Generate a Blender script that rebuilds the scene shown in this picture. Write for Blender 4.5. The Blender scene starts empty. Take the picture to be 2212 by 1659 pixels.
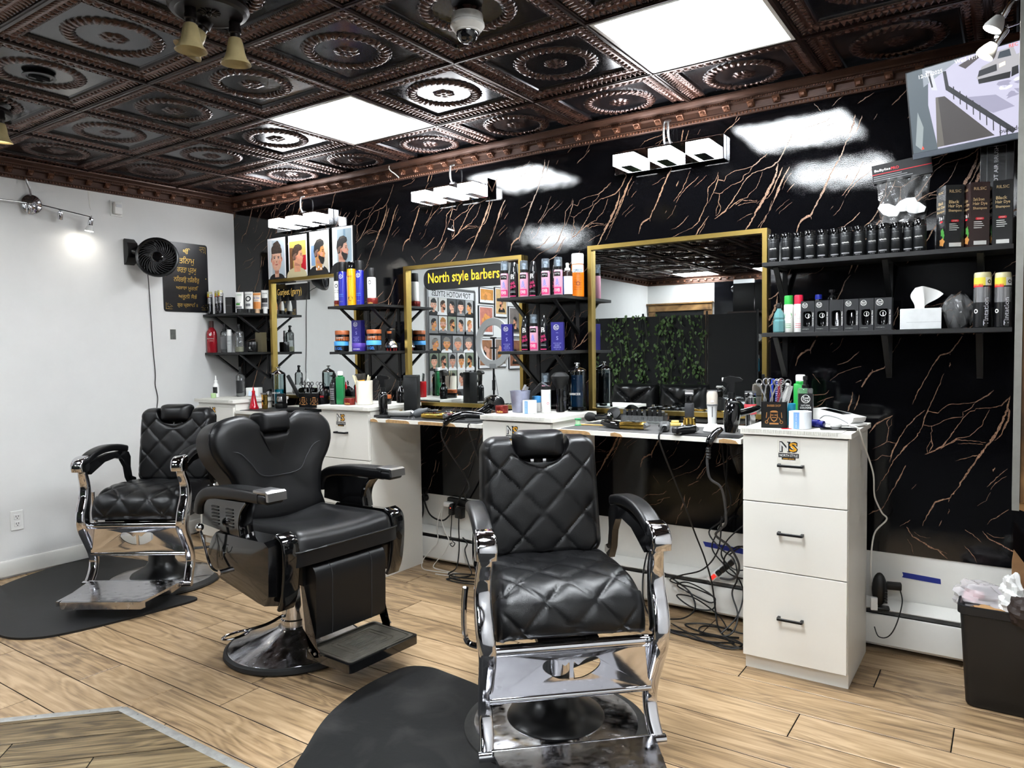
import bpy, bmesh, math, random
import numpy as np
from mathutils import Matrix, Vector
scene = bpy.context.scene
COL = scene.collection
PI = math.pi
random.seed(7)
# ---------------------------------------------------------------- camera
cam_d = bpy.data.cameras.new('camera'); cam = bpy.data.objects.new('camera', cam_d); COL.objects.link(cam)
def _cam():
    a, b, c = 0.598452, -0.0492272, -0.0157345
    ca, sa, cb, sb, cc, sc = math.cos(a), math.sin(a), math.cos(b), math.sin(b), math.cos(c), math.sin(c)
    f = Vector((-sa*cb, ca*cb, sb)); r = Vector((ca, sa, 0)); u = r.cross(f)
    r2 = cc*r + sc*u; u2 = -sc*r + cc*u
    m = Matrix((r2, u2, -f)).transposed().to_4x4()
    m.translation = (3.74682, -3.03556, 1.33943)
    return m
cam.matrix_world = _cam()
cam_d.sensor_width = 36.0
cam_d.lens = 36.0*1585.84/2212.0
cam_d.clip_start = 0.02; cam_d.clip_end = 60
scene.camera = cam
# ---------------------------------------------------------------- world, exposure
world = bpy.data.worlds.new('world'); scene.world = world; world.use_nodes = True
world.node_tree.nodes['Background'].inputs[0].default_value = (0.75, 0.8, 0.9, 1)
world.node_tree.nodes['Background'].inputs[1].default_value = 0.05
vs = scene.view_settings
vs.view_transform = 'Standard'; vs.look = 'None'; vs.gamma = 1.0; vs.use_curve_mapping = False
vs.exposure = 0.72
PANEL_LIGHT = 34.0      # emission of the square ceiling panels
CUBE_LIGHT = 22.0        # glass cubes of the vanity bars
BULB_LIGHT = 60.0       # reflector bulbs
scene.cycles.use_denoising = True
scene.cycles.max_bounces = 5; scene.cycles.diffuse_bounces = 2; scene.cycles.glossy_bounces = 4; scene.cycles.transmission_bounces = 3; scene.cycles.transparent_max_bounces = 8
scene.cycles.use_adaptive_sampling = True; scene.cycles.adaptive_threshold = .1; scene.cycles.adaptive_min_samples = 12
scene.cycles.sample_clamp_indirect = 6.0
scene.cycles.caustics_reflective = False
scene.cycles.caustics_refractive = False
# ---------------------------------------------------------------- materials
def lin(c):
    return tuple((v/255/12.92 if v/255 <= .04045 else ((v/255+.055)/1.055)**2.4) for v in c)
MATS = {}
def mat(name, col=(200, 200, 200), rough=.5, metal=0., spec=.5, coat=0., emit=None, es=0., trans=0., ior=1.45, alpha=1., bump=0., bscale=60., var=0., vscale=6., sheen=0.):
    if name in MATS: return MATS[name]
    m = bpy.data.materials.new(name); m.use_nodes = True
    nt = m.node_tree; p = nt.nodes['Principled BSDF']
    L = lin(col)
    p.inputs['Base Color'].default_value = (*L, 1)
    p.inputs['Roughness'].default_value = rough
    p.inputs['Metallic'].default_value = metal
    p.inputs['Specular IOR Level'].default_value = spec
    p.inputs['Coat Weight'].default_value = coat
    p.inputs['Coat Roughness'].default_value = .08
    p.inputs['Transmission Weight'].default_value = trans
    p.inputs['IOR'].default_value = ior
    p.inputs['Alpha'].default_value = alpha
    if sheen: p.inputs['Sheen Weight'].default_value = sheen
    if emit is not None:
        p.inputs['Emission Color'].default_value = (*lin(emit), 1); p.inputs['Emission Strength'].default_value = es
    if bump or var:
        tc = nt.nodes.new('ShaderNodeTexCoord')
        if bump:
            n = nt.nodes.new('ShaderNodeTexNoise'); n.inputs['Scale'].default_value = bscale; n.inputs['Detail'].default_value = 4
            b = nt.nodes.new('ShaderNodeBump'); b.inputs['Strength'].default_value = bump; b.inputs['Distance'].default_value = .01
            nt.links.new(tc.outputs['Object'], n.inputs['Vector']); nt.links.new(n.outputs['Fac'], b.inputs['Height']); nt.links.new(b.outputs['Normal'], p.inputs['Normal'])
        if var:
            n = nt.nodes.new('ShaderNodeTexNoise'); n.inputs['Scale'].default_value = vscale; n.inputs['Detail'].default_value = 6; n.inputs['Roughness'].default_value = .65
            r = nt.nodes.new('ShaderNodeValToRGB'); r.color_ramp.elements[0].position = .3; r.color_ramp.elements[1].position = .72
            r.color_ramp.elements[0].color = (*[v*(1-var) for v in L], 1); r.color_ramp.elements[1].color = (*[min(1, v*(1+var*.6)) for v in L], 1)
            nt.links.new(tc.outputs['Object'], n.inputs['Vector']); nt.links.new(n.outputs['Fac'], r.inputs['Fac']); nt.links.new(r.outputs['Color'], p.inputs['Base Color'])
    MATS[name] = m
    return m
def emis(name, col, s=1.):
    if name in MATS: return MATS[name]
    m = mat(name, (20, 20, 20), .4, emit=col, es=s); m.cycles.emission_sampling = 'NONE'
    return m
# ---------------------------------------------------------------- geometry helpers: every shape is (verts, faces)
def box(x0, x1, y0, y1, z0, z1):
    v = [(x0,y0,z0),(x1,y0,z0),(x1,y1,z0),(x0,y1,z0),(x0,y0,z1),(x1,y0,z1),(x1,y1,z1),(x0,y1,z1)]
    return v, [(0,3,2,1),(4,5,6,7),(0,1,5,4),(1,2,6,5),(2,3,7,6),(3,0,4,7)]
def cbox(cx, cy, cz, sx, sy, sz):
    return box(cx-sx/2, cx+sx/2, cy-sy/2, cy+sy/2, cz-sz/2, cz+sz/2)
def rbox(x0, x1, y0, y1, z0, z1, r=.004, seg=2):
    bm = bmesh.new(); v, f = box(x0, x1, y0, y1, z0, z1)
    vs_ = [bm.verts.new(p) for p in v]
    for q in f: bm.faces.new([vs_[i] for i in q])
    r = min(r, .49*min(x1-x0, y1-y0, z1-z0))
    bmesh.ops.bevel(bm, geom=bm.edges[:], offset=r, segments=seg, profile=.5, affect='EDGES')
    bm.verts.index_update()
    out = [tuple(p.co) for p in bm.verts], [tuple(p.index for p in q.verts) for q in bm.faces]
    bm.free(); return out
def lathe(prof, n=24, cap=True):
    V, F = [], []
    for r, z in prof:
        for k in range(n):
            a = 2*PI*k/n; V.append((r*math.cos(a), r*math.sin(a), z))
    for i in range(len(prof)-1):
        for k in range(n):
            a, b = i*n+k, i*n+(k+1) % n
            F.append((a, b, b+n, a+n))
    if cap:
        if prof[0][0] > 1e-5: F.append(tuple(reversed(range(n))))
        if prof[-1][0] > 1e-5: F.append(tuple((len(prof)-1)*n+k for k in range(n)))
    return V, F
def frame_of(d):
    d = Vector(d).normalized(); u = Vector((0, 0, 1)) if abs(d.z) < .95 else Vector((0, 1, 0))
    r = d.cross(u).normalized(); return r, r.cross(d).normalized(), d
def rod(p, q, r0, r1=None, n=10):
    r1 = r0 if r1 is None else r1
    a, b, d = frame_of(Vector(q)-Vector(p)); V = []
    for c, r in ((p, r0), (q, r1)):
        for k in range(n):
            t = 2*PI*k/n; V.append(tuple(Vector(c)+a*(r*math.cos(t))+b*(r*math.sin(t))))
    F = [(k, (k+1) % n, n+(k+1) % n, n+k) for k in range(n)] + [tuple(reversed(range(n))), tuple(range(n, 2*n))]
    return V, F
def spline(pts, m=6, closed=False):
    P_ = [Vector(p) for p in pts]; out = []; n = len(P_)
    rng = range(n if closed else n-1)
    for i in rng:
        g = (lambda k: P_[k % n]) if closed else (lambda k: P_[max(0, min(n-1, k))])
        p0, p1, p2, p3 = g(i-1), g(i), g(i+1), g(i+2)
        for j in range(m):
            t = j/m
            out.append(.5*((2*p1)+(p2-p0)*t+(2*p0-5*p1+4*p2-p3)*t*t+(3*p1-p0-3*p2+p3)*t**3))
    if not closed: out.append(P_[-1])
    return out
def sweep(path, sect, scale=None, up=(1, 0, 0), closed=False):
    """sect: 2D loop [(a,b)] ; a along the fixed side axis, b along the normal in the bending plane"""
    P_ = [Vector(p) for p in path]; V, F = [], []; n = len(sect); N = len(P_); up = Vector(up)
    for i, p in enumerate(P_):
        if closed: d = P_[(i+1) % N]-P_[i-1]
        else: d = P_[min(N-1, i+1)]-P_[max(0, i-1)]
        d.normalize(); s = up-d*up.dot(d)
        s = s.normalized() if s.length > 1e-5 else Vector((0, 0, 1)); b = d.cross(s)
        sc = (1, 1) if scale is None else (scale[i] if isinstance(scale[i], (tuple, list)) else (scale[i], scale[i]))
        for (x, y) in sect: V.append(tuple(p+s*(x*sc[0])+b*(y*sc[1])))
    M = N if closed else N-1
    for i in range(M):
        for k in range(n):
            a, b = i*n+k, i*n+(k+1) % n; j = (i+1) % N
            F.append((a, b, j*n+(k+1) % n, j*n+k))
    if not closed: F += [tuple(reversed(range(n))), tuple((N-1)*n+k for k in range(n))]
    return V, F
def circ(r, n=8, ry=None):
    ry = r if ry is None else ry
    return [(r*math.cos(2*PI*k/n), ry*math.sin(2*PI*k/n)) for k in range(n)]
def rrect(w, h, r, n=3):
    out = []
    for cx, cy, a0 in ((w/2-r, h/2-r, 0), (-w/2+r, h/2-r, 90), (-w/2+r, -h/2+r, 180), (w/2-r, -h/2+r, 270)):
        for k in range(n+1):
            a = math.radians(a0+90*k/n); out.append((cx+r*math.cos(a), cy+r*math.sin(a)))
    return out
def tube(path, r, n=6, closed=False):
    P_ = [Vector(p) for p in path]; V, F = [], []; N = len(P_); prev = None
    for i, p in enumerate(P_):
        d = (P_[(i+1) % N]-P_[i-1]) if closed else (P_[min(N-1, i+1)]-P_[max(0, i-1)])
        if d.length < 1e-9: d = Vector((0, 0, 1))
        d.normalize()
        if prev is None: a, b, _ = frame_of(d)
        else:
            a = prev-d*prev.dot(d); a = a.normalized() if a.length > 1e-6 else frame_of(d)[0]
            b = d.cross(a)
        prev = a; rr = r[i] if isinstance(r, (list, tuple)) else r
        for k in range(n):
            t = 2*PI*k/n; V.append(tuple(p+a*(rr*math.cos(t))+b*(rr*math.sin(t))))
    for i in range(N if closed else N-1):
        j = (i+1) % N
        for k in range(n): F.append((i*n+k, i*n+(k+1) % n, j*n+(k+1) % n, j*n+k))
    if not closed: F += [tuple(reversed(range(n))), tuple((N-1)*n+k for k in range(n))]
    return V, F
def prism(poly, h0, h1, ax='z'):
    """extrude a 2D loop between h0 and h1 along an axis; x: loop is (y,z); y: (x,z); z: (x,y)"""
    n = len(poly); V = []
    for h in (h0, h1):
        for a, b in poly:
            V.append((a, b, h) if ax == 'z' else (a, h, b) if ax == 'y' else (h, a, b))
    F = [(k, (k+1) % n, n+(k+1) % n, n+k) for k in range(n)]+[tuple(reversed(range(n))), tuple(range(n, 2*n))]
    if ax == 'y': F = [tuple(reversed(f)) for f in F]
    return V, F
def ball(cx, cy, cz, rx, ry=None, rz=None, n=14, m=9):
    ry = rx if ry is None else ry; rz = rx if rz is None else rz
    V = [(cx, cy, cz-rz)]; F = []
    for i in range(1, m):
        t = PI*i/m
        for k in range(n):
            a = 2*PI*k/n; V.append((cx+rx*math.sin(t)*math.cos(a), cy+ry*math.sin(t)*math.sin(a), cz-rz*math.cos(t)))
    V.append((cx, cy, cz+rz)); e = len(V)-1
    for k in range(n):
        F.append((0, 1+(k+1) % n, 1+k)); F.append((e, e-n+k, e-n+(k+1) % n))
    for i in range(m-2):
        for k in range(n):
            a, b = 1+i*n+k, 1+i*n+(k+1) % n; F.append((a, b, b+n, a+n))
    return V, F
def surf(fn, nu, nv):
    V = [tuple(fn(i/nu, j/nv)) for j in range(nv+1) for i in range(nu+1)]; F = []
    for j in range(nv):
        for i in range(nu):
            a = j*(nu+1)+i; F.append((a, a+1, a+nu+2, a+nu+1))
    return V, F
def tf(vf, loc=(0, 0, 0), rot=(0, 0, 0), s=1.0):
    from mathutils import Euler
    m = Euler(rot).to_matrix(); l = Vector(loc)
    ss = s if isinstance(s, (tuple, list)) else (s, s, s)
    return [tuple(m @ Vector((v[0]*ss[0], v[1]*ss[1], v[2]*ss[2]))+l) for v in vf[0]], vf[1]
def make_mesh(name, shapes, mats, sharp=35):
    """shapes: list of (verts,faces) or ((verts,faces), material index)"""
    V, F, MI = [], [], []
    for s in shapes:
        mi = 0
        if isinstance(s[1], int): s, mi = s
        o = len(V); V += s[0]
        for f in s[1]: F.append(tuple(i+o for i in f)); MI.append(mi)
    me = bpy.data.meshes.new(name); me.from_pydata(V, [], F)
    for m in (mats if isinstance(mats, (list, tuple)) else [mats]): me.materials.append(m)
    if len(me.materials) > 1: me.polygons.foreach_set('material_index', MI)
    me.polygons.foreach_set('use_smooth', [True]*len(F))
    if sharp is not None: me.set_sharp_from_angle(angle=math.radians(sharp))
    me.update(); return me
def link(name, me, parent=None, loc=(0, 0, 0), rot=(0, 0, 0)):
    o = bpy.data.objects.new(name, me); COL.objects.link(o); o.location = loc; o.rotation_euler = rot
    if parent is not None: o.parent = parent
    return o
def obj(name, shapes, mats, parent=None, loc=(0, 0, 0), rot=(0, 0, 0), sharp=35):
    if isinstance(shapes, tuple): shapes = [shapes]
    return link(name, make_mesh(name, shapes, mats, sharp), parent, loc, rot)
def tag(o, label=None, cat=None, group=None, kind=None):
    if label: o['label'] = label
    if cat: o['category'] = cat
    if group: o['group'] = group
    if kind: o['kind'] = kind
    return o
def thing(name, label, cat, loc=(0, 0, 0), rz=0., group=None, rot=None):
    o = bpy.data.objects.new(name, None); COL.objects.link(o); o.location = loc
    o.rotation_euler = rot if rot else (0, 0, rz); o.empty_display_size = .05
    return tag(o, label, cat, group)
def struct(name, shapes, mats, parent=None, **k):
    o = obj(name, shapes, mats, parent, **k)
    if parent is None: o['kind'] = 'structure'
    return o
def dup(root, loc, rz=None, label=None, name=None):
    c = root.copy(); COL.objects.link(c); c.location = loc
    if rz is not None: c.rotation_euler = (0, 0, rz)
    if label: c['label'] = label
    for ch in list(root.children):
        d = ch.copy(); COL.objects.link(d); d.parent = c
        for g in list(ch.children):
            e = g.copy(); COL.objects.link(e); e.parent = d
    return c
# ---- lettering: outline of a text as flat faces in x (right), z (up), facing -y
_TX = {}
def text2d(body, bold=0., spacing=1.):
    key = (body, bold, spacing)
    if key in _TX: return _TX[key]
    cu = bpy.data.curves.new('t', 'FONT'); cu.body = body; cu.size = 1.; cu.align_x = 'CENTER'; cu.align_y = 'CENTER'; cu.resolution_u = 2
    cu.offset = bold; cu.space_character = spacing
    o = bpy.data.objects.new('t', cu); COL.objects.link(o)
    bpy.context.view_layer.update()
    ev = o.evaluated_get(bpy.context.evaluated_depsgraph_get()); me = ev.to_mesh()
    V = [(v.co.x, v.co.y) for v in me.vertices]; F = [tuple(p.vertices) for p in me.polygons]
    ev.to_mesh_clear(); bpy.data.objects.remove(o); bpy.data.curves.remove(cu)
    if V:
        xs = [v[0] for v in V]; ys = [v[1] for v in V]; cx, cy = (min(xs)+max(xs))/2, (min(ys)+max(ys))/2
        w, h = max(max(xs)-min(xs), 1e-4), max(max(ys)-min(ys), 1e-4)
        V = [(x-cx, y-cy) for x, y in V]
    else: w = h = 1.
    _TX[key] = (V, F, w, h); return _TX[key]
def txt(body, w=None, h=None, at=(0, 0, 0), bold=0., rot=0., spacing=1.):
    """flat lettering fitted to width w and/or height h, centred at `at`, in the x-z plane facing -y"""
    V, F, tw, th = text2d(body, bold, spacing)
    sx = w/tw if w else h/th; sz = h/th if h else sx
    c, s = math.cos(rot), math.sin(rot)
    return [(at[0]+x*sx*c-y*sz*s, at[1], at[2]+x*sx*s+y*sz*c) for x, y in V], [tuple(f) for f in F]
def wrap(vf, r, ang=0.):
    """bend flat lettering (x-z plane) round a vertical cylinder of radius r; x = 0 faces -y turned by ang"""
    out = []
    for x, y, z in vf[0]:
        a = x/r+ang; out.append((r*math.sin(a), -r*math.cos(a), z))
    return out, vf[1]
def band(r, z0, z1, a0=-PI, a1=PI, n=24):
    """open piece of a cylinder surface, angle 0 faces -y"""
    V, F = [], []
    for k in range(n+1):
        a = a0+(a1-a0)*k/n
        V += [(r*math.sin(a), -r*math.cos(a), z0), (r*math.sin(a), -r*math.cos(a), z1)]
    for k in range(n): F.append((2*k, 2*k+2, 2*k+3, 2*k+1))
    return V, F
def quad(x0, x1, z0, z1, y=0.):
    return [(x0, y, z0), (x1, y, z0), (x1, y, z1), (x0, y, z1)], [(0, 1, 2, 3)]
def disc(cx, cz, rx, rz=None, y=0., n=20, a0=0., a1=2*PI):
    rz = rx if rz is None else rz
    if abs(a1-a0-2*PI) < 1e-6:
        return [(cx+rx*math.cos(2*PI*k/n), y, cz+rz*math.sin(2*PI*k/n)) for k in range(n)], [tuple(range(n))]
    return [(cx+rx*math.cos(a0+(a1-a0)*k/n), y, cz+rz*math.sin(a0+(a1-a0)*k/n)) for k in range(n+1)], [tuple(range(n+1))]
def ring(cx, cz, r0, r1, y=0., n=28):
    V = []; F = []
    for k in range(n):
        a = 2*PI*k/n; V += [(cx+r0*math.cos(a), y, cz+r0*math.sin(a)), (cx+r1*math.cos(a), y, cz+r1*math.sin(a))]
    for k in range(n):
        j = (k+1) % n; F.append((2*k, 2*k+1, 2*j+1, 2*j))
    return V, F
def poly(pts, y=0.):
    return [(a, y, b) for a, b in pts], [tuple(range(len(pts)))]
def holed(outer, holes, t, bevel=0.):
    """flat plate with holes in the x-z plane, thickness t in y"""
    cu = bpy.data.curves.new('h', 'CURVE'); cu.dimensions = '2D'; cu.fill_mode = 'BOTH'; cu.extrude = t/2
    for L in [outer]+list(holes):
        s = cu.splines.new('POLY'); s.points.add(len(L)-1); s.use_cyclic_u = True
        for p, (a, b) in zip(s.points, L): p.co = (a, b, 0, 1)
    o = bpy.data.objects.new('h', cu); COL.objects.link(o); bpy.context.view_layer.update()
    ev = o.evaluated_get(bpy.context.evaluated_depsgraph_get()); me = ev.to_mesh()
    V = [(v.co.x, -v.co.z, v.co.y) for v in me.vertices]; F = [tuple(p.vertices) for p in me.polygons]
    ev.to_mesh_clear(); bpy.data.objects.remove(o); bpy.data.curves.remove(cu)
    return V, F
ORD = ['first', 'second', 'third', 'fourth', 'fifth', 'sixth', 'seventh', 'eighth', 'ninth', 'tenth', 'eleventh', 'twelfth', 'thirteenth']
# common materials
WHITE = mat('white_laminate', (226, 223, 215), .42, var=.03, vscale=3)
PAINT = mat('white_wall_paint', (222, 221, 219), .55, var=.05, vscale=2.2, bump=.03, bscale=90)
TRIMW = mat('white_trim_paint', (222, 220, 214), .45, var=.05, vscale=5)
CHROME = mat('chrome', (212, 212, 216), .07, 1., bump=.012, bscale=25)
CHROME_WORN = mat('worn_chrome', (178, 178, 180), .2, 1., bump=.05, bscale=45, var=.25, vscale=14)
STEEL = mat('brushed_steel', (165, 165, 166), .3, 1.)
BRASS = mat('brass_frame', (176, 150, 84), .3, 1.)
GOLD = mat('gold_metal', (205, 168, 84), .2, 1.)
LEATHER = mat('black_leather', (9, 9, 11), .34, spec=.5, bump=.10, bscale=420)
LEATHER2 = mat('black_vinyl', (9, 9, 11), .38, spec=.42, bump=.07, bscale=480)
STITCH = mat('stitch_thread', (44, 44, 47), .7)
BLACK = mat('black_plastic', (12, 12, 13), .32)
BLACKG = mat('black_gloss', (10, 10, 11), .06, coat=.5)
BLACKM = mat('black_matte_metal', (14, 14, 15), .45, spec=.4)
RUBBER = mat('rubber', (20, 20, 21), .62, var=.3, vscale=9)
DKWOOD = mat('black_shelf_board', (17, 17, 18), .5, bump=.05, bscale=120)
CABLE = mat('black_cable', (18, 18, 19), .45)
CABLEW = mat('white_cable', (214, 211, 204), .45)
BWHITE = mat('white_plastic', (228, 227, 224), .35)
RED = mat('red_plastic', (186, 24, 40), .3)
INKW = mat('white_print', (215, 214, 210), .6)
INKG = mat('grey_print', (120, 120, 122), .6)
INKGOLD = mat('gold_print', (226, 184, 96), .4)
INKR = mat('red_print', (200, 30, 45), .5)
INKK = mat('black_print', (22, 22, 24), .6)
INKB = mat('blue_print', (52, 120, 200), .5)
def thin(name, tint, gloss=.35, rough=.04, body=0., bodycol=(220, 220, 220)):
    """thin see-through wall: tinted transparency under a Fresnel gloss, with a little milky body"""
    if name in MATS: return MATS[name]
    m = bpy.data.materials.new(name); m.use_nodes = True; nt = m.node_tree; N = nt.nodes; N.clear()
    out = N.new('ShaderNodeOutputMaterial'); tr = N.new('ShaderNodeBsdfTransparent'); tr.inputs[0].default_value = (*lin(tint), 1)
    gl = N.new('ShaderNodeBsdfGlossy'); gl.inputs['Roughness'].default_value = rough
    df = N.new('ShaderNodeBsdfDiffuse'); df.inputs[0].default_value = (*lin(bodycol), 1)
    m1 = N.new('ShaderNodeMixShader'); m1.inputs[0].default_value = body
    fr = N.new('ShaderNodeLayerWeight'); fr.inputs['Blend'].default_value = gloss
    m2 = N.new('ShaderNodeMixShader')
    L = nt.links; L.new(tr.outputs[0], m1.inputs[1]); L.new(df.outputs[0], m1.inputs[2]); L.new(fr.outputs['Fresnel'], m2.inputs[0]); L.new(m1.outputs[0], m2.inputs[1]); L.new(gl.outputs[0], m2.inputs[2]); L.new(m2.outputs[0], out.inputs[0])
    MATS[name] = m; return m
GLASS = thin('clear_glass', (236, 242, 242), .28)
CLEAR = thin('clear_plastic', (226, 230, 230), .3, .08, .10)
FILM = thin('clear_film', (242, 242, 242), .16, .16, .10)
COPPERPRINT = None
# ================================================================ the setting
X0, X1, Y0, Y1, H = -1.245, 4.75, -7.318, 0.5, 2.515
T = 0.6096
def nodes(m):
    nt = m.node_tree; return nt, nt.nodes, nt.links, nt.nodes['Principled BSDF']
def wood_mat(name, cols, rough=.38, gx=1.6, gy=26., seed=True, dark=.5):
    m = mat(name, cols[1], rough, spec=.45); nt, N, L, p = nodes(m)
    tc = N.new('ShaderNodeTexCoord'); oi = N.new('ShaderNodeObjectInfo')
    mul = N.new('ShaderNodeVectorMath'); mul.operation = 'MULTIPLY'; mul.inputs[1].default_value = (gx, gy, gx)
    add = N.new('ShaderNodeVectorMath'); add.operation = 'ADD'
    sc = N.new('ShaderNodeMath'); sc.operation = 'MULTIPLY'; sc.inputs[1].default_value = 57.3
    L.new(oi.outputs['Random'], sc.inputs[0]); L.new(tc.outputs['Object'], mul.inputs[0]); L.new(mul.outputs[0], add.inputs[0]); L.new(sc.outputs[0], add.inputs[1])
    n1 = N.new('ShaderNodeTexNoise'); n1.inputs['Scale'].default_value = 1.; n1.inputs['Detail'].default_value = 7; n1.inputs['Roughness'].default_value = .62; n1.inputs['Distortion'].default_value = 1.6
    L.new(add.outputs[0], n1.inputs['Vector'])
    # cathedral figure: bands of a slowly bending distance field
    mul2 = N.new('ShaderNodeVectorMath'); mul2.operation = 'MULTIPLY'; mul2.inputs[1].default_value = (1.3, 6.5, 1)
    add2 = N.new('ShaderNodeVectorMath'); add2.operation = 'ADD'
    L.new(tc.outputs['Object'], mul2.inputs[0]); L.new(mul2.outputs[0], add2.inputs[0]); L.new(sc.outputs[0], add2.inputs[1])
    n2 = N.new('ShaderNodeTexNoise'); n2.inputs['Scale'].default_value = 1.; n2.inputs['Detail'].default_value = 2.5; n2.inputs['Distortion'].default_value = .6
    L.new(add2.outputs[0], n2.inputs['Vector'])
    wv = N.new('ShaderNodeMath'); wv.operation = 'MULTIPLY'; wv.inputs[1].default_value = 70.
    sn = N.new('ShaderNodeMath'); sn.operation = 'SINE'
    L.new(n2.outputs['Fac'], wv.inputs[0]); L.new(wv.outputs[0], sn.inputs[0])
    mr = N.new('ShaderNodeMapRange'); mr.inputs[1].default_value = -1; mr.inputs[2].default_value = 1; mr.inputs[3].default_value = -.07; mr.inputs[4].default_value = .07
    L.new(sn.outputs[0], mr.inputs[0])
    ad = N.new('ShaderNodeMath'); ad.operation = 'ADD'; L.new(n1.outputs['Fac'], ad.inputs[0]); L.new(mr.outputs[0], ad.inputs[1])
    rv = N.new('ShaderNodeMapRange'); rv.inputs[3].default_value = -.10; rv.inputs[4].default_value = .10; L.new(oi.outputs['Random'], rv.inputs[0])
    ad2 = N.new('ShaderNodeMath'); ad2.operation = 'ADD'; L.new(ad.outputs[0], ad2.inputs[0]); L.new(rv.outputs[0], ad2.inputs[1])
    r = N.new('ShaderNodeValToRGB'); e = r.color_ramp.elements
    e[0].position = .28; e[0].color = (*lin(cols[0]), 1); e[1].position = .72; e[1].color = (*lin(cols[2]), 1)
    k = e.new(.48); k.color = (*lin(cols[1]), 1)
    L.new(ad2.outputs[0], r.inputs['Fac']); L.new(r.outputs['Color'], p.inputs['Base Color'])
    b = N.new('ShaderNodeBump'); b.inputs['Strength'].default_value = .08; b.inputs['Distance'].default_value = .004
    L.new(n1.outputs['Fac'], b.inputs['Height']); L.new(b.outputs['Normal'], p.inputs['Normal'])
    return m
OAK = wood_mat('oak_vinyl_plank', [(114, 92, 68), (158, 131, 98), (186, 159, 126)])
GREYOAK = wood_mat('weathered_vinyl_plank', [(70, 58, 40), (116, 98, 70), (150, 132, 100)], .42, 2.2, 34)
BEAMWOOD = wood_mat('stained_pine', [(62, 42, 22), (110, 80, 46), (142, 108, 66)], .5, 2., 22)
# ---- floor
def clip(poly_, a, b, c):
    """keep a*x+b*y+c >= 0"""
    out = []; n = len(poly_)
    for i in range(n):
        p, q = poly_[i], poly_[(i+1) % n]; dp, dq = a*p[0]+b*p[1]+c, a*q[0]+b*q[1]+c
        if dp >= 0: out.append(p)
        if dp*dq < 0:
            t = dp/(dp-dq); out.append((p[0]+(q[0]-p[0])*t, p[1]+(q[1]-p[1])*t))
    return out
FLOORBASE = mat('floor_gap', (14, 12, 10), .9)
floor = struct('floor', [box(X0-.1, X1+.1, Y0-.1, Y1+.1, -.06, -.008)], FLOORBASE)
_pk = {}
def plank(poly_, m, rz=0.):
    if len(poly_) < 3: return
    cx = sum(p[0] for p in poly_)/len(poly_); cy = sum(p[1] for p in poly_)/len(poly_)
    c, s = math.cos(-rz), math.sin(-rz)
    loc = [((p[0]-cx)*c-(p[1]-cy)*s, (p[0]-cx)*s+(p[1]-cy)*c) for p in poly_]
    key = (m.name, tuple((round(a, 3), round(b, 3)) for a, b in loc))
    if key not in _pk:
        n = len(loc); sh = [(a*(1-.0022/max(abs(a), .02)), b*(1-.0022/max(abs(b), .02))) for a, b in loc]
        V = [(a, b, -.008) for a, b in loc]+[(a, b, -.0015) for a, b in loc]+[(a, b, 0) for a, b in sh]
        F = [[], []]
        for q_, r_ in enumerate((0, n)):
            for k in range(n): F[q_].append((r_+k, r_+(k+1) % n, r_+n+(k+1) % n, r_+n+k))
        F[1].append(tuple(range(2*n, 3*n)))
        _pk[key] = make_mesh('plank', [((V, F[0]), 1), ((V, F[1]), 0)], [m, FLOORBASE], 20)
    link('plank', _pk[key], floor, (cx, cy, 0), (0, 0, rz))
PW, PL, G_ = .1845, 1.22, .002
offs = {0: .587, 1: 1.277, 2: 1.222, 3: .514, -1: .015}
for k in range(-11, 12):
    ya, yb = -1.606+PW*k, -1.606+PW*(k+1)
    if yb > Y1: yb = Y1
    if ya >= Y1-.01 or yb < -3.3: continue
    o_ = offs.get(k, (k*.47+.31) % PL)
    i0 = int(math.floor((X0-o_)/PL)); x = o_+i0*PL
    while x < X1:
        xa, xb = max(x, X0), min(x+PL, X1); x += PL
        if xb-xa < .02: continue
        P_ = [(xa+G_, ya+G_), (xb-G_, ya+G_), (xb-G_, yb-G_), (xa+G_, yb-G_)]
        if ya < -1.60:
            # light planks stop at the metal strip: above the line y=-1.625 or left of the diagonal
            if xa >= .985: P_ = clip(P_, 0, 1, 1.625)
            elif xb > ya+2.60:
                P1 = clip([(min(px, .99), py) for px, py in P_], -1, 1, 2.60)
                P2 = clip(clip(P_, 0, 1, 1.625), 1, 0, -.99) if xb > .99 and yb > -1.625 else []
                plank(P2, OAK); P_ = P1
        plank(P_, OAK)
# older, greyer boards on the far side of the strip lie at 45 degrees
for k in range(-2, 9):
    for j in range(-2, 3):
        w_, l_ = .152, .914
        u0, u1 = -.03-w_*(k+1), -.03-w_*k; v0 = j*l_+(k % 3)*.31-.6; v1 = v0+l_
        q = []
        for u, v in ((u0+G_, v0+G_), (u0+G_, v1-G_), (u1-G_, v1-G_), (u1-G_, v0+G_)):
            q.append((.985+(v+(-u))*.70711-0*.1, -1.64+(v-(-u))*.70711))
        q = clip(clip(q, 0, -1, -1.645), 1, -1, -2.635)
        q = clip(clip(q, -1, 0, 2.6), 0, 1, 3.1)
        plank(q[::-1] if len(q) > 2 and sum(q[i][0]*q[(i+1) % len(q)][1]-q[(i+1) % len(q)][0]*q[i][1] for i in range(len(q))) < 0 else q, GREYOAK, PI/4)
ALU = mat('worn_aluminium_strip', (160, 159, 155), .42, .25, var=.25, vscale=30)
st = thing('floor_strip', 'bent grey metal transition strip between the light and darker floorboards', 'floor strip', (.985, -1.635, 0))
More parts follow.
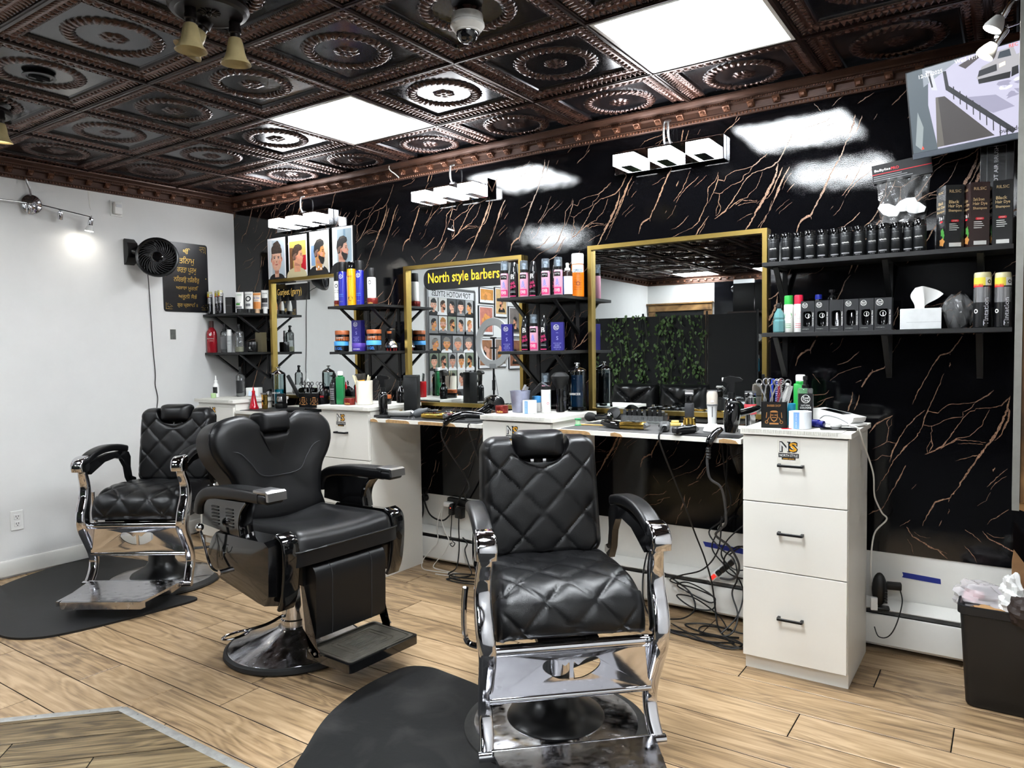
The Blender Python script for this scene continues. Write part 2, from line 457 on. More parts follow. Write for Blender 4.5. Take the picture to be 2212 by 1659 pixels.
def strip_seg(L_, name):
    prof = [(0, -.017), (0.0025, -.012), (.004, 0), (.0025, .012), (0, .017)]
    V = [(x, b, a+.0006) for x in (0, L_) for a, b in prof]; n = 5
    return (V, [(k, k+n, k+n+1, k+1) for k in range(n-1)])
obj('strip', [strip_seg(3.2, '')], ALU, st)
obj('strip', [strip_seg(1.6, '')], ALU, st, (-.003, 0, 0), (0, 0, math.radians(225)))
for k in range(8):
    obj('screw', [lathe([(.004, 0), (.004, .001), (.0015, .002), (0, .002)], 8)], STEEL, st, (.10+.18*k, .004, .004))
for k in range(5):
    obj('screw', [lathe([(.004, 0), (.004, .001), (.0015, .002), (0, .002)], 8)], STEEL, st, (-.08-.13*k, -.08-.13*k, .004))
# ---- walls
MARBLE = mat('black_marble_film', (7, 7, 9), .04, spec=.55)
def _marble():
    nt, N, L, p = nodes(MARBLE)
    tc = N.new('ShaderNodeTexCoord')
    n = N.new('ShaderNodeTexNoise'); n.inputs['Scale'].default_value = 330.; n.inputs['Detail'].default_value = 2
    n2 = N.new('ShaderNodeTexNoise'); n2.inputs['Scale'].default_value = 5.; n2.inputs['Detail'].default_value = 2
    b = N.new('ShaderNodeBump'); b.inputs['Strength'].default_value = .024; b.inputs['Distance'].default_value = .004
    b2 = N.new('ShaderNodeBump'); b2.inputs['Strength'].default_value = .05; b2.inputs['Distance'].default_value = .03
    for q in (n, n2): L.new(tc.outputs['Object'], q.inputs['Vector'])
    L.new(n.outputs['Fac'], b.inputs['Height']); L.new(n2.outputs['Fac'], b2.inputs['Height']); L.new(b2.outputs['Normal'], b.inputs['Normal']); L.new(b.outputs['Normal'], p.inputs['Normal'])
_marble()
COPPERPRINT = mat('copper_vein_print', (168, 118, 92), .3, spec=.4)
def _cop():
    nt, N, L, p = nodes(COPPERPRINT)
    tc = N.new('ShaderNodeTexCoord'); n = N.new('ShaderNodeTexNoise'); n.inputs['Scale'].default_value = 260.; n.inputs['Detail'].default_value = 3
    r = N.new('ShaderNodeValToRGB'); r.color_ramp.elements[0].position = .40; r.color_ramp.elements[1].position = .56
    r.color_ramp.elements[0].color = (*lin((62, 46, 38)), 1); r.color_ramp.elements[1].color = (*lin((160, 122, 98)), 1)
    L.new(tc.outputs['Object'], n.inputs['Vector']); L.new(n.outputs['Fac'], r.inputs['Fac']); L.new(r.outputs['Color'], p.inputs['Base Color'])
_cop()
wall_back = struct('wall_back', [box(X0-.1, X1+.1, Y1, Y1+.1, .42, H)], MARBLE)
struct('lower_panel', [box(X0-.1, X1+.1, Y1+.004, Y1+.1, 0, .42)], TRIMW, wall_back)
VEIN_TILE='-64,-75,17 -53,-35,45 -39,-18,61 -16,-6,61 -1,-2,50 6,15,44 22,43,44 38,72,54 53,105,65 72,148,59 88,181,53 99,204,59 115,227,37 131,259,32 144,301,26 168,327,21;-1,-2,39 1,-20,8;88,193,16 67,191,13 45,174,11 12,165,5;179,414,26 174,375,57 166,352,52 158,329,21;207,404,15 194,362,36 184,334,16;-93,227,28 -119,189,45 -136,153,91 -148,121,63 -163,86,23 -181,46,23 -210,-2,18 -237,-31,15;-88,198,8 -116,158,17 -128,128,9;-74,147,22 -105,115,8;-172,84,12 -186,37,17 -222,-28,12 -255,-88,9;-94,83,8 -149,43,11 -155,33,6;-83,66,6 -134,31,11 -140,21,6;154,164,5 147,148,42 141,139,5;214,207,10 198,170,16 172,120,21 146,88,21 127,68,8;260,174,13 224,147,21 188,122,16 156,87,21 141,59,8;295,171,8 265,146,13 234,126,8;138,47,11 119,7,11 92,-15,5;93,28,13 81,14,5;355,177,12 340,141,15 305,112,30 303,78,13 300,44,20 275,-6,30 254,-48,36 223,-74,15 171,-88,10 132,-107,8;305,-26,15 274,-64,41 252,-96,46 241,-110,26;297,-38,8 280,-75,15 259,-107,15;203,-12,16 172,-44,31 137,-65,13 113,-70,5;355,167,20 352,139,30 340,112,40 330,84,20 318,62,15 305,34,8;352,144,20 382,134,20 399,161,17 433,173,17 476,176,19 518,183,28 541,198,37 564,214,32 585,231,11;583,231,14 576,214,9;518,181,23 499,156,16 476,145,24 473,127,19 457,117,17 423,110,14 389,91,15 362,75,20 330,85,10;699,303,31 673,253,35 651,211,40 633,187,40 606,168,32 565,158,23 518,151,23 485,125,24 466,99,24 442,60,29 413,21,39 389,-10,59 364,-26,39 335,-42,12;360,78,20 357,37,25 367,7,20 357,-16,25 345,-28,20;357,33,10 345,0,12 342,-28,12;565,151,12 553,116,16 537,81,14 504,57,16 495,42,19 466,36,19 433,19,34 404,-2,29;539,20,14 471,30,19 438,13,19;542,15,12 480,15,14 447,7,14;633,182,13 631,150,54 626,133,68 610,94,77 592,64,91 574,29,78 551,-5,83 532,-36,65 514,-71,42 488,-106,33 461,-156,29 437,-201,19;655,158,22 638,122,54 620,79,36 606,48,27 588,28,18 565,21,14;539,8,9 560,22,18;518,-36,23 490,-43,14 447,-64,7;68,383,16 46,357,22 24,346,14 -53,333,8;79,421,16 63,404,21 14,398,19 -25,392,17 -53,368,14;100,393,16 68,383,19 30,365,16;266,398,13 253,376,8;459,420,24 424,389,29 394,370,34 382,358,24;10,-113,16 43,-156,11;86,-140,11 118,-113,16 150,-96,5;192,-150,16 223,-133,31 254,-116,15;324,-181,20 364,-146,34 394,-111,10'
VEIN_RIGHT='3441,556,11 3465,615,32 3488,661,48 3517,676,37 3538,681,36 3563,720,26 3578,752,46 3604,797,46 3623,834,35 3643,872,65 3662,903,64 3682,933,84 3706,982,73 3720,1023,63 3734,1059,62 3738,1094,29 3743,1117,19;3538,684,26 3535,666,8;3638,871,25 3608,863,15 3557,841,8;3741,1065,34 3736,1018,53 3720,977,34 3716,959,24 3692,934,20;3742,1112,34 3714,1079,34 3685,1068,15 3630,1061,17 3600,1042,20 3580,1018,20 3560,981,21 3535,937,26 3509,899,37 3483,879,37 3446,861,11;3686,1137,20 3669,1119,34 3645,1103,35 3625,1088,25 3595,1083,15 3533,1076,16 3508,1057,18 3492,1038,21 3465,1044,16 3457,1049,16;3622,1085,20 3615,1067,15 3583,1045,20 3583,1027,20 3534,1019,13 3492,993,13 3471,982,21 3436,987,8;3471,982,21 3469,933,21 3475,903,21 3462,871,27;3468,921,11 3454,889,13 3457,865,13;3673,1057,10 3658,1021,15 3646,991,12 3617,959,15 3607,947,15 3561,935,23 3535,913,31 3504,886,26;3662,926,12 3612,929,18 3561,929,21 3535,910,16;3657,917,10 3607,918,13 3566,914,13;3511,1203,10 3496,1154,18 3481,1111,16 3460,1062,27 3444,1012,32 3434,974,16 3413,930,22 3391,907,16 3369,884,44 3353,858,22 3331,831,22 3309,778,17 3281,731,17 3261,685,9;3444,1049,13 3406,1010,33 3380,978,22 3352,927,17 3336,894,33 3322,856,39 3314,817,17;3581,1367,25 3561,1328,26 3533,1293,36 3500,1281,42 3479,1251,32 3464,1221,16 3432,1153,21 3414,1116,22 3398,1072,8;3531,1290,26 3534,1281,8;3536,1251,5 3534,1242,31 3532,1230,5;3362,1375,11 3332,1314,11 3302,1258,17 3288,1226,40 3243,1210,46 3214,1169,41 3191,1124,47 3176,1091,29;3242,1220,23 3244,1207,23;3324,1020,22 3284,999,40 3256,979,46 3233,939,23;3318,1019,11 3299,987,14 3310,962,11 3305,924,17 3299,905,11;3321,1007,8 3318,982,11 3307,962,8;3336,901,8 3308,908,17 3280,891,14 3245,870,9;3320,843,22 3286,847,17 3263,826,17 3231,814,9;3376,809,17 3348,744,39 3326,698,22 3302,644,17 3285,610,40 3253,594,35 3230,578,23;3696,825,10 3691,816,34 3686,809,5;3737,822,10 3708,791,20 3684,762,20 3670,744,7;3735,793,7 3699,763,20 3682,732,10;3680,720,10 3665,688,7 3638,662,5;3538,635,5 3537,627,31 3534,616,5;3513,586,16 3502,560,16;3742,658,19 3710,628,24 3681,607,15 3672,588,7;3381,542,22 3406,504,33 3434,489,38 3466,469,43 3498,461,32 3520,439,37 3535,426,21;3411,524,11 3433,508,16 3471,507,8;3498,461,16 3533,447,10;3657,559,15 3677,534,35 3702,520,34 3732,506,39 3761,492,43 3783,472,24;3672,555,15 3697,540,15 3731,542,5;3594,557,10 3622,542,20 3653,513,15;3592,492,10 3623,460,20 3639,426,10;3387,489,8 3401,466,11 3412,411,5;3415,731,16 3399,708,8;3394,572,16 3356,542,8'
def ribbons(spec, dx, dz, xr, zr, rnd):
    V, F = [], []
    for line in spec.split(';'):
        pts = [tuple(int(v) for v in q.split(',')) for q in line.split()]
        pts = [(a/1000+dx, b/1000+dz, max(.0007, c/10000*.95)) for a, b, c in pts]
        fine = []
        for (a, b) in zip(pts[:-1], pts[1:]):
            L_ = math.hypot(b[0]-a[0], b[1]-a[1]); n = max(2, int(L_/.009))
            for k in range(n):
                t = k/n; fine.append((a[0]+(b[0]-a[0])*t+rnd.gauss(0, .0011), a[1]+(b[1]-a[1])*t+rnd.gauss(0, .0011), (a[2]+(b[2]-a[2])*t)*rnd.uniform(.55, 1.25)))
        fine.append((pts[-1][0], pts[-1][1], .0004)); fine[0] = (fine[0][0], fine[0][1], min(fine[0][2], .0008))
        last = None
        for i, (x, z, w) in enumerate(fine):
            if not (xr[0] <= x <= xr[1] and zr[0] <= z <= zr[1]): last = None; continue
            j = min(i+1, len(fine)-1); h = max(i-1, 0); tx, tz = fine[j][0]-fine[h][0], fine[j][1]-fine[h][1]; l = math.hypot(tx, tz) or 1
            nx, nz = -tz/l, tx/l; w *= .72; k = len(V)
            V += [(x+nx*w*rnd.uniform(.7, 1.3), 0, z+nz*w*rnd.uniform(.7, 1.3)), (x-nx*w*rnd.uniform(.7, 1.3), 0, z-nz*w*rnd.uniform(.7, 1.3))]
            if last is not None: F.append((last, k, k+1, last+1))
            last = k
    return V, F
rnd = random.Random(3)
veins = []
for dx, dz in ((2.986, 1.918), (2.206, 1.991), (1.403, 1.970), (.566, 2.045), (-.26, 2.10), (-1.093, 2.247), (3.766, 1.86)):
    for r_ in range(-1, 4):
        zc = dz-.607*r_
        if dx > 2.8:
            veins.append(ribbons(VEIN_TILE, dx, zc, (X0, X1), (1.36, 2.43), rnd))
            veins.append(ribbons(VEIN_TILE, dx, zc, (X0, 3.2), (.425, 1.36), rnd))
        else:
            veins.append(ribbons(VEIN_TILE, dx, zc, (X0, 3.2 if zc < 1.6 else X1), (.425, 2.43), rnd))
veins.append(ribbons(VEIN_RIGHT, 0, 0, (3.2, 3.78), (.425, 1.36), rnd))
vo = obj('vein_print', veins, COPPERPRINT, wall_back, (0, Y1-.0006, 0)); vo['kind'] = 'stuff'
wall_left = struct('wall_left', [box(X0-.1, X0, Y0-.1, Y1, 0, H)], PAINT)
struct('baseboard_left', [prism([(X0, .012), (X0+.014, .012), (X0+.014, .096), (X0+.008, .106), (X0, .106)], Y0, Y1-.002, 'y')], TRIMW)
struct('wall_front', [box(X0-.1, X1+.1, Y0-.1, Y0, 0, H)], PAINT)
struct('wall_right', [box(X1, X1+.1, Y0-.1, Y1, 0, H)], PAINT)
# ---- ceiling: coffered panels with wreath and rosette between runners
TILEM = mat('bronze_ceiling_panel', (40, 26, 20), .3, .35, spec=.6)
def _tile():
    nt, N, L, p = nodes(TILEM)
    at = N.new('ShaderNodeAttribute'); at.attribute_name = 'copper'
    mx = N.new('ShaderNodeMix'); mx.data_type = 'RGBA'
    mx.inputs[6].default_value = (*lin((33, 33, 37)), 1); mx.inputs[7].default_value = (*lin((92, 62, 51)), 1)
    L.new(at.outputs['Fac'], mx.inputs[0]); L.new(mx.outputs[2], p.inputs['Base Color'])
    r = N.new('ShaderNodeMapRange'); r.inputs[3].default_value = .20; r.inputs[4].default_value = .30; L.new(at.outputs['Fac'], r.inputs[0]); L.new(r.outputs[0], p.inputs['Roughness'])
    p.inputs['Metallic'].default_value = .55
_tile()
def tile_mesh(name, u0=-.5, u1=.5, v0=-.5, v1=.5, n=200):
    nu, nv = max(8, int(n*(u1-u0))), max(8, int(n*(v1-v0)))
    u, v = np.meshgrid(np.linspace(u0, u1, nu+1), np.linspace(v0, v1, nv+1))
    m = np.maximum(abs(u), abs(v)); t = np.where(abs(u) > abs(v), v, u); r = np.hypot(u, v); th = np.arctan2(v, u)
    def tri(x): return abs(x-np.floor(x)-.5)*2
    Hh = np.zeros_like(u); C_ = np.zeros_like(u)
    # slope from the runner up into the panel, with darts
    s = np.clip((.480-m)/.048, 0, 1); Hh += -.009*s
    z = (m < .480) & (m > .432); q = (m-.432)/.048
    d = (tri(t*26) > q*1.05) & z
    Hh += np.where(d, .0048, 0); C_ = np.where(d, .85, np.where(z, .25, C_))
    b = (m <= .432) & (m > .414); Hh += np.where(b, .0015, 0); C_ = np.where(b, 1., C_)
    # leaf band
    z = (m <= .414) & (m > .374); q = (m-.374)/.040; bell = np.sqrt(np.clip(1-(2*q-1)**2, 0, 1))
    lf = abs(np.sin(PI*t*19)); lf2 = abs(np.sin(PI*t*38+q*3))
    Hh += np.where(z, bell*(.0062*lf+.002*lf2)-.001, 0); C_ = np.where(z, .45+.5*lf*bell, C_)
    # bead line
    z = (m <= .374) & (m > .360); bd = np.sqrt(np.clip(1-((m-.367)/.007)**2, 0, 1))*(.35+.65*abs(np.sin(PI*t*58)))
    Hh += np.where(z, .0045*bd, 0); C_ = np.where(z, .7*bd, C_)
    f = np.clip((.362-m)/.012, 0, 1); Hh += -.008*f
    # wreath
    q = (r-.248)/.040; w = np.clip(1-q**2, 0, 1)**.5
    ss = np.sign(np.sin(th)); leaf = abs(np.sin(th*17+ss*q*1.3)); leaf2 = abs(np.sin(th*34-q*2))
    edge = .82+.25*abs(np.sin(th*17))
    w2 = np.clip(1-(q/edge)**2, 0, 1)**.5
    Hh += .0135*w2*(.55+.33*leaf+.12*leaf2)*(m < .34); C_ = np.where((w2 > 0) & (m < .34), .25+.6*leaf*w2, C_)
    # rosette
    pr = .086*(.84+.16*abs(np.cos(3*th))); w = np.clip(1-(r/pr)**2, 0, 1)**.5
    pet = abs(np.cos(3*th))*np.clip(1-abs(r-.05)/.03, 0, 1)+np.clip(1-r/.02, 0, 1)
    Hh += w*.006+pet*.005*(w > 0); C_ = np.where(w > 0, .35+.5*np.clip(pet, 0, 1), C_)
    co = np.stack([u*T, v*T, -Hh], -1).reshape(-1, 3)
    idx = np.arange((nu+1)*(nv+1)).reshape(nv+1, nu+1)
    F = np.stack([idx[:-1, :-1], idx[1:, :-1], idx[1:, 1:], idx[:-1, 1:]], -1).reshape(-1, 4)
    me = bpy.data.meshes.new(name); me.from_pydata(co.tolist(), [], F.tolist())
    a = me.attributes.new('copper', 'FLOAT', 'POINT'); a.data.foreach_set('value', C_.reshape(-1).astype(np.float32))
    me.materials.append(TILEM); me.polygons.foreach_set('use_smooth', [True]*len(me.polygons)); me.update()
    return me
tile_full = tile_mesh('ceiling_panel')
tile_back = tile_mesh('ceiling_panel', v1=-.5+Y1/T)
ceiling = struct('ceiling', [box(X0-.1, X1+.1, Y0-.1, Y1+.1, H+.05, H+.12)], mat('plenum', (30, 28, 28), .8))
PANELS = [(4, -1), (1, -1), (4, -3), (-1, -5), (-1, -12), (1, -12), (4, -9), (6, -6)]  # last two are added fill panels, unseen, to brighten the back of the room
for i in range(-2, 8):
    for j in range(-12, 1):
        if (i, j) in PANELS: continue
        if j == 0: link('ceiling_panel', tile_back, ceiling, ((i+.5)*T, .5*T, H+.004))
        else: link('ceiling_panel', tile_full, ceiling, ((i+.5)*T, (j+.5)*T, H+.004))
RUNNER = mat('bronze_runner', (44, 29, 23), .32, .55, spec=.6)
def runner(a, b, ax, p):
    w = .0125; pr = [(-w, .004), (-w, -.001), (-w*.45, -.001), (-w*.3, -.005), (w*.3, -.005), (w*.45, -.001), (w, -.001), (w, .004)]
    if ax == 'x': return prism([(p+q[0], H+q[1]) for q in pr], a, b, 'x')
    return prism([(p+q[0], H+q[1]) for q in pr], a, b, 'y')
for j in range(-11, 1): obj('grid_runner', [runner(X0, X1, 'x', j*T)], RUNNER, ceiling, sharp=20)
for i in range(-1, 8): obj('grid_runner', [runner(Y0, Y1, 'y', i*T)], RUNNER, ceiling, sharp=20)
# ---- crown moulding
CROWN = mat('copper_crown', (72, 49, 39), .42, .35, spec=.5, var=.25, vscale=18)
CROWND = mat('copper_crown_relief', (104, 68, 50), .38, .4, spec=.5, var=.3, vscale=30)
def crown_profile(zb):
    k = (H-zb)/.097
    return [(0, zb), (.012, zb), (.014, zb+.004*k), (.013, zb+.016*k), (.018, zb+.018*k), (.018, zb+.022*k), (.015, zb+.024*k), (.015, zb+.050*k), (.022, zb+.053*k), (.030, zb+.056*k),
            (.030, zb+.060*k), (.027, zb+.061*k), (.027, zb+.069*k), (.034, zb+.071*k), (.038, zb+.078*k), (.050, zb+.086*k), (.064, zb+.090*k), (.066, zb+.097*k), (0, zb+.097*k)]
def crown(name, length, zb, loc, rz):
    """local x along the wall, -y into the room"""
    pr = crown_profile(zb); k = (H-zb)/.097
    o = struct(name, [prism([(-d, z) for d, z in pr], 0, length, 'x')], CROWN, loc=loc, rot=(0, 0, rz), sharp=25)
    eg, dn = [], []
    n = int(length/.0175)
    for i in range(n):
        eg.append(ball((i+.5)*.0175, -.013, zb+.010*k, .0062, .006, .0068*k, 6, 4))
    for i in range(int(length/.0115)):
        x = i*.0115+.002; eg.append(cbox(x+.003, -.0285, zb+.065*k, .0062, .006, .0072*k))
    q = obj('bead_row', eg, CROWND, o); q['kind'] = 'stuff'
    br = make_mesh('bracket', [prism([(-.012, zb+.054*k), (-.044, zb+.054*k), (-.046, zb+.045*k), (-.036, zb+.038*k), (-.024, zb+.028*k), (-.012, zb+.025*k)], -.016, .016, 'x'),
                               ball(0, -.038, zb+.036*k, .013, .008, .012, 7, 5), ball(-.008, -.026, zb+.030*k, .006, .006, .006, 6, 4), ball(.008, -.026, zb+.030*k, .006, .006, .006, 6, 4)], [CROWND])
    for i in range(int(length/.115)):
        link('bracket', br, o, (.06+i*.115, 0, 0))
    return o
crown('trim_1', X1-X0, 2.418, (X0, Y1, 0), 0)
crown('trim_2', Y1-Y0, 2.405, (X0, Y0, 0), PI/2)
crown('trim_3', X1-X0, 2.405, (X1, Y0, 0), PI)
# ---- baseboard heater along the black wall
ht = thing('baseboard_heater', 'long white baseboard heater along the foot of the black wall', 'heater', (0, 0, 0))
HX0, HX1 = X0+.02, 3.98
obj('back_plate', [box(HX0, HX1, .487, .4985, .02, .215)], TRIMW, ht)
obj('top_cover', [prism([(.497, .218), (.44, .206), (.425, .190), (.425, .186), (.441, .2), (.497, .212)], HX0, HX1, 'x')], TRIMW, ht)
obj('front_panel', [prism([(.420, .165), (.418, .16), (.418, .040), (.428, .028), (.431, .030), (.423, .042), (.423, .16), (.425, .166)], HX0, HX1, 'x')], TRIMW, ht)
obj('element', [box(HX0+.02, HX1-.02, .44, .485, .06, .15)], mat('dark_fin', (46, 46, 44), .5, .6), ht)
# ================================================================ lamps and fittings
PANELM = mat('light_panel_diffuser', (250, 250, 250), .5, emit=(244, 250, 255), es=PANEL_LIGHT)
PLAB = ['square white light panel in the ceiling at the upper right of the frame', 'smaller looking square ceiling light panel left of the middle of the ceiling',
        'ceiling light panel nearest above the front barber chair outside the frame', 'ceiling light panel near the white wall behind the camera',
        'far ceiling light panel seen on the left in the right-hand mirror', 'far ceiling light panel nearest the twin spotlights in the right-hand mirror', 'ceiling light panel over the entrance behind the camera', 'ceiling light panel in the back corner behind the camera']
for (i, j), lb in zip(PANELS, PLAB):
    t = thing('ceiling_light', lb, 'ceiling light', ((i+.5)*T, (j+.5)*T, H))
    h = T/2-.012
    obj('diffuser', [box(-h+.014, h-.014, -h+.014, h-.014, .000, .006)], PANELM, t)
    obj('frame', [box(-h, h, -h, -h+.014, -.003, .008), box(-h, h, h-.014, h, -.003, .008), box(-h, -h+.014, -h+.014, h-.014, -.003, .008), box(h-.014, h, -h+.014, h-.014, -.003, .008)], BWHITE, t)
# pendant clusters with amber shades
AMBER = mat('amber_shade_glass', (182, 165, 120), .35, trans=.0, spec=.4, var=.15, vscale=12)
BRONZE = mat('dark_bronze', (30, 25, 24), .34, .5)
BULB = mat('reflector_bulb_face', (250, 250, 250), .3, emit=(255, 250, 238), es=BULB_LIGHT)
BULBDIM = mat('faint_glow_bulb_face', (205, 200, 180), .35, emit=(255, 244, 214), es=.25)  # bulbs that are off, with a faint glow put into the material
def cluster(label, x, y, heads):
    t = thing('pendant_light', label, 'pendant light', (x, y, H))
    obj('canopy', [lathe([(0, .0), (.05, -.001), (.118, -.004), (.128, -.010), (.130, -.022), (.122, -.034), (.108, -.038), (.098, -.034), (.03, -.033), (0, -.033)][::-1], 40)], BRONZE, t)
    pet = []
    for k in range(14):
        a = 2*PI*k/14; pet.append(tf(ball(.024, 0, -.034, .014, .0045, .004, 8, 5), (0, 0, 0), (0, 0, a)))
    obj('rosette', pet+[ball(0, 0, -.036, .009, .009, .012, 10, 6)], BRONZE, t)
    for dx, dy, dz, tx, ty, lit in heads:
        h = bpy.data.objects.new('lamp_head', None); COL.objects.link(h); h.parent = t; h.location = (dx, dy, -dz); h.rotation_euler = (tx, ty, 0)
        obj('stem', [lathe([(.0065, max(.012, dz-.035)), (.0065, -.0), (.016, -.004), (.019, -.012), (.019, -.03), (.021, -.034), (.021, -.046), (.017, -.05), (.017, -.075)][::-1], 16)], BRONZE, h)
        obj('shade', [lathe([(.018, -.062), (.022, -.066), (.027, -.085), (.031, -.110), (.038, -.130), (.050, -.146), (.052, -.150), (.0495, -.149), (.036, -.132), (.029, -.110), (.025, -.086), (.019, -.068)][::-1], 28, cap=False)], AMBER, h)
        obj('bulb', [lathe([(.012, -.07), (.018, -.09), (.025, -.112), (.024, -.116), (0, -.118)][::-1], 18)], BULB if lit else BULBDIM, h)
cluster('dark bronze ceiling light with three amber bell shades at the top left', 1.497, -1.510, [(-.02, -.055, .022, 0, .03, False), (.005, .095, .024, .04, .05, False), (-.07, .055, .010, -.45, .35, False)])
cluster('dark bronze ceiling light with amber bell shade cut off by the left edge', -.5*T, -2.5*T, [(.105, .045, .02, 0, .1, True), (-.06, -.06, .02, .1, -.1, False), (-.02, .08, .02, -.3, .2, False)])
# security dome camera
t = thing('dome_camera', 'white ceiling dome security camera with dark glass bubble', 'camera', (3.5*T, -1.5*T, H), PI*.2)
obj('mount', [lathe([(.054, .004), (.056, -.006), (.056, -.022), (.060, -.026), (.061, -.036), (.058, -.040), (.052, -.048), (.045, -.053), (0, -.053)][::-1], 32)], mat('camera_white', (205, 202, 196), .4), t)
obj('bubble', [lathe([(.041, -.052), (.041, -.058), (.037, -.074), (.028, -.086), (.016, -.094), (0, -.096)][::-1], 28)], mat('camera_bubble', (12, 12, 14), .03, coat=1.), t)
obj('bubble_ring', [lathe([(.045, -.051), (.045, -.057), (.041, -.059)][::-1], 28, cap=False)], mat('camera_white', ()), t)
# hole left in one coffer, with a black cover
t = thing('ceiling_box', 'round black electrical box in a ceiling coffer at the far left', 'ceiling box', (.5*T, -2.5*T, H))
obj('cover', [lathe([(0, .012), (.062, .012), (.064, .006), (.05, .004), (.046, .009), (0, .009)][::-1], 28)], BLACK, t)
obj('bracket', [box(-.006, .006, -.04, .04, -.003, .0085), box(-.003, .003, -.012, .012, -.012, .004)], BLACKM, t)
# vanity bars with glass cubes
CUBE = mat('frosted_cube_glass', (250, 250, 250), .35, emit=(250, 252, 255), es=CUBE_LIGHT)
MIRRORP = mat('mirror_chrome', (205, 206, 210), .04, 1., bump=.02, bscale=18)
def vanity(label, xa, xb, z0, z1, twin):
    t = thing('vanity_light', label, 'wall lamp', (xa, Y1, z0)); w, h = xb-xa, z1-z0
    obj('back_plate', [rbox(0, w, -.045, -.002, 0, h, .0015, 1)], MIRRORP, t)
    for k in range(3):
        cx = w*(.165+.335*k)
        c = bpy.data.objects.new('glass_cube', None); COL.objects.link(c); c.parent = t; c.location = (cx, -.045, h*.44)
        a, d, hh = .056, .098, .027
        obj('shade', [box(-a, a, -d, -.002, hh-.010, hh), box(-a, a, -d, -.002, -hh, -hh+.004), box(-a, a, -d, -d+.012, -hh+.004, hh-.010), box(-a, -a+.012, -d+.012, -.002, -hh+.004, hh-.010), box(a-.012, a, -d+.012, -.002, -hh+.004, hh-.010)], CUBE, c)
        obj('holder', [box(-.03, .03, -.075, -.001, -hh-.003, -hh-.0005)], CHROME, c)
    for dx in ((-.012, .012) if twin else (0,)):
        pa = [(w*.5+dx*1.4, -.03, h-.004), (w*.5+dx, -.05, h+.03), (w*.5+dx*.9, -.055, h+.07), (w*.5+dx*.8, -.048, h+.105), (w*.5+dx*.6, -.02, h+.118)]
        sp = spline(pa, 14); obj('conduit', [tube(sp, [.0052 if i % 2 else .0066 for i in range(len(sp))], 8)], STEEL, t)
    obj('wire_clip', [rbox(w*.5-.02, w*.5+.02, -.04, -.02, h-.002, h+.012, .002, 1)], STEEL, t)
    return t
vanity('chrome vanity light with three glowing cubes above the right-hand mirror', 2.032, 2.602, 2.222, 2.337, True)
vanity('chrome vanity light with three glowing cubes above the middle mirror', .683, 1.217, 2.217, 2.327, False)
vanity('chrome vanity light with three glowing cubes above the row of portraits', -.675, -.126, 2.200, 2.312, False)
# chrome spot bar on the white wall
t = thing('spot_bar', 'chrome spotlight bar on the white wall under the crown moulding', 'wall lamp', (X0, -.93, 2.262))
obj('canopy', [tf(lathe([(0, .034), (.05, .032), (.058, .026), (.060, .012), (.056, 0)][::-1], 30), (0, 0, 0), (0, PI/2, 0))], CHROME, t)
BARP = [(.07, -.55, -.02), (.06, -.30, -.005), (.05, 0, 0), (.075, .14, -.018), (.11, .30, -.045)]
obj('bar', [tube(spline(BARP, 8), .0042, 8), rod((.03, 0, 0), (.055, 0, 0), .012, n=12)], CHROME, t)
cp = spline([(.03, -.005, .055), (.034, -.012, .09), (.024, -.02, .125), (.014, -.02, .148)], 14)
obj('conduit', [tube(cp, [.0052 if i % 2 else .0066 for i in range(len(cp))], 8)], STEEL, t)
def spot(parent, p, rot, lit, s=1., body=None):
    h = bpy.data.objects.new('spot_head', None); COL.objects.link(h); h.parent = parent; h.location = p; h.rotation_euler = rot
    obj('holder', [lathe([(0, .0), (.013*s, -.001), (.0145*s, -.008), (.0145*s, -.048*s), (.0125*s, -.052*s), (0, -.052*s)][::-1], 18)], body or CHROME, h)
    if lit:
        obj('reflector', [lathe([(.013*s, -.048*s), (.020*s, -.062*s), (.026*s, -.078*s), (.0265*s, -.086*s), (.025*s, -.087*s)][::-1], 20, cap=False)], BWHITE, h)
        obj('bulb', [lathe([(.0245*s, -.084*s), (.02*s, -.0875*s), (0, -.089*s)][::-1], 18)], BULB, h)
    obj('joint', [ball(0, 0, .004, .008*s, n=10, m=6)], body or CHROME, h)
spot(t, (.115, .305, -.05), (-.12, .12, 0), True); spot(t, (.075, .14, -.028), (.05, .2, 0), False); spot(t, (.055, -.03, -.012), (.1, .25, 0), False)
spot(t, (.072, -.42, -.02), (.2, .2, 0), True)
# spot bar at the upper right, hung in front of the screen
t = thing('spot_bar', 'chrome two-lamp spotlight bar hanging before the tilted screen at upper right', 'ceiling lamp', (3.80, -.06, 2.44))
obj('bar', [tube([(-.075, -.01, .012), (0, 0, .0), (.12, .05, .01), (.3, .1, .02)], .005, 8), tube([(-.09, .03, -.06), (.02, .03, -.05), (.12, .05, .01)], .005, 8)], CHROME, t)
obj('canopy', [lathe([(.05, .045), (.055, .055), (.055, .074), (0, .0745)], 24), rod((0, 0, .0), (0, 0, .05), .006)], CHROME, t)
WSPOT = mat('spot_white_metal', (190, 188, 180), .3, .3)
spot(t, (-.075, -.01, .012), (-.08, .52, 0), True, 1.15); spot(t, (-.088, .03, -.062), (-.1, .62, 0), True, 1.15)
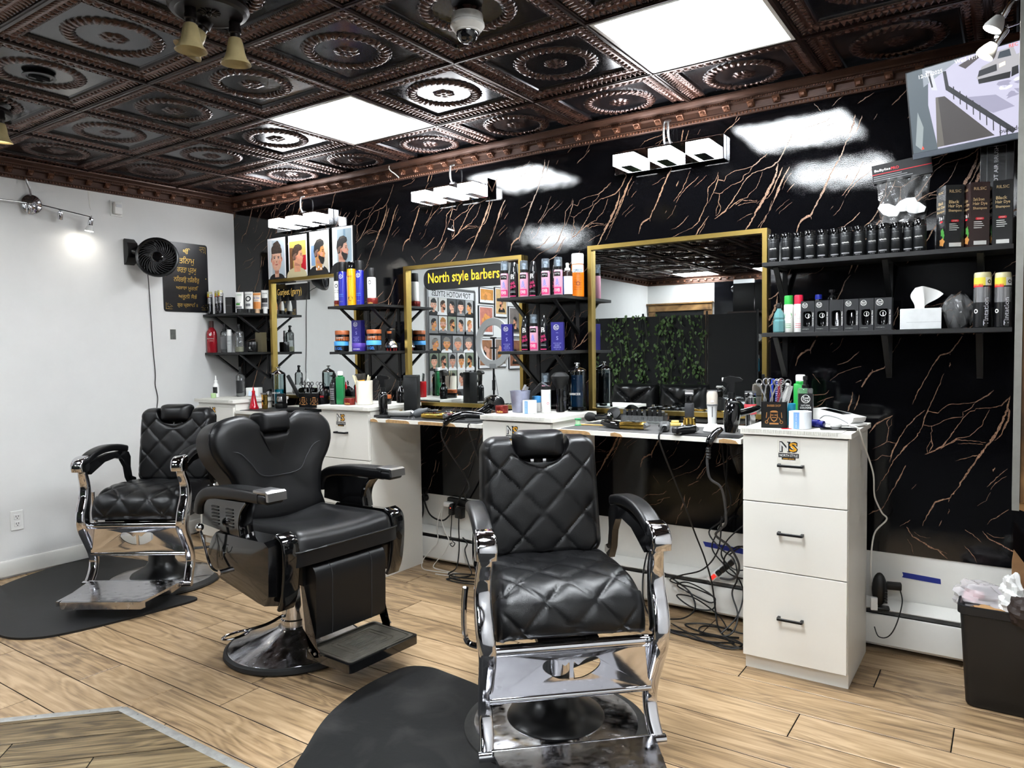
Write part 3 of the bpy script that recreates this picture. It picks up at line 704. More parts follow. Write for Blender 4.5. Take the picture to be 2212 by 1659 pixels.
# ================================================================ mirrors, signs and pictures on the black wall
GLASSM = mat('mirror_silver', (226, 230, 230), .0, 1.)
def mirror(label, xa, xb, z0, z1, tilt):
    t = thing('wall_mirror', label, 'mirror', (xa, Y1-.002, z0)); w, h = xb-xa, z1-z0; f, d = .022, .032
    obj('glass', [box(f-.004, w-f+.004, -.012, -.009, f-.004, h-f+.004)], GLASSM, t, rot=(tilt, 0, 0))
    obj('frame', [prism([(0, 0), (w, 0), (w-f, f), (f, f)], -d, 0, 'y'), prism([(0, h), (f, h-f), (w-f, h-f), (w, h)], -d, 0, 'y'),
                  prism([(0, 0), (f, f), (f, h-f), (0, h)], -d, 0, 'y'), prism([(w, 0), (w, h), (w-f, h-f), (w-f, f)], -d, 0, 'y')], BRASS, t, sharp=20)
    obj('backing', [box(.003, w-.003, -.006, -.001, .003, h-.003)], BLACKM, t)
    return t
TILT = math.radians(-.33)
mirror('brass-framed mirror nearest the white wall, below the row of portraits', -.802, .102, 1.0, 1.868, TILT)
mirror('brass-framed middle mirror with the long black and yellow name sign', .534, 1.437, .985, 1.866, TILT)
mirror('brass-framed right-hand mirror reflecting the ivy screen and leather sofa', 1.860, 2.800, .985, 1.876, TILT)
# name sign on the middle mirror
YEL = mat('yellow_lettering', (240, 190, 40), .4)
t = thing('name_sign', 'long black sign with yellow stencil lettering on the middle mirror', 'sign', (1.0, .4865, 1.770))
obj('board', [prism(rrect(.62, .128, .055, 6), -.004, 0, 'y')], BLACKM, t)
sg = txt('North style barbers', .545, .082, (0, -.0046, 0), .012)
obj('lettering', [sg], YEL, t)
cuts = []
for x in (-.255, -.225, -.165, -.125, -.045, .005, .055, .095, .135, .175, .215, .25): cuts.append(quad(x-.0017, x+.0017, -.045, .045, -.0051))
obj('stencil_gap', cuts, BLACKM, t)['kind'] = 'stuff'
# small plate on the left mirror
t = thing('name_plate', 'small black plate with gold script lettering on the left mirror', 'sign', (-.565, .4865, 1.768))
obj('board', [box(-.175, .175, -.004, 0, -.062, .062)], BLACKG, t)
obj('lettering', [txt('Gurjeet (garry)', .27, .062, (-.03, -.0046, -.002), .006)], INKGOLD, t)
obj('strip', [box(-.07, .17, -.0042, -.0005, .055, .066)], INKW, t)
# four haircut portraits
SK = [mat('skin_fair', (222, 172, 146), .6, var=.22, vscale=28), mat('skin_light', (214, 150, 116), .6, var=.22, vscale=28), mat('skin_tan', (206, 140, 76), .6, var=.22, vscale=28), mat('skin_olive', (200, 150, 128), .6, var=.22, vscale=28)]
HAIRM = [mat('hair_ash', (70, 58, 50), .6, var=.6, vscale=55), mat('hair_brown', (66, 44, 30), .6, var=.6, vscale=55), mat('hair_black', (20, 18, 18), .6, var=.6, vscale=55), mat('hair_dark', (30, 26, 26), .6, var=.6, vscale=55), mat('hair_grey', (120, 116, 112), .6), mat('hair_blond', (164, 112, 58), .6)]
def blob(cx, cz, rx, rz, y, n=22, sq=2., a0=0., a1=2*PI, wob=0., rot=0.):
    P_ = []; full = abs(a1-a0-2*PI) < 1e-6
    for k in range(n if full else n+1):
        a = a0+(a1-a0)*k/n; c, s = math.cos(a), math.sin(a); e = 2/sq
        r_ = 1+wob*math.sin(5*a+1.3)
        px, pz = rx*r_*math.copysign(abs(c)**e, c), rz*r_*math.copysign(abs(s)**e, s)
        P_.append((cx+px*math.cos(rot)-pz*math.sin(rot), cz+px*math.sin(rot)+pz*math.cos(rot)))
    return poly(P_, y)
def head_shapes(w, h, kind, skin, hair, cloth, y=-.001, flip=False, beard=False):
    """flat layers of a haircut photo, centred at 0; returns list of (shape, material)"""
    S = []; d = .00025
    def a(sh, m, k):
        V = [(-x if flip else x, y-d*k, z) for x, _, z in sh[0]]; S.append(((V, [tuple(reversed(f)) for f in sh[1]] if flip else sh[1]), m))
    if kind == 'front':
        a(blob(0, -h*.52, w*.40, h*.20, 0, sq=2.6, a0=0, a1=PI), cloth, 1)
        a(quad(-w*.10, w*.10, -h*.40, -h*.20), skin, 2)
        a(blob(0, -h*.02, w*.245, h*.245, 0, sq=2.4), skin, 3)
        for s in (-1, 1): a(blob(s*w*.25, -h*.03, w*.035, h*.05, 0), mat('skin_ear', (200, 120, 96), .7), 2)
        a(quad(-w*.10, w*.10, -h*.30, -h*.215), mat('skin_shadow', (176, 118, 96), .7), 2.5); a(blob(0, -h*.30, w*.10, h*.03, 0), mat('skin_shadow', ()), 2.6)
        for s in (-1, 1): a(poly([(s*w*.245, h*.10), (s*w*.205, h*.08), (s*w*.22, -h*.02), (s*w*.25, -h*.04)] if s > 0 else [(s*w*.25, -h*.04), (s*w*.22, -h*.02), (s*w*.205, h*.08), (s*w*.245, h*.10)]), mat('hair_fade', (128, 98, 84), .7, var=.3, vscale=60), 4)
        for s in (-1, 1): a(blob(s*w*.15, -h*.09, w*.06, h*.045, 0), mat('skin_blush', (216, 146, 124), .7), 3.5); a(blob(s*w*.10, h*.004, w*.05, h*.014, 0), mat('eye_white', (222, 214, 206), .5), 5.5)
        a(blob(0, h*.11, w*.13, h*.035, 0), mat('skin_bright', (232, 188, 164), .6), 3.5); a(poly([(-w*.02, -h*.055), (w*.015, -h*.055), (w*.008, h*.02), (-w*.008, h*.02)]), mat('skin_bright', ()), 5.2)
        a(blob(0, h*.13, w*.26, h*.17, 0, sq=2.3, a0=-.15, a1=PI+.15, wob=.05), hair, 4)
        a(blob(w*.02, h*.24, w*.19, h*.12, 0, wob=.09), hair, 5)
        for s in (-1, 1):
            a(blob(s*w*.10, h*.005, w*.045, h*.011, 0), HAIRM[2], 6); a(blob(s*w*.10, h*.035, w*.06, h*.008, 0), hair, 6)
        a(blob(0, -h*.06, w*.03, h*.035, 0), mat('skin_shadow', (176, 118, 96), .7), 5); a(blob(0, -h*.135, w*.07, h*.013, 0), mat('lips', (170, 84, 78), .6), 6)
        if beard: a(blob(0, -h*.14, w*.24, h*.14, 0, a0=PI, a1=2*PI), hair, 5); a(blob(0, -h*.125, w*.08, h*.018, 0), mat('lips', ()), 7)
    else:
        a(blob(-w*.06, -h*.55, w*.46, h*.26, 0, sq=2.4, a0=0, a1=PI), cloth, 1)
        a(poly([(-w*.16, -h*.40), (w*.12, -h*.40), (w*.10, -h*.12), (-w*.18, -h*.08)]), skin, 2)
        a(poly([(w*.02, h*.20), (w*.16, h*.16), (w*.215, h*.06), (w*.22, h*.01), (w*.275, -h*.055), (w*.24, -h*.075), (w*.235, -h*.105), (w*.245, -h*.13), (w*.225, -h*.15), (w*.21, -h*.20), (w*.12, -h*.225), (-w*.08, -h*.12), (-w*.16, h*.05), (-w*.10, h*.2)]), skin, 3)
        a(poly([(w*.17, h*.13), (w*.06, h*.11), (w*.02, h*.03), (-w*.07, h*.0), (-w*.10, -h*.10), (-w*.20, -h*.11), (-w*.25, h*.03), (-w*.22, h*.17), (-w*.10, h*.27), (w*.06, h*.29), (w*.19, h*.24), (w*.215, h*.17)]), hair, 4)
        a(blob(-w*.055, -h*.045, w*.035, h*.05, 0, rot=.2), mat('skin_ear', (200, 120, 96), .7), 5)
        a(blob(-w*.05, -h*.045, w*.016, h*.028, 0, rot=.2), mat('skin_shadow', (176, 118, 96), .7), 5.5)
        a(poly([(-w*.02, h*.045), (-w*.07, h*.02), (-w*.12, -h*.06), (-w*.17, -h*.10), (-w*.23, -h*.04), (-w*.19, h*.03), (-w*.08, h*.07)]), mat('hair_fade', (128, 98, 84), .7, var=.3, vscale=60), 4.5)
        a(poly([(-w*.12, -h*.16), (w*.10, -h*.225), (w*.11, -h*.27), (-w*.14, -h*.24)]), mat('skin_shadow', ()), 2.5)
        a(blob(w*.10, -h*.05, w*.06, h*.05, 0), mat('skin_blush', (216, 146, 124), .7), 3.5); a(poly([(w*.20, h*.02), (w*.262, -h*.055), (w*.235, -h*.06), (w*.20, -h*.03)]), mat('skin_shadow', ()), 3.4)
        a(poly([(-w*.10, h*.255), (w*.06, h*.275), (w*.15, h*.235), (w*.03, h*.24), (-w*.09, h*.215)]), HAIRM[0], 4.6)
        a(blob(w*.16, h*.01, w*.035, h*.009, 0), HAIRM[2], 5); a(blob(w*.165, h*.045, w*.05, h*.008, 0), hair, 5)
        if beard: a(poly([(w*.225, -h*.12), (w*.22, -h*.20), (w*.16, -h*.275), (w*.06, -h*.25), (-w*.04, -h*.12), (-w*.03, -h*.03), (w*.02, -h*.08), (w*.12, -h*.11)]), hair, 5)
        a(blob(w*.225, -h*.128, w*.03, h*.009, 0), mat('lips', ()), 6)
    return S
def put(name, layers, parent, loc=(0, 0, 0), rot=(0, 0, 0)):
    ms = []; sh = []
    for s, m in layers:
        if m not in ms: ms.append(m)
        sh.append((s, ms.index(m)))
    return obj(name, sh, ms, parent, loc, rot, sharp=None)
PAPER = mat('photo_paper', (226, 226, 228), .3)
def portrait(label, x, z, w, h, bg, lay, rot=0.):
    t = thing('portrait_picture', label, 'picture', (x, Y1-.0015, z), rot=(0, rot, 0), group='haircut portraits over the left mirror')
    obj('panel', [box(-w/2, w/2, -.016, 0, -h/2, h/2)], BLACKM, t); obj('print_border', [quad(-w/2+.003, w/2-.003, -h/2+.003, h/2-.003, -.0163)], PAPER, t)
    put('print', [(quad(-w*.43, w*.43, -h*.44, h*.44, -.0167), bg[0])]+bg[1]+lay, t)
    return t
def vq(x0, x1, z0, z1, k): return quad(x0, x1, z0, z1, -.0167-.0002*k)
PX = [-.722, -.490, -.261, -.030]
bgA = mat('photo_pale_blue', (178, 190, 198), .6); bgB = mat('photo_yellow', (196, 170, 84), .6); bgC = mat('photo_cream', (206, 198, 180), .6); bgD = mat('photo_grey_blue', (150, 168, 178), .6)
w_, h_ = .205, .30
portrait('portrait print of a short-sided haircut seen from the front, nearest the white wall', PX[0], 2.022, w_, h_, (bgA, [(vq(-.08, -.05, -.13, .13, 1), mat('photo_white', (214, 218, 220), .6))]), head_shapes(w_*1.1, h_*1.15, 'front', SK[0], HAIRM[0], INKK, -.0175))
portrait('portrait print of swept brown hair before a yellow and red background', PX[1], 2.022, w_, h_, (bgB, [(vq(.035, .088, -.11, -.0, 1), RED), (vq(-.088, -.05, -.12, .06, 1), mat('photo_brown', (110, 72, 40), .6)), (vq(-.088, .088, .105, .132, 1), PAPER), (vq(-.088, .088, -.132, -.105, 2), PAPER)]), head_shapes(w_*1.15, h_*.95, 'side', SK[1], HAIRM[1], mat('photo_beige', (190, 178, 140), .6), -.0175))
portrait('portrait print of a full black beard and patterned barber cape', PX[2], 2.028, w_, h_, (bgC, [(vq(-.085, -.045, -.09, .05, 1), mat('photo_blue', (120, 150, 186), .6))]), head_shapes(w_*1.12, h_*1.05, 'side', SK[2], HAIRM[2], INKK, -.0175, beard=True)+[(blob(-.03+.022*k, -.115+.012*(k % 2), .007, .009, -.0192, 10), PAPER) for k in range(4)])
portrait('portrait print of a cropped dark haircut, rightmost of the row', PX[3], 2.032, w_, h_, (bgD, [(vq(-.088, -.05, -.13, .13, 1), mat('photo_white', ())), (vq(.01, .03, -.1, .13, 1), mat('photo_teal', (110, 140, 160), .6))]), head_shapes(w_*1.1, h_*1.0, 'side', SK[3], HAIRM[3], INKK, -.0175, beard=True), .01)
# white scrap of tape and loose clip on the wall
t = thing('wall_clip', 'small white clip stuck on the black wall under the middle vanity light', 'clip', (.905, Y1, 2.065), rot=(0, .35, 0))
obj('clip', [rbox(-.026, .026, -.006, 0, -.004, .004, .002, 1)], BWHITE, t); obj('pin', [tube([(.0, -.004, .004), (.004, -.004, .03), (.024, -.004, .012)], .0012, 5)], STEEL, t)
# ================================================================ things on the white wall
t = thing('wall_fan', 'black round wall fan on a bracket beside the black plaque', 'fan', (X0, -.33, 2.035))
obj('wall_mount', [prism([(.0, -.09), (.0, .075), (.012, .085), (.05, .055), (.06, .02), (.055, -.03), (.03, -.075)], -.035, .035, 'y')], BLACK, t)
fb = bpy.data.objects.new('fan_head', None); COL.objects.link(fb); fb.parent = t; fb.location = (.17, .105, -.045); fb.rotation_euler = (math.radians(86), 0, math.radians(56))
obj('neck', [rod((.05, .0, .0), (.155, .085, -.04), .019, .024, 12)], BLACK, t)
R_ = .132
obj('shell', [lathe([(.055, -.075), (.085, -.07), (.112, -.04), (R_, -.005), (R_+.004, .02), (R_, .033), (R_-.010, .036), (R_-.018, .028), (R_-.014, .0), (.09, -.045), (.05, -.06)], 44, cap=False), lathe([(0, -.075), (.056, -.075)], 24)], BLACK, fb)
gr = []
for k in range(30):
    a = 2*PI*k/30; P_ = []
    for i in range(7):
        q = i/6; rr = .034+(R_-.046)*q; aa = a+q*.85; P_.append((rr*math.cos(aa), rr*math.sin(aa), .030-.006*q+.006*math.sin(q*PI)))
    gr.append(tube(P_, .0022, 4))
obj('grille', gr, mat('fan_grille', (58, 58, 61), .35), fb)['kind'] = 'stuff'
obj('hub_cap', [lathe([(0, .040), (.030, .039), (.036, .034), (.036, .024), (0, .024)][::-1], 24)], BLACKG, fb)
bl = []
for k in range(3):
    a = 2*PI*k/3; bl.append(tf(surf(lambda u, v: ((.02+.075*u), (-.035+.07*v)*(.5+.7*u), .012*(v-.5)*2), 6, 4), (0, 0, 0), (0, 0, a)))
obj('blade', bl, mat('fan_blade', (12, 12, 13), .35), fb)
fc = obj('power_cord', [tube(spline([(.10, .07, 1.90), (.02, .12, 1.84), (.008, .132, 1.70), (.008, .14, 1.4), (.008, .15, 1.2), (.008, .146, 1.12), (.009, .16, 1.03), (.010, .15, .95), (.010, .13, .8), (.010, .12, .55)], 8), .0028, 6)], CABLE, t, (0, 0, -2.035))
# black plaque with gold Gurmukhi lettering
t = thing('prayer_plaque', 'black rectangular plaque with gold Gurmukhi lettering on the white wall', 'plaque', (X0+.001, .082, 1.888), rot=(0, 0, PI/2))
pw, ph = .355, .500
obj('board', [prism(rrect(pw, ph, .02, 4), -.005, 0, 'y')], mat('plaque_black', (22, 22, 26), .3), t)
PLAQ = mat('plaque_gold', (214, 176, 92), .3, .6)
LINES = [('\u0a74', .055, .042, .192, .01), ('\u0a38\u0a24\u0a3f\u0a28\u0a3e\u0a2e\u0a41', .150, .062, .122, -.005), ('\u0a15\u0a30\u0a24\u0a3e \u0a2a\u0a41\u0a30\u0a16\u0a41', .150, .046, .048, .008),
         ('\u0a28\u0a3f\u0a30\u0a2d\u0a09 \u0a28\u0a3f\u0a30\u0a35\u0a48\u0a30\u0a41', .200, .050, -.015, .004), ('\u0a05\u0a15\u0a3e\u0a32 \u0a2e\u0a42\u0a30\u0a24\u0a3f', .175, .042, -.078, .006), ('\u0a05\u0a1c\u0a42\u0a28\u0a40 \u0a38\u0a48\u0a2d\u0a70', .145, .044, -.140, .008), ('\u0a17\u0a41\u0a30 \u0a2a\u0a4d\u0a30\u0a38\u0a3e\u0a26\u0a3f \u0965', .160, .040, -.200, .004)]
for b, w, h, z, dx in LINES: obj('lettering', [txt(b, w, h, (dx, -.0056, z))], PLAQ, t)
def flourish(cx, cz, sx, sz):
    S = []
    for k, (r0, a0, a1, ox, oz) in enumerate(((.016, 0, 4.6, 0, 0), (.010, 1., 5.5, .012, .016), (.009, 3., 7.4, -.014, .012), (.007, 0, 4.4, .014, -.012))):
        P_ = [(cx+sx*(ox+r0*(1-.55*i/14)*math.cos(a0+(a1-a0)*i/14)), 0, cz+sz*(oz+r0*(1-.55*i/14)*math.sin(a0+(a1-a0)*i/14))) for i in range(15)]
        S.append(([(p[0], -.0056, p[2]+d) for p in P_ for d in (-.0012, .0012)], [(2*i, 2*i+2, 2*i+3, 2*i+1) for i in range(14)]))
    S += [quad(min(cx+sx*.03, cx-sx*.02), max(cx+sx*.03, cx-sx*.02), cz+sz*.026-.0012, cz+sz*.026+.0012, -.0056), quad(cx+sx*.026-.0012, cx+sx*.026+.0012, min(cz+sz*.026, cz-sz*.02), max(cz+sz*.026, cz-sz*.02), -.0056)]
    return S
obj('ornament', flourish(.135, .205, 1, 1)+flourish(-.135, -.205, -1, -1)+flourish(.135, -.205, 1, -1)+flourish(-.135, .205, -1, 1), PLAQ, t)['kind'] = 'stuff'
for sx in (-1, 1): obj('screw', [tf(lathe([(.004, 0), (.0035, .002), (0, .0025)][::-1], 10), (sx*.158, -.005, 0), (PI/2, 0, 0))], PLAQ, t)
# motion sensor on a plate
t = thing('motion_sensor', 'white motion sensor on a square plate high on the white wall', 'sensor', (X0, -.405, 2.313), rot=(0, 0, PI/2))
obj('plate', [rbox(-.040, .040, -.006, 0, -.052, .055, .003, 1)], BWHITE, t); obj('body', [rbox(-.026, .026, -.040, -.006, -.040, .042, .008, 2)], BWHITE, t); obj('lens', [rbox(-.02, .02, -.042, -.036, .006, .026, .004, 2)], mat('sensor_lens', (200, 200, 202), .2), t)
t = thing('wall_crack_filler', 'thin loose strip of white tape hanging below the crown moulding', 'tape', (X0+.001, -.58, 2.34))
obj('tape', [prism([(-.004, .07), (.004, .07), (.008, -.02), (.012, -.06), (.002, -.03)], 0, .0012, 'x')], TRIMW, t)
# open box in the wall
t = thing('wall_box', 'small open electrical box cut into the white wall below the plaque', 'electrical box', (X0, -.033, 1.474), rot=(0, 0, PI/2))
obj('rim', [box(-.026, .026, -.002, 0, .036, .040), box(-.026, .026, -.002, 0, -.040, -.036), box(-.026, -.022, -.002, 0, -.036, .036), box(.022, .026, -.002, 0, -.036, .036)], TRIMW, t)
obj('opening', [quad(-.022, .022, -.036, .036, -.0008)], mat('box_interior', (96, 98, 94), .6, var=.5, vscale=40), t)
# duplex outlet
t = thing('wall_outlet', 'white duplex wall outlet low on the white wall', 'outlet', (X0, -1.086, .339), rot=(0, 0, PI/2))
obj('plate', [rbox(-.036, .036, -.006, 0, -.060, .060, .003, 1)], BWHITE, t)
for s in (-1, 1): 
    obj('receptacle', [rbox(-.017, .017, -.0085, -.005, s*.022-.016, s*.022+.016, .003, 1)], BWHITE, t)
    obj('slot', [quad(-.008, -.005, s*.022-.002, s*.022+.009, -.0088), quad(.005, .008, s*.022-.002, s*.022+.009, -.0088), disc(0, s*.022-.008, .003, y=-.0088, n=10)], INKK, t)
# ================================================================ screen, wooden post and what hangs on the right
SCR = {}
def scr(n, c, s=1.0): return emis('screen_'+n, c, s)
t = thing('television', 'wall-mounted television tilted forward showing a snowy outdoor camera view', 'television', (3.397, .40, 2.085))
t.rotation_euler = (math.radians(12.5), 0, math.radians(-18))
TW, TH = .60, .335
obj('housing', [rbox(0, TW, 0, .035, 0, TH, .004, 2)], mat('tv_bezel', (34, 35, 38), .4), t)
obj('arm', [box(TW*.4, TW*.6, .035, .06, TH*.3, TH*.7), rod((TW*.5, .06, TH*.5), (TW*.42, .17, TH*.48), .018)], BLACKM, t)
obj('stand_lip', [rbox(.004, TW-.004, -.004, .02, -.008, .016, .003, 1)], mat('tv_bezel_grey', (70, 76, 84), .4), t)
def sp_(pts, k): return poly([(TW*(.012+a*.976), TH*(.05+b*.935)) for a, b in pts], -.0005-.00025*k)
SL = [(sp_([(0, 0), (1, 0), (1, 1), (0, 1)], 0), scr('snow', (178, 176, 196), .95)),
      (sp_([(0, 0), (.16, 0), (.12, .55), (.13, .8), (.1, 1), (0, 1)], 1), scr('wall', (92, 104, 112), .7)),
      (sp_([(.10, .78), (.34, 1), (.1, 1)], 2), scr('sky', (150, 158, 168), .8)),
      (sp_([(.175, .62), (.225, .61), (.50, .02), (.20, .02)], 3), scr('deck', (84, 80, 80), .6)),
      (sp_([(.155, .02), (.2, .02), (.185, .62), (.17, .62)], 4), scr('edge', (120, 116, 110), .6)),
      (sp_([(.225, .90), (.245, .9), (.255, .72), (.62, .04), (.60, .0), (.235, .68)], 4), scr('rail', (58, 60, 66), .6)),
      (sp_([(.12, .97), (.16, .95), (.185, .7), (.15, .72)], 4), scr('awning', (196, 198, 204), .9)), (sp_([(.132, .93), (.145, .93), (.16, .75), (.15, .75)], 5), scr('rail', ())),
      (sp_([(.32, .92), (.44, .99), (.44, .94), (.36, .86)], 4), scr('shed', (96, 90, 92), .6)),
      (sp_([(.02, .1), (.06, .02), (.08, .3), (.05, .5)], 4), scr('pale', (150, 160, 162), .8)), (sp_([(.055, .03), (.075, .03), (.066, .075)], 6), scr('warn', (220, 80, 60), .9)),
      (sp_([(.30, .55), (.52, .48), (.62, .30), (.5, .28), (.36, .46)], 2), scr('snow_shade', (150, 148, 170), .85)), (sp_([(.62, .5), (.8, .42), (.95, .2), (.9, .15), (.7, .3)], 2), scr('snow_shade', ())),
      (sp_([(.5, .8), (.7, .86), (.95, .8), (.8, .74)], 2), scr('snow_lit', (204, 204, 222), 1.05))]
for k in range(9):
    a = .28+.036*k; b = .70-.072*k; SL.append((sp_([(a, b), (a+.006, b-.01), (a+.002, b-.16-.006*k), (a-.004, b-.15-.006*k)], 4), scr('rail', ())))
def pickup(ox, oz, s, body):
    q = lambda pts, k: sp_([(ox+a*s, oz+b*s) for a, b in pts], k)
    return [(q([(0, .30), (.10, .62), (.30, .72), (.36, .98), (.62, 1.0), (.66, .72), (.95, .78), (.95, .52), (.62, .30), (.52, .14), (.06, .10)], 5), body), (q([(.02, .32), (.34, .36), (.34, .58), (.05, .52)], 6), scr('rail', ())), (q([(.36, .74), (.40, .94), (.56, .95), (.58, .72)], 6), scr('window', (70, 80, 90), .6)),
            (q([(.03, .08), (.54, .02), (.56, .22), (.02, .24)], 6), scr('tyre', (36, 36, 40), .5)), (q([(.56, .04), (.68, .10), (.68, .36), (.58, .34)], 7), scr('tyre', ())), (q([(.86, .36), (.95, .42), (.94, .62), (.86, .58)], 7), scr('tyre', ())), (q([(.38, .44), (.48, .48), (.48, .6), (.38, .56)], 7), scr('lamp', (246, 230, 190), 1.3))]
SL += pickup(.42, .62, .34, scr('truck', (172, 170, 174), .8))+pickup(.70, .52, .40, scr('truck_dark', (96, 84, 84), .6))
RS = random.Random(2)
for k in range(26):
    a, b = RS.uniform(.34, .97), RS.uniform(.06, .6)
    if b > 1.05-1.6*(a-.2): SL.append((sp_([(a+RS.uniform(.02, .05)*math.cos(q), b+RS.uniform(.01, .035)*math.sin(q)) for q in [i*PI/4 for i in range(8)]], 3), scr('snow_shade', ()) if k % 2 else scr('snow_lit', ())))
put('picture', SL, t)
tl = lambda b, x, z, h, m: obj('screen_text', [txt(b, None, TH*h, (TW*x, -.0035, TH*z), .006)], m, t)
tl('12-31-2025', .16, .905, .042, scr('text', (235, 235, 240), 1.3)); tl('Wed 11:10:16', .40, .955, .042, scr('text', ())); tl('outside', .585, .10, .05, scr('dark_text', (40, 40, 48), .2)); tl('REC', .63, .96, .035, scr('warn', ()))
# hanging timber post with a metal corner bead and a notice
t = thing('wooden_post', 'stained wooden post with grey metal edge at the right border', 'post', (3.752, -.46, .862))
obj('timber', [rbox(.016, .115, .008, .25, 0, 1.652, .004, 1)], BEAMWOOD, t)
obj('metal_edge', [box(0, .018, 0, .004, -.02, 1.652), box(0, .0025, .004, .25, -.02, 1.652)], mat('grey_corner_bead', (150, 148, 142), .45, .5, var=.2, vscale=12), t)
obj('broken_end', [prism([(.018, -.02), (.05, -.03), (.06, -.005), (.10, 0), (.018, 0)], .02, .09, 'y')], mat('raw_wood', (176, 134, 88), .8), t)
t = thing('notice_sheet', 'grey notice sheet fixed to the wooden post at the right border', 'notice', (3.795, -.464, 1.04))
obj('sheet', [box(0, .21, -.002, .0, -.06, .52)], mat('notice_grey', (126, 122, 120), .5), t); obj('dark_field', [quad(.006, .204, .12, .51, -.0024)], INKK, t)

t = thing('wire_stub', 'short white wire stub hooked over the crown moulding left of the middle lamp', 'wire', (.47, Y1-.07, 2.47))
obj('wire', [tube(spline([(0, 0, .03), (.004, -.008, .02), (.012, -.004, .0), (.03, .02, -.02), (.04, .045, -.04)], 5), .0035, 6)], CABLEW, t)
# ================================================================ barber chairs
def se(u, p):  # keeps sign
    return math.copysign(abs(u)**p, u)
def cushion(w, h, t, nu=56, nv=56, quilt=None, round_=.18, taper=0., puff=.35, bulge=0., notch=None, qd=.006, face='y'):
    """padded slab: local x width, z height (0..h), front towards -y; quilt=(a,b) diamond pitch"""
    V, F = [], []
    def outline(u, v):
        # map the square to a rounded rectangle
        x, z = u, v; k = round_
        ax, az = max(0, abs(x)-(1-k)), max(0, abs(z)-(1-k)*1.0)
        if ax > 0 and az > 0:
            m = max(ax, az); l = math.hypot(ax, az); x = math.copysign((1-k)+ax*m/l, x); z = math.copysign((1-k)+az*m/l, z)
        return x, z
    def thick(u, v):
        e = max(abs(u), abs(v)); return (1-max(0, (e-(1-puff))/puff)**2.2)**.5 if e < 1 else 0.
    for j in range(nv+1):
        for i in range(nu+1):
            u, v = se(2*i/nu-1, .8), se(2*j/nv-1, .8)
            x, z = outline(u, v)
            zz = h*(z+1)/2; ww = w/2*(1-taper*(zz/h)); xx = x*ww
            d = t*thick(u, v)+bulge*(1-x*x)*(1-z*z)
            if quilt and thick(u, v) > .5:
                a, b = quilt; p, q = xx/a+zz/b, xx/a-zz/b
                g = min(abs(p-round(p)), abs(q-round(q)))*min(a, b)
                d -= qd*math.exp(-(g/.0052)**2)*min(1, (thick(u, v)-.5)*4); d += qd*.55*min(1, g/.04)
            if notch:
                nw, nd = notch; e = max(0., 1-(abs(xx)/nw)**4); zz -= nd*e*max(0, (zz/h-.6)/.4)**2
            V.append((xx, -d, zz))
    n = nu+1
    for j in range(nv):
        for i in range(nu):
            a = j*n+i; F.append((a, a+1, a+n+1, a+n))
    # back face
    o = len(V)
    for j in range(nv+1):
        for i in range(nu+1):
            x, y, z = V[j*n+i]; V.append((x, .012*thick(se(2*i/nu-1, .8), se(2*j/nv-1, .8))**.5 if False else 0., z))
    for j in range(nv):
        for i in range(nu):
            a = o+j*n+i; F.append((a, a+n, a+n+1, a+1))
    return V, F
def scratchy(name, col):
    m = mat(name, col, .16, 1.); nt, N, L, p = nodes(m)
    tc = N.new('ShaderNodeTexCoord'); mp = N.new('ShaderNodeMapping'); mp.inputs['Scale'].default_value = (22, 34, 22); mp.inputs['Rotation'].default_value = (0, 0, .6)
    n = N.new('ShaderNodeTexNoise'); n.inputs['Scale'].default_value = 1.; n.inputs['Detail'].default_value = 8
    r = N.new('ShaderNodeMapRange'); r.inputs[1].default_value = .35; r.inputs[2].default_value = .7; r.inputs[3].default_value = .09; r.inputs[4].default_value = .30
    L.new(tc.outputs['Object'], mp.inputs[0]); L.new(mp.outputs[0], n.inputs['Vector']); L.new(n.outputs['Fac'], r.inputs[0]); L.new(r.outputs[0], p.inputs['Roughness'])
    return m
SCR_CHROME = scratchy('scratched_chrome', (196, 196, 200))
def half_heart(cx, cz, s, sgn):
    P_ = [(.10, -.50), (.10, .30), (.30, .16), (.55, .36), (.85, .50), (1.15, .48), (1.32, .32), (1.32, .10), (1.15, -.12), (.85, -.32), (.5, -.46)]
    P_ = [(p.x, p.y) for p in spline([(a, b, 0) for a, b in P_], 3)]
    return [(cx+sgn*a*s, cz+b*s) for a, b in P_]
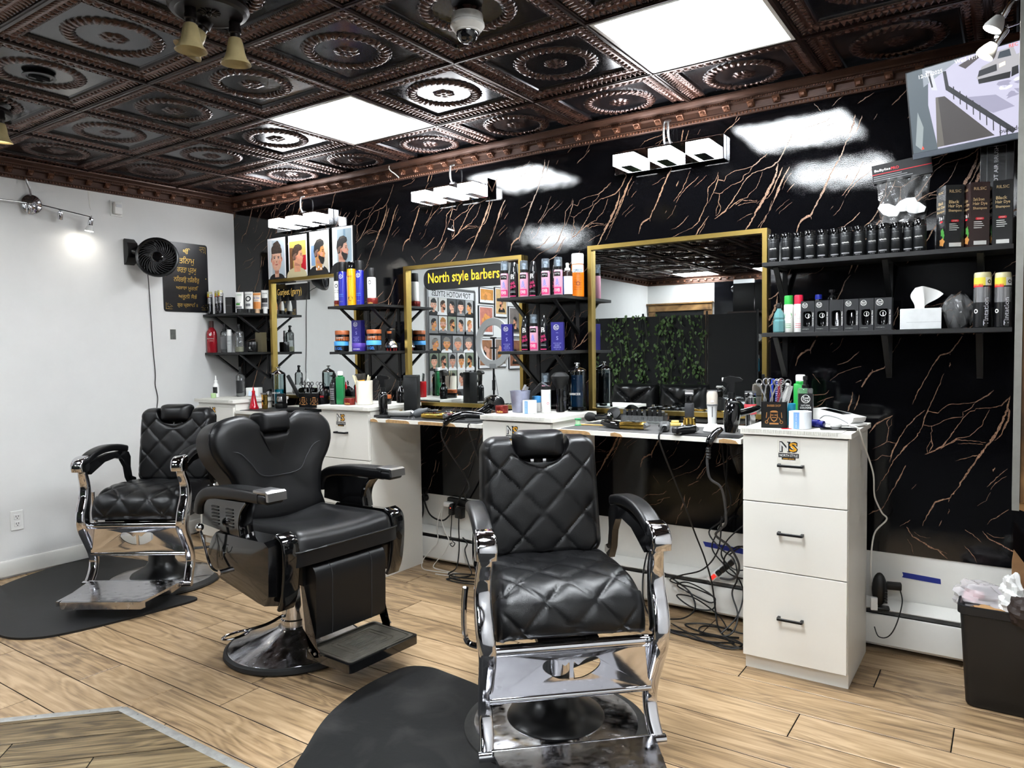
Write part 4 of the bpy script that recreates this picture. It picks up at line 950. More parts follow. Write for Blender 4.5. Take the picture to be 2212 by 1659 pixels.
def classic_chair(label, loc, rz, seat_turn=0.):
    t = thing('barber_chair', label, 'barber chair', loc, rz, 'barber chairs along the counters')
    # base
    obj('base_ring', [lathe([(.26, .002), (.318, .002), (.325, .008), (.322, .018), (.300, .030), (.29, .031), (.27, .026)], 72, cap=False)], mat('dusty_rubber', (44, 43, 41), .75, var=.35, vscale=20), t)
    obj('base_disc', [lathe([(0, .004), (.296, .004), (.296, .026), (.28, .034), (.20, .043), (.12, .05), (0, .05)], 72)], SCR_CHROME, t)
    obj('base_cone', [lathe([(.168, .040), (.172, .046), (.166, .056), (.13, .075), (.09, .10), (.072, .13), (.068, .19), (.066, .20), (0, .20)], 48)], BLACK, t)
    obj('column', [lathe([(.052, .18), (.052, .36), (.085, .37), (.085, .40), (0, .40)], 32)], CHROME, t)
    # seat: one quilted skin that rolls over the front edge
    prof = spline([(0, .238, .560), (0, .15, .580), (0, .0, .592), (0, -.13, .596), (0, -.215, .584), (0, -.268, .548), (0, -.292, .495), (0, -.290, .450), (0, -.270, .432)], 9)
    arc = [0.]
    for p, q in zip(prof[:-1], prof[1:]): arc.append(arc[-1]+(q-p).length)
    nu, nv = 64, len(prof)-1; V = []; F = []
    for j, p in enumerate(prof):
        d = (prof[min(nv, j+1)]-prof[max(0, j-1)]).normalized(); nrm = Vector((0, d.z, -d.y)) if False else Vector((0, d.z, -d.y))
        if nrm.z < 0 and j < nv*.5: nrm = -nrm
        for i in range(nu+1):
            u = se(2*i/nu-1, .75); x = u*.2425
            e = max(0, (abs(u)-.80)/.20); drop = .095*(1-(1-e**2.4)**.5) if e < 1 else .095
            q1, q2 = (x+.08)/.160+arc[j]/.176, (x+.08)/.160-arc[j]/.176
            g = min(abs(q1-round(q1)), abs(q2-round(q2)))*.150; k = max(0., 1-e*1.3)
            dd = (-.0062*math.exp(-(g/.0056)**2)+.0045*min(1, g/.04))*k
            n_ = Vector((0, -abs(d.z) if d.z < -.2 else 0, 1-min(1, max(0, -d.z)))) ; n_ = n_.normalized() if n_.length > .01 else Vector((0, -1, 0))
            q = p+n_*dd
            V.append((x, q.y+ (drop*.35 if d.z < -.4 else 0), max(.43, q.z-drop*(1 if d.z > -.6 else .3))))
    for j in range(nv):
        for i in range(nu):
            a_ = j*(nu+1)+i; F.append((a_, a_+nu+1, a_+nu+2, a_+1))
    obj('seat', [(V, F), rbox(-.238, .238, -.268, .236, .425, .50, .02, 3)], LEATHER, t, sharp=70)
    obj('seat_frame', [box(-.21, .21, -.2, .2, .405, .428), box(-.1, -.06, -.22, -.1, .385, .405), box(.06, .1, -.22, -.1, .385, .405), rod((-.06, -.20, .395), (.06, -.20, .395), .008)], BLACKM, t)
    # backrest, leaning back a little
    b = cushion(.468, .46, .075, 76, 76, (.158, .168), .26, .05, .18, .012, (.112, .105), qd=.0048)
    obj('backrest', [b], LEATHER, t, (0, .235, .545), (math.radians(-8), 0, 0))
    obj('back_shell', [tf(rbox(-.222, .222, 0, .03, .01, .42, .02, 3))], BLACKM, t, (0, .236, .545), (math.radians(-8), 0, 0))
    hd = cushion(.200, .112, .062, 26, 18, None, .42, 0, .6, .016)
    h = obj('headrest', [hd, tf(([(x, -y*.6, z) for x, y, z in hd[0]], [tuple(reversed(f)) for f in hd[1]]))], LEATHER, t, (0, .262, .914), (math.radians(-6), 0, 0))
    obj('headrest_stem', [box(-.03, -.018, .0, .012, -.08, .02), box(.018, .03, .0, .012, -.08, .02)], CHROME, h)
    for sx in (-1, 1):
        X = sx*.272
        # S-shaped chrome side frame in the y-z plane
        path = spline([(X, -.285, .728), (X*1.0, -.285, .690), (X*1.02, -.262, .625), (X*1.03, -.262, .555), (X*1.02, -.292, .470), (X, -.296, .400), (X, -.262, .320), (X, -.222, .235), (X, -.214, .180), (X*1.0, -.238, .120), (X*1.02, -.268, .072)], 7)
        n = len(path); sc = []
        for i in range(n):
            q = i/(n-1); k = .74+.66*math.exp(-((q-.43)/.17)**2); sc.append((.85+.25*math.exp(-((q-.4)/.2)**2), k))
        fr = obj('side_frame', [sweep(path, rrect(.052, .052, .014, 3), sc, (1, 0, 0))], CHROME, t, sharp=50)
        obj('foot_hinge', [rod((X-.03, -.275, .075), (X+.03, -.275, .075), .017, n=14)], CHROME, fr)
        # arm: curved pad on a black bracket with a chrome cap in front
        ap = spline([(X, -.272, .752), (X, -.20, .782), (X, -.09, .798), (X*.99, .03, .792), (X*.97, .12, .772)], 8)
        obj('arm_pad', [sweep(ap, rrect(.062, .040, .014, 4), [(.98, .9)]+[(1, 1)]*(len(ap)-2)+[(.8, .7)], (1, 0, 0))], LEATHER, t, sharp=50)
        cp = spline([(X, -.318, .712), (X, -.322, .735), (X, -.308, .755), (X, -.268, .762)], 5)
        obj('arm_cap', [sweep(cp, rrect(.064, .050, .010, 3), None, (1, 0, 0)), rod((X-.032, -.298, .728), (X+.032, -.298, .728), .030, n=20)], CHROME, t, sharp=50)
        br = [(-.275, .735), (-.20, .758), (-.08, .772), (.05, .768), (.13, .752), (.15, .72), (.145, .66), (.16, .60), (.20, .585), (.205, .56), (.15, .55), (.115, .60), (.10, .665), (.06, .715), (-.02, .735), (-.12, .728), (-.20, .70), (-.255, .68)]
        obj('arm_bracket', [prism(br, min(X-sx*.006, X-sx*.030), max(X-sx*.006, X-sx*.030), 'x')], BLACKG, t)
        obj('arm_rod', [tube(spline([(X-sx*.015, .12, .70), (X-sx*.012, .15, .62), (X-sx*.02, .17, .54), (X-sx*.04, .10, .46)], 6), .011, 8)], CHROME, t)
    # front apron with the pair of half-heart cut-outs
    pl = holed([(-.262, .235), (.262, .235), (.262, .395), (-.262, .395)], [half_heart(0, .322, .070, 1), half_heart(0, .322, .070, -1)], .006)
    V = [(x, -.252+y-.10*max(0, z-.30)-.30*max(0, z-.37), z) for x, y, z in pl[0]]
    obj('front_plate', [(V, pl[1]), rod((-.262, -.262, .398), (.262, -.262, .398), .019, n=18), rod((-.262, -.250, .236), (.262, -.250, .236), .011, n=14)], CHROME, t)
    # foot plate
    fp = [(-.262, -.285), (.262, -.285), (.215, -.60), (.205, -.62), (-.205, -.62), (-.215, -.60)]
    fo = obj('foot_plate', [prism(fp, .072, .084), prism([(-.215, -.598), (.215, -.598), (.206, -.628), (-.206, -.628)], .046, .083), rod((-.262, -.283, .076), (.262, -.283, .076), .010, n=12), box(-.25, -.235, -.59, -.29, .05, .075), box(.235, .25, -.40, -.29, .05, .075)], SCR_CHROME, t, (0, 0, .012), (math.radians(0), 0, 0))
    for sx in (-1, 1): obj('bumper', [rod((sx*.10, -.55, .028), (sx*.10, -.53, .072), .012, n=10)], BLACK, fo)
    lv = spline([(-.28, -.12, .36), (-.315, -.10, .37), (-.325, -.10, .42), (-.325, -.11, .50), (-.320, -.12, .56)], 6)
    obj('side_lever', [tube(lv, .0095, 10)], CHROME, t)
    obj('pump_pedal', [tube(spline([(.06, .1, .16), (.2, .2, .15), (.36, .3, .14)], 6), .008, 8), tube([(.36, .26, .14), (.36, .36, .14), (.45, .37, .14), (.45, .29, .14), (.36, .26, .14)], .006, 8)], BLACKM, t)
    return t
classic_chair('quilted black barber chair with chrome arms at the front of the frame', (2.433, -.868, 0), math.radians(43))
classic_chair('quilted black barber chair with chrome arms by the white wall', (-.365, -.685, 0), math.radians(33))
# ---- the bulkier all-black chair in the middle
def black_chair(label, loc, rz):
    t = thing('barber_chair', label, 'barber chair', loc, rz, 'barber chairs along the counters')
    obj('base_ring', [lathe([(.25, .003), (.30, .003), (.306, .010), (.303, .024), (.292, .031), (.27, .028)], 72, cap=False)], RUBBER, t)
    obj('base_dome', [lathe([(0, .006), (.288, .006), (.29, .026), (.285, .032), (.25, .04), (.16, .066), (.08, .10), (.07, .108), (0, .108)], 72)], SCR_CHROME, t)
    obj('column', [lathe([(.060, .10), (.060, .14), (.054, .145), (.054, .36), (.048, .365), (.048, .46), (0, .46)], 32)], CHROME, t)
    obj('seat_frame', [box(-.21, .21, -.30, .18, .475, .505), box(-.12, .12, -.1, .1, .45, .48), rod((-.05, -.29, .47), (.16, -.30, .47), .012), box(-.2, -.17, -.34, -.28, .40, .49), box(.17, .2, -.34, -.28, .42, .49)], BLACKM, t)
    # seat: smooth cushion with piping and a dip for the sitter
    s = cushion(.535, .56, .07, 46, 46, None, .22, 0, .25, .0); V = []
    for x, y, z in s[0]:
        yy = z-.40; up = -y
        dip = .030*math.exp(-(x/.17)**2-((yy+.02)/.17)**2); sad = .012*(x/.26)**2
        V.append((x*(1-.06*max(0, (yy+.1)/.3)), yy, .548+up-dip+sad+.0*yy if up > .001 else .548+up))
    top = (V, s[1])
    ol = [(p.x, p.y) for p in spline([(-.2675+.05, -.40, 0), (.2175, -.40, 0), (.262, -.375, 0), (.2675, -.32, 0), (.262, .0, 0), (.25, .12, 0), (.2, .158, 0), (-.2, .158, 0), (-.25, .12, 0), (-.262, 0, 0), (-.2675, -.32, 0), (-.262, -.375, 0)], 4, True)]
    obj('seat', [top, prism(ol, .498, .556)], LEATHER2, t, sharp=60)
    obj('seat_piping', [tube([(a*1.004, b*1.004-.0, .557) for a, b in ol], .0045, 6, True)], LEATHER2, t)
    # backrest: wide shoulders, waist, rounded foot
    hw = [(0, .205), (.08, .225), (.16, .24), (.22, .262), (.27, .30), (.33, .330), (.39, .335), (.43, .318), (.46, .28), (.475, .22), (.478, .15), (.47, .10), (.455, .07)]
    out = [(a, b) for b, a in hw]; notch = [(.098, .40), (.075, .385), (-.075, .385), (-.098, .40), (-.10, .44)]
    P_ = [(-.10, .455), (-.15, .478), (-.22, .475), (-.28, .46), (-.318, .43), (-.335, .39), (-.33, .33), (-.30, .27), (-.262, .22), (-.24, .16), (-.225, .08), (-.205, 0), (.205, 0), (.225, .08), (.24, .16), (.262, .22), (.30, .27), (.33, .33), (.335, .39), (.318, .43), (.28, .46), (.22, .475), (.15, .478), (.10, .455)]
    ring_ = [(p.x*.93, p.y) for p in spline([(a, b, 0) for a, b in P_], 3)]+[(.088, .41), (.07, .392), (0, .388), (-.07, .392), (-.088, .41)]
    n = len(ring_); V = []; F = []; cz = .24
    lay = [(1.0, .055), (1.0, .0), (1.005, -.045), (.985, -.064), (.94, -.076), (.85, -.082), (.7, -.080), (.5, -.072), (.25, -.066)]
    for sc_, y in lay:
        for a, b in ring_:
            zz = cz+(b-cz)*sc_; xx = a*sc_; yy = y
            V.append((xx, yy-(.02*(xx/.3)**2 if sc_ < .99 else 0), zz))
    for i in range(len(lay)-1):
        for k in range(n):
            F.append((i*n+k, i*n+(k+1) % n, (i+1)*n+(k+1) % n, (i+1)*n+k))
    F += [tuple((len(lay)-1)*n+k for k in range(n)), tuple(reversed(range(n)))]
    bk = obj('backrest', [(V, [tuple(reversed(f)) for f in F])], LEATHER2, t, (.022, .135, .572), (math.radians(-11), 0, 0), sharp=60)
    obj('back_piping', [tube([(a*1.002, -.055, b) for a, b in ring_], .0042, 6, True)], LEATHER2, bk)
    seam = spline([(-.27, -.081, .33), (-.2, -.080, .315), (-.15, -.079, .265), (-.10, -.077, .205), (0, -.074, .195), (.10, -.077, .205), (.15, -.079, .265), (.2, -.080, .315), (.27, -.081, .33)], 6)
    seam = [(p.x, p.y-.014*(p.x/.3)**2-.002, p.z) for p in seam]
    obj('seam', [tube(seam, .0020, 5)], STITCH, bk)
    hd = cushion(.178, .10, .075, 24, 18, None, .35, 0, .5, .01)
    obj('headrest', [hd, ([(x, -y*.5, z) for x, y, z in hd[0]], [tuple(reversed(f)) for f in hd[1]])], LEATHER2, t, (.022, .178, .962), (math.radians(-8), 0, 0))
    for sx in (-1, 1):
        X = sx*.318
        ap = spline([(X, .16, .665), (X, .145, .715), (X, .09, .752), (X, -.05, .770), (X, -.18, .775), (X, -.29, .775)], 7)
        obj('arm_pad', [sweep(ap, rrect(.088, .050, .016, 4), None, (1, 0, 0))], LEATHER2, t, sharp=50)
        obj('arm_cap', [rbox(X-.042, X+.042, -.345, -.258, .792, .806, .005, 2), prism([(-.345, .806), (-.358, .800), (-.361, .768), (-.349, .768), (-.345, .792)], X-.042, X+.042, 'x')], STEEL, t)
        obj('arm_pad_nose', [rbox(X-.042, X+.042, -.348, -.263, .752, .793, .014, 3)], LEATHER2, t)
        pn = [(-.19, .745), (.10, .735), (.13, .69), (.135, .62), (-.14, .60), (-.135, .66), (-.15, .70)]
        pb = obj('arm_bracket', [prism(pn, X-.028, X+.028, 'x')], BLACKG, t)
        sl = []
        for k in range(6):
            for c in (-.075, .03): sl.append(rbox(X+sx*.027, X+sx*.032, c-.024, c+.024, .632+.014*k, .638+.014*k, .002, 1))
        obj('vent_louvre', sl, BLACK, pb)['kind'] = 'stuff'
        obj('bracket_trim', [sweep(spline([(X, -.195, .745), (X, -.155, .705), (X, -.138, .655), (X, -.145, .605)], 6), rrect(.066, .014, .005, 2), None, (1, 0, 0))], BLACKG, pb)
        # faceted side cover
        o0, o1 = X-sx*.035, X+sx*.035
        pr = [(-.36, .600), (-.33, .618), (.03, .612), (.060, .585), (.10, .515), (.085, .455), (.02, .405), (-.275, .345), (-.32, .340), (-.35, .385)]
        V = [(o0, y, z) for y, z in pr]+[(o1, y*.93-.006, .49+(z-.49)*.90) for y, z in pr]; n = len(pr)
        F = [(k, (k+1) % n, n+(k+1) % n, n+k) for k in range(n)]+[tuple(range(n-1, -1, -1))]
        V.append((X+sx*.052, -.19, .51)); V.append((X+sx*.052, -.07, .525)); a_, b_ = 2*n, 2*n+1
        o_ = [n+k for k in range(n)]
        F += [(o_[0], o_[1], a_), (o_[1], o_[2], b_, a_), (o_[2], o_[3], b_), (o_[3], o_[4], b_), (o_[4], o_[5], b_), (o_[5], o_[6], b_), (o_[6], o_[7], a_, b_), (o_[7], o_[8], a_), (o_[8], o_[9], a_), (o_[9], o_[0], a_)]
        obj('side_cover', [(V, F if sx > 0 else [tuple(reversed(f)) for f in F])], BLACKG, t, sharp=12)
        obj('cover_edge', [sweep(spline([(o0, -.335, .625), (o0, -.377, .60), (o0, -.383, .52), (o0, -.367, .40), (o0, -.34, .335)], 6), rrect(.075, .018, .007, 3), None, (1, 0, 0))], BLACKG, t, sharp=50)
    X = -.318
    lv = bpy.data.objects.new('recline_lever', None); COL.objects.link(lv); lv.parent = t; lv.location = (X-.065, -.03, .455)
    obj('rod', [tube(spline([(0, -.03, 0), (-.012, .0, .005), (-.018, .025, .03), (-.020, .05, .09), (-.022, .08, .165)], 6), .0058, 8), rod((.03, -.03, 0), (-.01, -.03, 0), .011)], CHROME, lv)
    obj('ball_knob', [ball(-.022, .082, .172, .017)], CHROME, lv)
    obj('emblem', [tf(x_, (X-.0535, -.06, .53), (0, 0, -PI/2)) for x_ in [tube([(-.03, 0, -.02), (-.03, 0, .03), (.0, 0, .03)], .0015, 4), tube([(-.01, 0, -.028), (.008, 0, .002), (.028, 0, .008), (.03, 0, .028)], .0015, 4)]], BLACKG, t)
    # calf rest with chrome side bars and foot plate
    cr = bpy.data.objects.new('leg_rest', None); COL.objects.link(cr); cr.parent = t; cr.location = (0, -.318, .495); cr.rotation_euler = (math.radians(-4), 0, 0)
    pp = [(-.0, -.012), (-.035, -.002), (-.068, -.02), (-.084, -.06), (-.076, -.14), (-.06, -.29), (-.045, -.31), (0, -.31)]
    pp = [(p.x, p.y) for p in spline([(a, b, 0) for a, b in pp], 4)]
    obj('calf_pad', [prism(pp, -.185, .185, 'x')], LEATHER2, cr, sharp=50)
    for sx in (-1, 1): obj('pad_seam', [tube([(sx*.105, a-.0008, b) for a, b in pp[2:-2]], .0016, 5)], STITCH, cr)
    for sx in (-1, 1):
        obj('side_bar', [prism([(.010, .01), (-.006, .01), (-.006, -.30), (-.03, -.365), (-.05, -.38), (-.075, -.375), (-.08, -.355), (-.05, -.33), (.010, -.27)], min(sx*.188, sx*.196), max(sx*.188, sx*.196), 'x')], CHROME, cr)
        for b in ((-.03, -.352), (-.06, -.362)): obj('bolt', [rod((sx*.19, b[0], b[1]), (sx*.202, b[0], b[1]), .006, n=8)], STEEL, cr)
    fp = bpy.data.objects.new('foot_rest', None); COL.objects.link(fp); fp.parent = t; fp.location = (0, -.312, .135); fp.rotation_euler = (math.radians(0), 0, 0)
    obj('plate', [prism([(p[0], p[1]-.145) for p in rrect(.375, .28, .02, 4)], -.035, .0)], BLACKG, fp)
    tread = mat('worn_tread', (74, 70, 62), .5, .2, var=.5, vscale=14, bump=.1, bscale=60)
    obj('tread', [prism([(p[0], p[1]-.145) for p in rrect(.345, .255, .015, 4)], 0, .003)], tread, fp)
    rid = [tube([(p[0], p[1]-.145, .0035) for p in rrect(.345*k, .25*k, .012, 3)], .0025, 5, True) for k in (.93, .62, .5)]+[rod((-.06, -.145+.012*q, .0035), (.06, -.145+.012*q, .0035), .0022, n=5) for q in (-3, -2, -1, 0, 1, 2, 3)]
    obj('ridge', rid, tread, fp)['kind'] = 'stuff'
    obj('pump_pedal', [tube(spline([(-.04, .02, .16), (-.12, .03, .14), (-.2, .05, .135)], 6), .007, 8), tube(spline([(-.2, .045, .135), (-.24, .02, .134), (-.30, .02, .134), (-.325, .045, .134), (-.30, .07, .134), (-.24, .07, .134)], 5, True), .0055, 8, True)], CHROME, t)
    return t
black_chair('bulky smooth black barber chair with glossy side covers in the middle', (1.085, -.905, 0), math.radians(87))
# ---- rubber mats under the two quilted chairs
def matpad(label, loc, pts, m):
    t = thing('floor_mat', label, 'mat', loc)
    P_ = [(p.x, p.y) for p in spline([(a, b, 0) for a, b in pts], 6, True)]
    obj('pad', [prism(P_, 0.0005, .011), ], m, t)
MATM = mat('black_foam_mat', (30, 30, 31), .6, spec=.25, bump=.04, bscale=50)
def _matm(m, hair):
    nt, N, L, p = nodes(m); tc = N.new('ShaderNodeTexCoord'); n = N.new('ShaderNodeTexNoise'); n.inputs['Scale'].default_value = 5.; n.inputs['Detail'].default_value = 6; n.inputs['Distortion'].default_value = .8
    r = N.new('ShaderNodeValToRGB'); r.color_ramp.elements[0].position = .45; r.color_ramp.elements[1].position = .72
    r.color_ramp.elements[0].color = (*lin((14, 14, 15)), 1); r.color_ramp.elements[1].color = (*lin(hair), 1)
    L.new(tc.outputs['Object'], n.inputs['Vector']); L.new(n.outputs['Fac'], r.inputs['Fac']); L.new(r.outputs['Color'], p.inputs['Base Color'])
_matm(MATM, (46, 45, 44))
MATN = mat('black_foam_mat_clean', (30, 30, 32), .55, bump=.03, bscale=50); _matm(MATN, (24, 24, 26))
matpad('worn black rubber mat under the front barber chair', (0, 0, 0), [(1.667, -.80), (1.75, -.752), (1.85, -.755), (2.02, -.775), (2.07, -.80), (2.4, -1.1), (2.7, -1.0), (3.0, -.95), (3.1, -1.15), (3.0, -1.5), (2.7, -1.85), (2.3, -1.9), (1.95, -1.65), (1.80, -1.44), (1.70, -1.26), (1.65, -1.07), (1.645, -.92)], MATM)
matpad('smooth black rubber mat under the chair by the white wall', (0, 0, 0), [(-1.225, -.62), (-1.18, -.60), (-.8, -.52), (-.55, -.60), (-.35, -.75), (-.08, -.80), (.075, -.76), (.125, -.80), (.105, -.98), (.06, -1.25), (.0, -1.44), (-.10, -1.545), (-.25, -1.58), (-.55, -1.55), (-.85, -1.42), (-1.07, -1.25), (-1.2, -.95), (-1.23, -.75)], MATN)
# ================================================================ cabinets and counters
EDGEB = mat('chipped_particle_board', (176, 140, 96), .8, var=.3, vscale=60)
LINER = mat('ribbed_liner', (206, 204, 196), .6, bump=.12, bscale=300)
GREYMAT = mat('grey_counter_mat', (86, 85, 84), .7, var=.3, vscale=8)
DARKMAT = mat('dark_counter_mat', (40, 40, 41), .6)
def pull(parent, x, y, z):
    h = bpy.data.objects.new('handle', None); COL.objects.link(h); h.parent = parent; h.location = (x, y, z)
    obj('bar', [rbox(-.048, .048, -.030, -.022, -.005, .005, .0015, 1)], BLACKM, h)
    for s in (-1, 1): obj('post', [box(s*.044-.005, s*.044+.005, -.023, 0, -.005, .005)], BLACKM, h)
def sticker(parent, x, y, z, s):
    """square salon sticker: letters N and S over two lines of print"""
    st_ = obj('sticker', [quad(x-s*.5, x+s*.5, z-s*.55, z+s*.5, y-.0006)], mat('sticker_paper', (222, 218, 208), .35, var=.08, vscale=60), parent)
    def T_(b, w, h, dx, dz, m, k, bo): return obj('sticker_print', [txt(b, s*w, s*h, (x+s*dx, y-.0006-.0003*k, z+s*dz), bo)], m, st_)
    T_('NS', .80, .50, 0, .18, INKK, 1, .075); T_('N', .36, .40, -.2, .18, INKW, 2, .02); T_('S', .33, .40, .19, .18, mat('sticker_orange', (222, 160, 40), .4), 2, .02)
    obj('sticker_print', [quad(x-.44*s, x+.44*s, z-.30*s, z-.10*s, y-.0009), quad(x-.3*s, x+.3*s, z-.40*s, z-.30*s, y-.0009)], INKK, st_)
    T_('NORTH STYLE', .78, .12, 0, -.2, INKW, 2, .02); T_('UNISEX SALON', .48, .055, 0, -.35, mat('sticker_orange', ()), 2, .01)
def cabinet(label, x0, x1, z1, drawers, yf=-.048, yr=.395, liner=True, stick=None):
    t = thing('drawer_cabinet', label, 'cabinet', (x0, 0, 0), group='white drawer cabinets'); w = x1-x0
    obj('body', [box(0, w, yf+.019, yr, .058, z1-.021), box(.004, w, yf+.03, yr, 0, .058)], WHITE, t)
    obj('top', [rbox(-.006, w+.013, yf-.012, yr+.002, z1-.021, z1, .0015, 1)], WHITE, t)
    if liner:
        rb = [rod((.004+i*.0055, yf-.012, z1+.001), (.004+i*.0055, yf-.012, z1-.012), .0021, n=4) for i in range(int((w-.03)/.0055))]
        q = obj('shelf_liner', [box(-.004, w-.02, yf-.0125, yr-.03, z1, z1+.0022)]+rb, LINER, t)
    for (a, b) in drawers:
        d = obj('drawer', [rbox(.002, w-.002, yf, yf+.018, a+.002, b-.002, .001, 1)], WHITE, t)
        pull(d, w*.48, yf, b-(b-a)*.42 if b-a < .33 else a+(b-a)*.50)
    if stick: sticker(t, w*.455, yf, stick, .088)
    return t
D4 = [(.060, .427), (.427, .703), (.703, .972)]
cabinet('white three-drawer cabinet at the right end of the counters', 2.843, 3.241, .997, D4, stick=.916)
cabinet('white drawer cabinet between the middle and right-hand mirrors', 1.523, 1.930, 1.0, D4, stick=.916)
cabinet('white drawer cabinet between the left and middle mirrors', .300, .712, 1.012, D4, stick=.93)
cabinet('white drawer cabinet in the corner by the white wall', -.965, -.545, 1.018, D4, stick=.93)
def counter(label, x0, x1, m, chips):
    t = thing('counter_top', label, 'counter', (x0, 0, .935), group='counter tops under the mirrors'); w = x1-x0
    obj('board', [rbox(.001, w-.001, -.042, .468, -.004, .016, .001, 1)], WHITE, t)
    obj('front_edge', [box(.001, w-.001, -.044, -.042, -.004, .016)], WHITE, t)
    for a, b in chips: obj('chipped_edge', [prism([(a, -.003), (b, -.004), (b-.01, .008), (b-.03, .013), (a+.02, .015), (a, .010)], -.0455, -.044, 'y')], EDGEB, t)
    obj('mat', [prism([(.03, -.03), (w-.04, -.034), (w-.03, .30), (.04, .33)], .016, .0185)], m, t)
    return t
counter('white counter top with a grey mat under the right-hand mirror', 1.944, 2.836, GREYMAT, [(.02, .20), (.30, .36), (.80, .88)])
counter('chipped white counter top under the middle mirror', .726, 1.516, DARKMAT, [(.0, .06), (.12, .30), (.36, .62)])
counter('white counter top with a dark mat under the left mirror', -.530, .293, DARKMAT, [(.5, .6)])
t = bpy.data.objects['counter_top']
obj('dark_corner_mat', [prism([(.60, -.036), (.88, -.038), (.87, .07), (.66, .06)], .0187, .0205)], DARKMAT, t)
# white side panel that closes the knee space beside the middle cabinet
# ================================================================ shelves
def shelf(label, x0, x1, yf, z, th=.016, group=None, br=None):
    t = thing('wall_shelf', label, 'shelf', (x0, 0, z-th), group=group); w = x1-x0
    obj('board', [rbox(0, w, yf, Y1-.001, 0, th, .001, 1)], DKWOOD, t)
    for bx in (br or (.06, w-.075)):
        b = bpy.data.objects.new('bracket', None); COL.objects.link(b); b.parent = t; b.location = (bx, 0, 0)
        d = Y1-yf
        obj('plate', [box(0, .022, Y1-.004, Y1-.001, -.185, 0)], BLACKM, b); obj('arm', [box(0, .022, yf+.03, Y1-.004, -.004, -.0004)], BLACKM, b)
        obj('brace', [prism([(yf+.045, -.004), (yf+.058, -.004), (Y1-.004, -.165), (Y1-.004, -.183)], .0, .022, 'x')], BLACKM, b)
    return t
SG = 'short black bracket shelves beside the mirrors'
shelf('upper black shelf in the corner by the white wall', X0+.008, -.815, .205, 1.622, group=SG)
shelf('lower black shelf in the corner by the white wall', X0+.008, -.815, .210, 1.338, group=SG)
shelf('upper black shelf between the left and middle mirrors', .115, .520, .207, 1.622, group=SG)
shelf('lower black shelf between the left and middle mirrors', .115, .520, .212, 1.332, group=SG)
shelf('upper black shelf between the middle and right-hand mirrors', 1.450, 1.843, .200, 1.607, group=SG)
shelf('lower black shelf between the middle and right-hand mirrors', 1.450, 1.843, .200, 1.321, group=SG)
SR = 'long black shelves at the right'
shelf('upper long black shelf right of the right-hand mirror', 2.828, 3.745, .285, 1.697, .018, SR, (.035, .47, .80))
shelf('lower long black shelf right of the right-hand mirror', 2.828, 3.745, .285, 1.388, .018, SR, (.035, .47, .80))
# ================================================================ goods on the shelves
def face(x, y):  # angle (about z) that turns an item's front (-y) part of the way to the viewer
    return .45*math.atan2(3.747-x, 3.036+y)
def can(name, label, cat, x, y, z, r, h, cap=.22, body=None, capm=None, group=None, prints=(), shoulder=.9, n=24, rz=None, bands=()):
    t = thing(name, label, cat, (x, y, z+.0004), face(x, y) if rz is None else rz, group); hb = h*(1-cap)
    obj('can_body', [lathe([(r*.94, 0), (r, .002), (r, hb*.94), (r*.97, hb*.97), (r*.86, hb), (0, hb)], n)], body, t)
    if cap: obj('cap', [lathe([(r*shoulder, hb-.001), (r*shoulder, h-.006), (r*shoulder*.93, h), (0, h)], n)], capm, t)
    for (z0, z1, m, a0, a1) in bands: obj('label_band', [band(r*1.006, z0*h, z1*h, a0, a1, 18)], m, t)
    for p in prints:
        b, w, hh, zc, m = p[:5]; a = p[5] if len(p) > 5 else 0.; ro = p[6] if len(p) > 6 else 0.
        obj('lettering', [wrap(txt(b, w, hh, (0, 0, zc*h), .01, ro), r*1.012, a)], m, t)
    return t
def jar(name, label, x, y, z, r, h, body, lid, group=None, lidh=.4, prints=(), cat='jar', bands=()):
    t = thing(name, label, cat, (x, y, z+.0004), face(x, y), group); hb = h*(1-lidh)
    obj('jar_body', [lathe([(r*.93, 0), (r*.98, .003), (r*.98, hb), (0, hb)], 28)], body, t)
    obj('lid', [lathe([(r, hb), (r, h-.003), (r*.96, h), (0, h)], 28)], lid, t)
    for (z0, z1, m, a0, a1) in bands: obj('label_band', [band(r*.99, z0*h, z1*h, a0, a1, 18)], m, t)
    for b, w, hh, zc, m in prints: obj('lettering', [wrap(txt(b, w, hh, (0, 0, zc*h), .01), r*1.004)], m, t)
    return t
def spraytop(parent, r, z, m, s=1.):
    sp_o = obj('spray_pump', [lathe([(r, z), (r, z+.012*s), (r*.62, z+.016*s), (r*.55, z+.034*s), (r*.75, z+.036*s), (r*.7, z+.050*s), (0, z+.052*s)], 16), tf(cbox(0, -r*.55, z+.044*s, r*.5, r*.9, .007*s))], m, parent)
    return sp_o
BLUE = mat('cobalt_can', (30, 34, 140), .2, coat=.4); YCAN = mat('amber_can', (232, 158, 20), .25, coat=.3); TIN = mat('maroon_tin', (112, 30, 24), .3, .4)
WCAN = mat('white_can', (222, 221, 216), .3); CLOUDCAP = thin('clear_cap', (214, 226, 238), .34, .06, .22, (190, 204, 216)); SMOKECAP = thin('smoke_cap', (150, 152, 156), .45, .05, .10, (120, 122, 124))
PINK = mat('pink_liquid', (206, 150, 170), .15, coat=.3); PINKD = mat('hot_pink', (206, 50, 110), .35); BLKBOTTLE = mat('black_bottle', (13, 13, 15), .25, coat=.2)
S1u, S1l, S2u, S2l, S3u, S3l = 1.622, 1.338, 1.622, 1.332, 1.607, 1.321
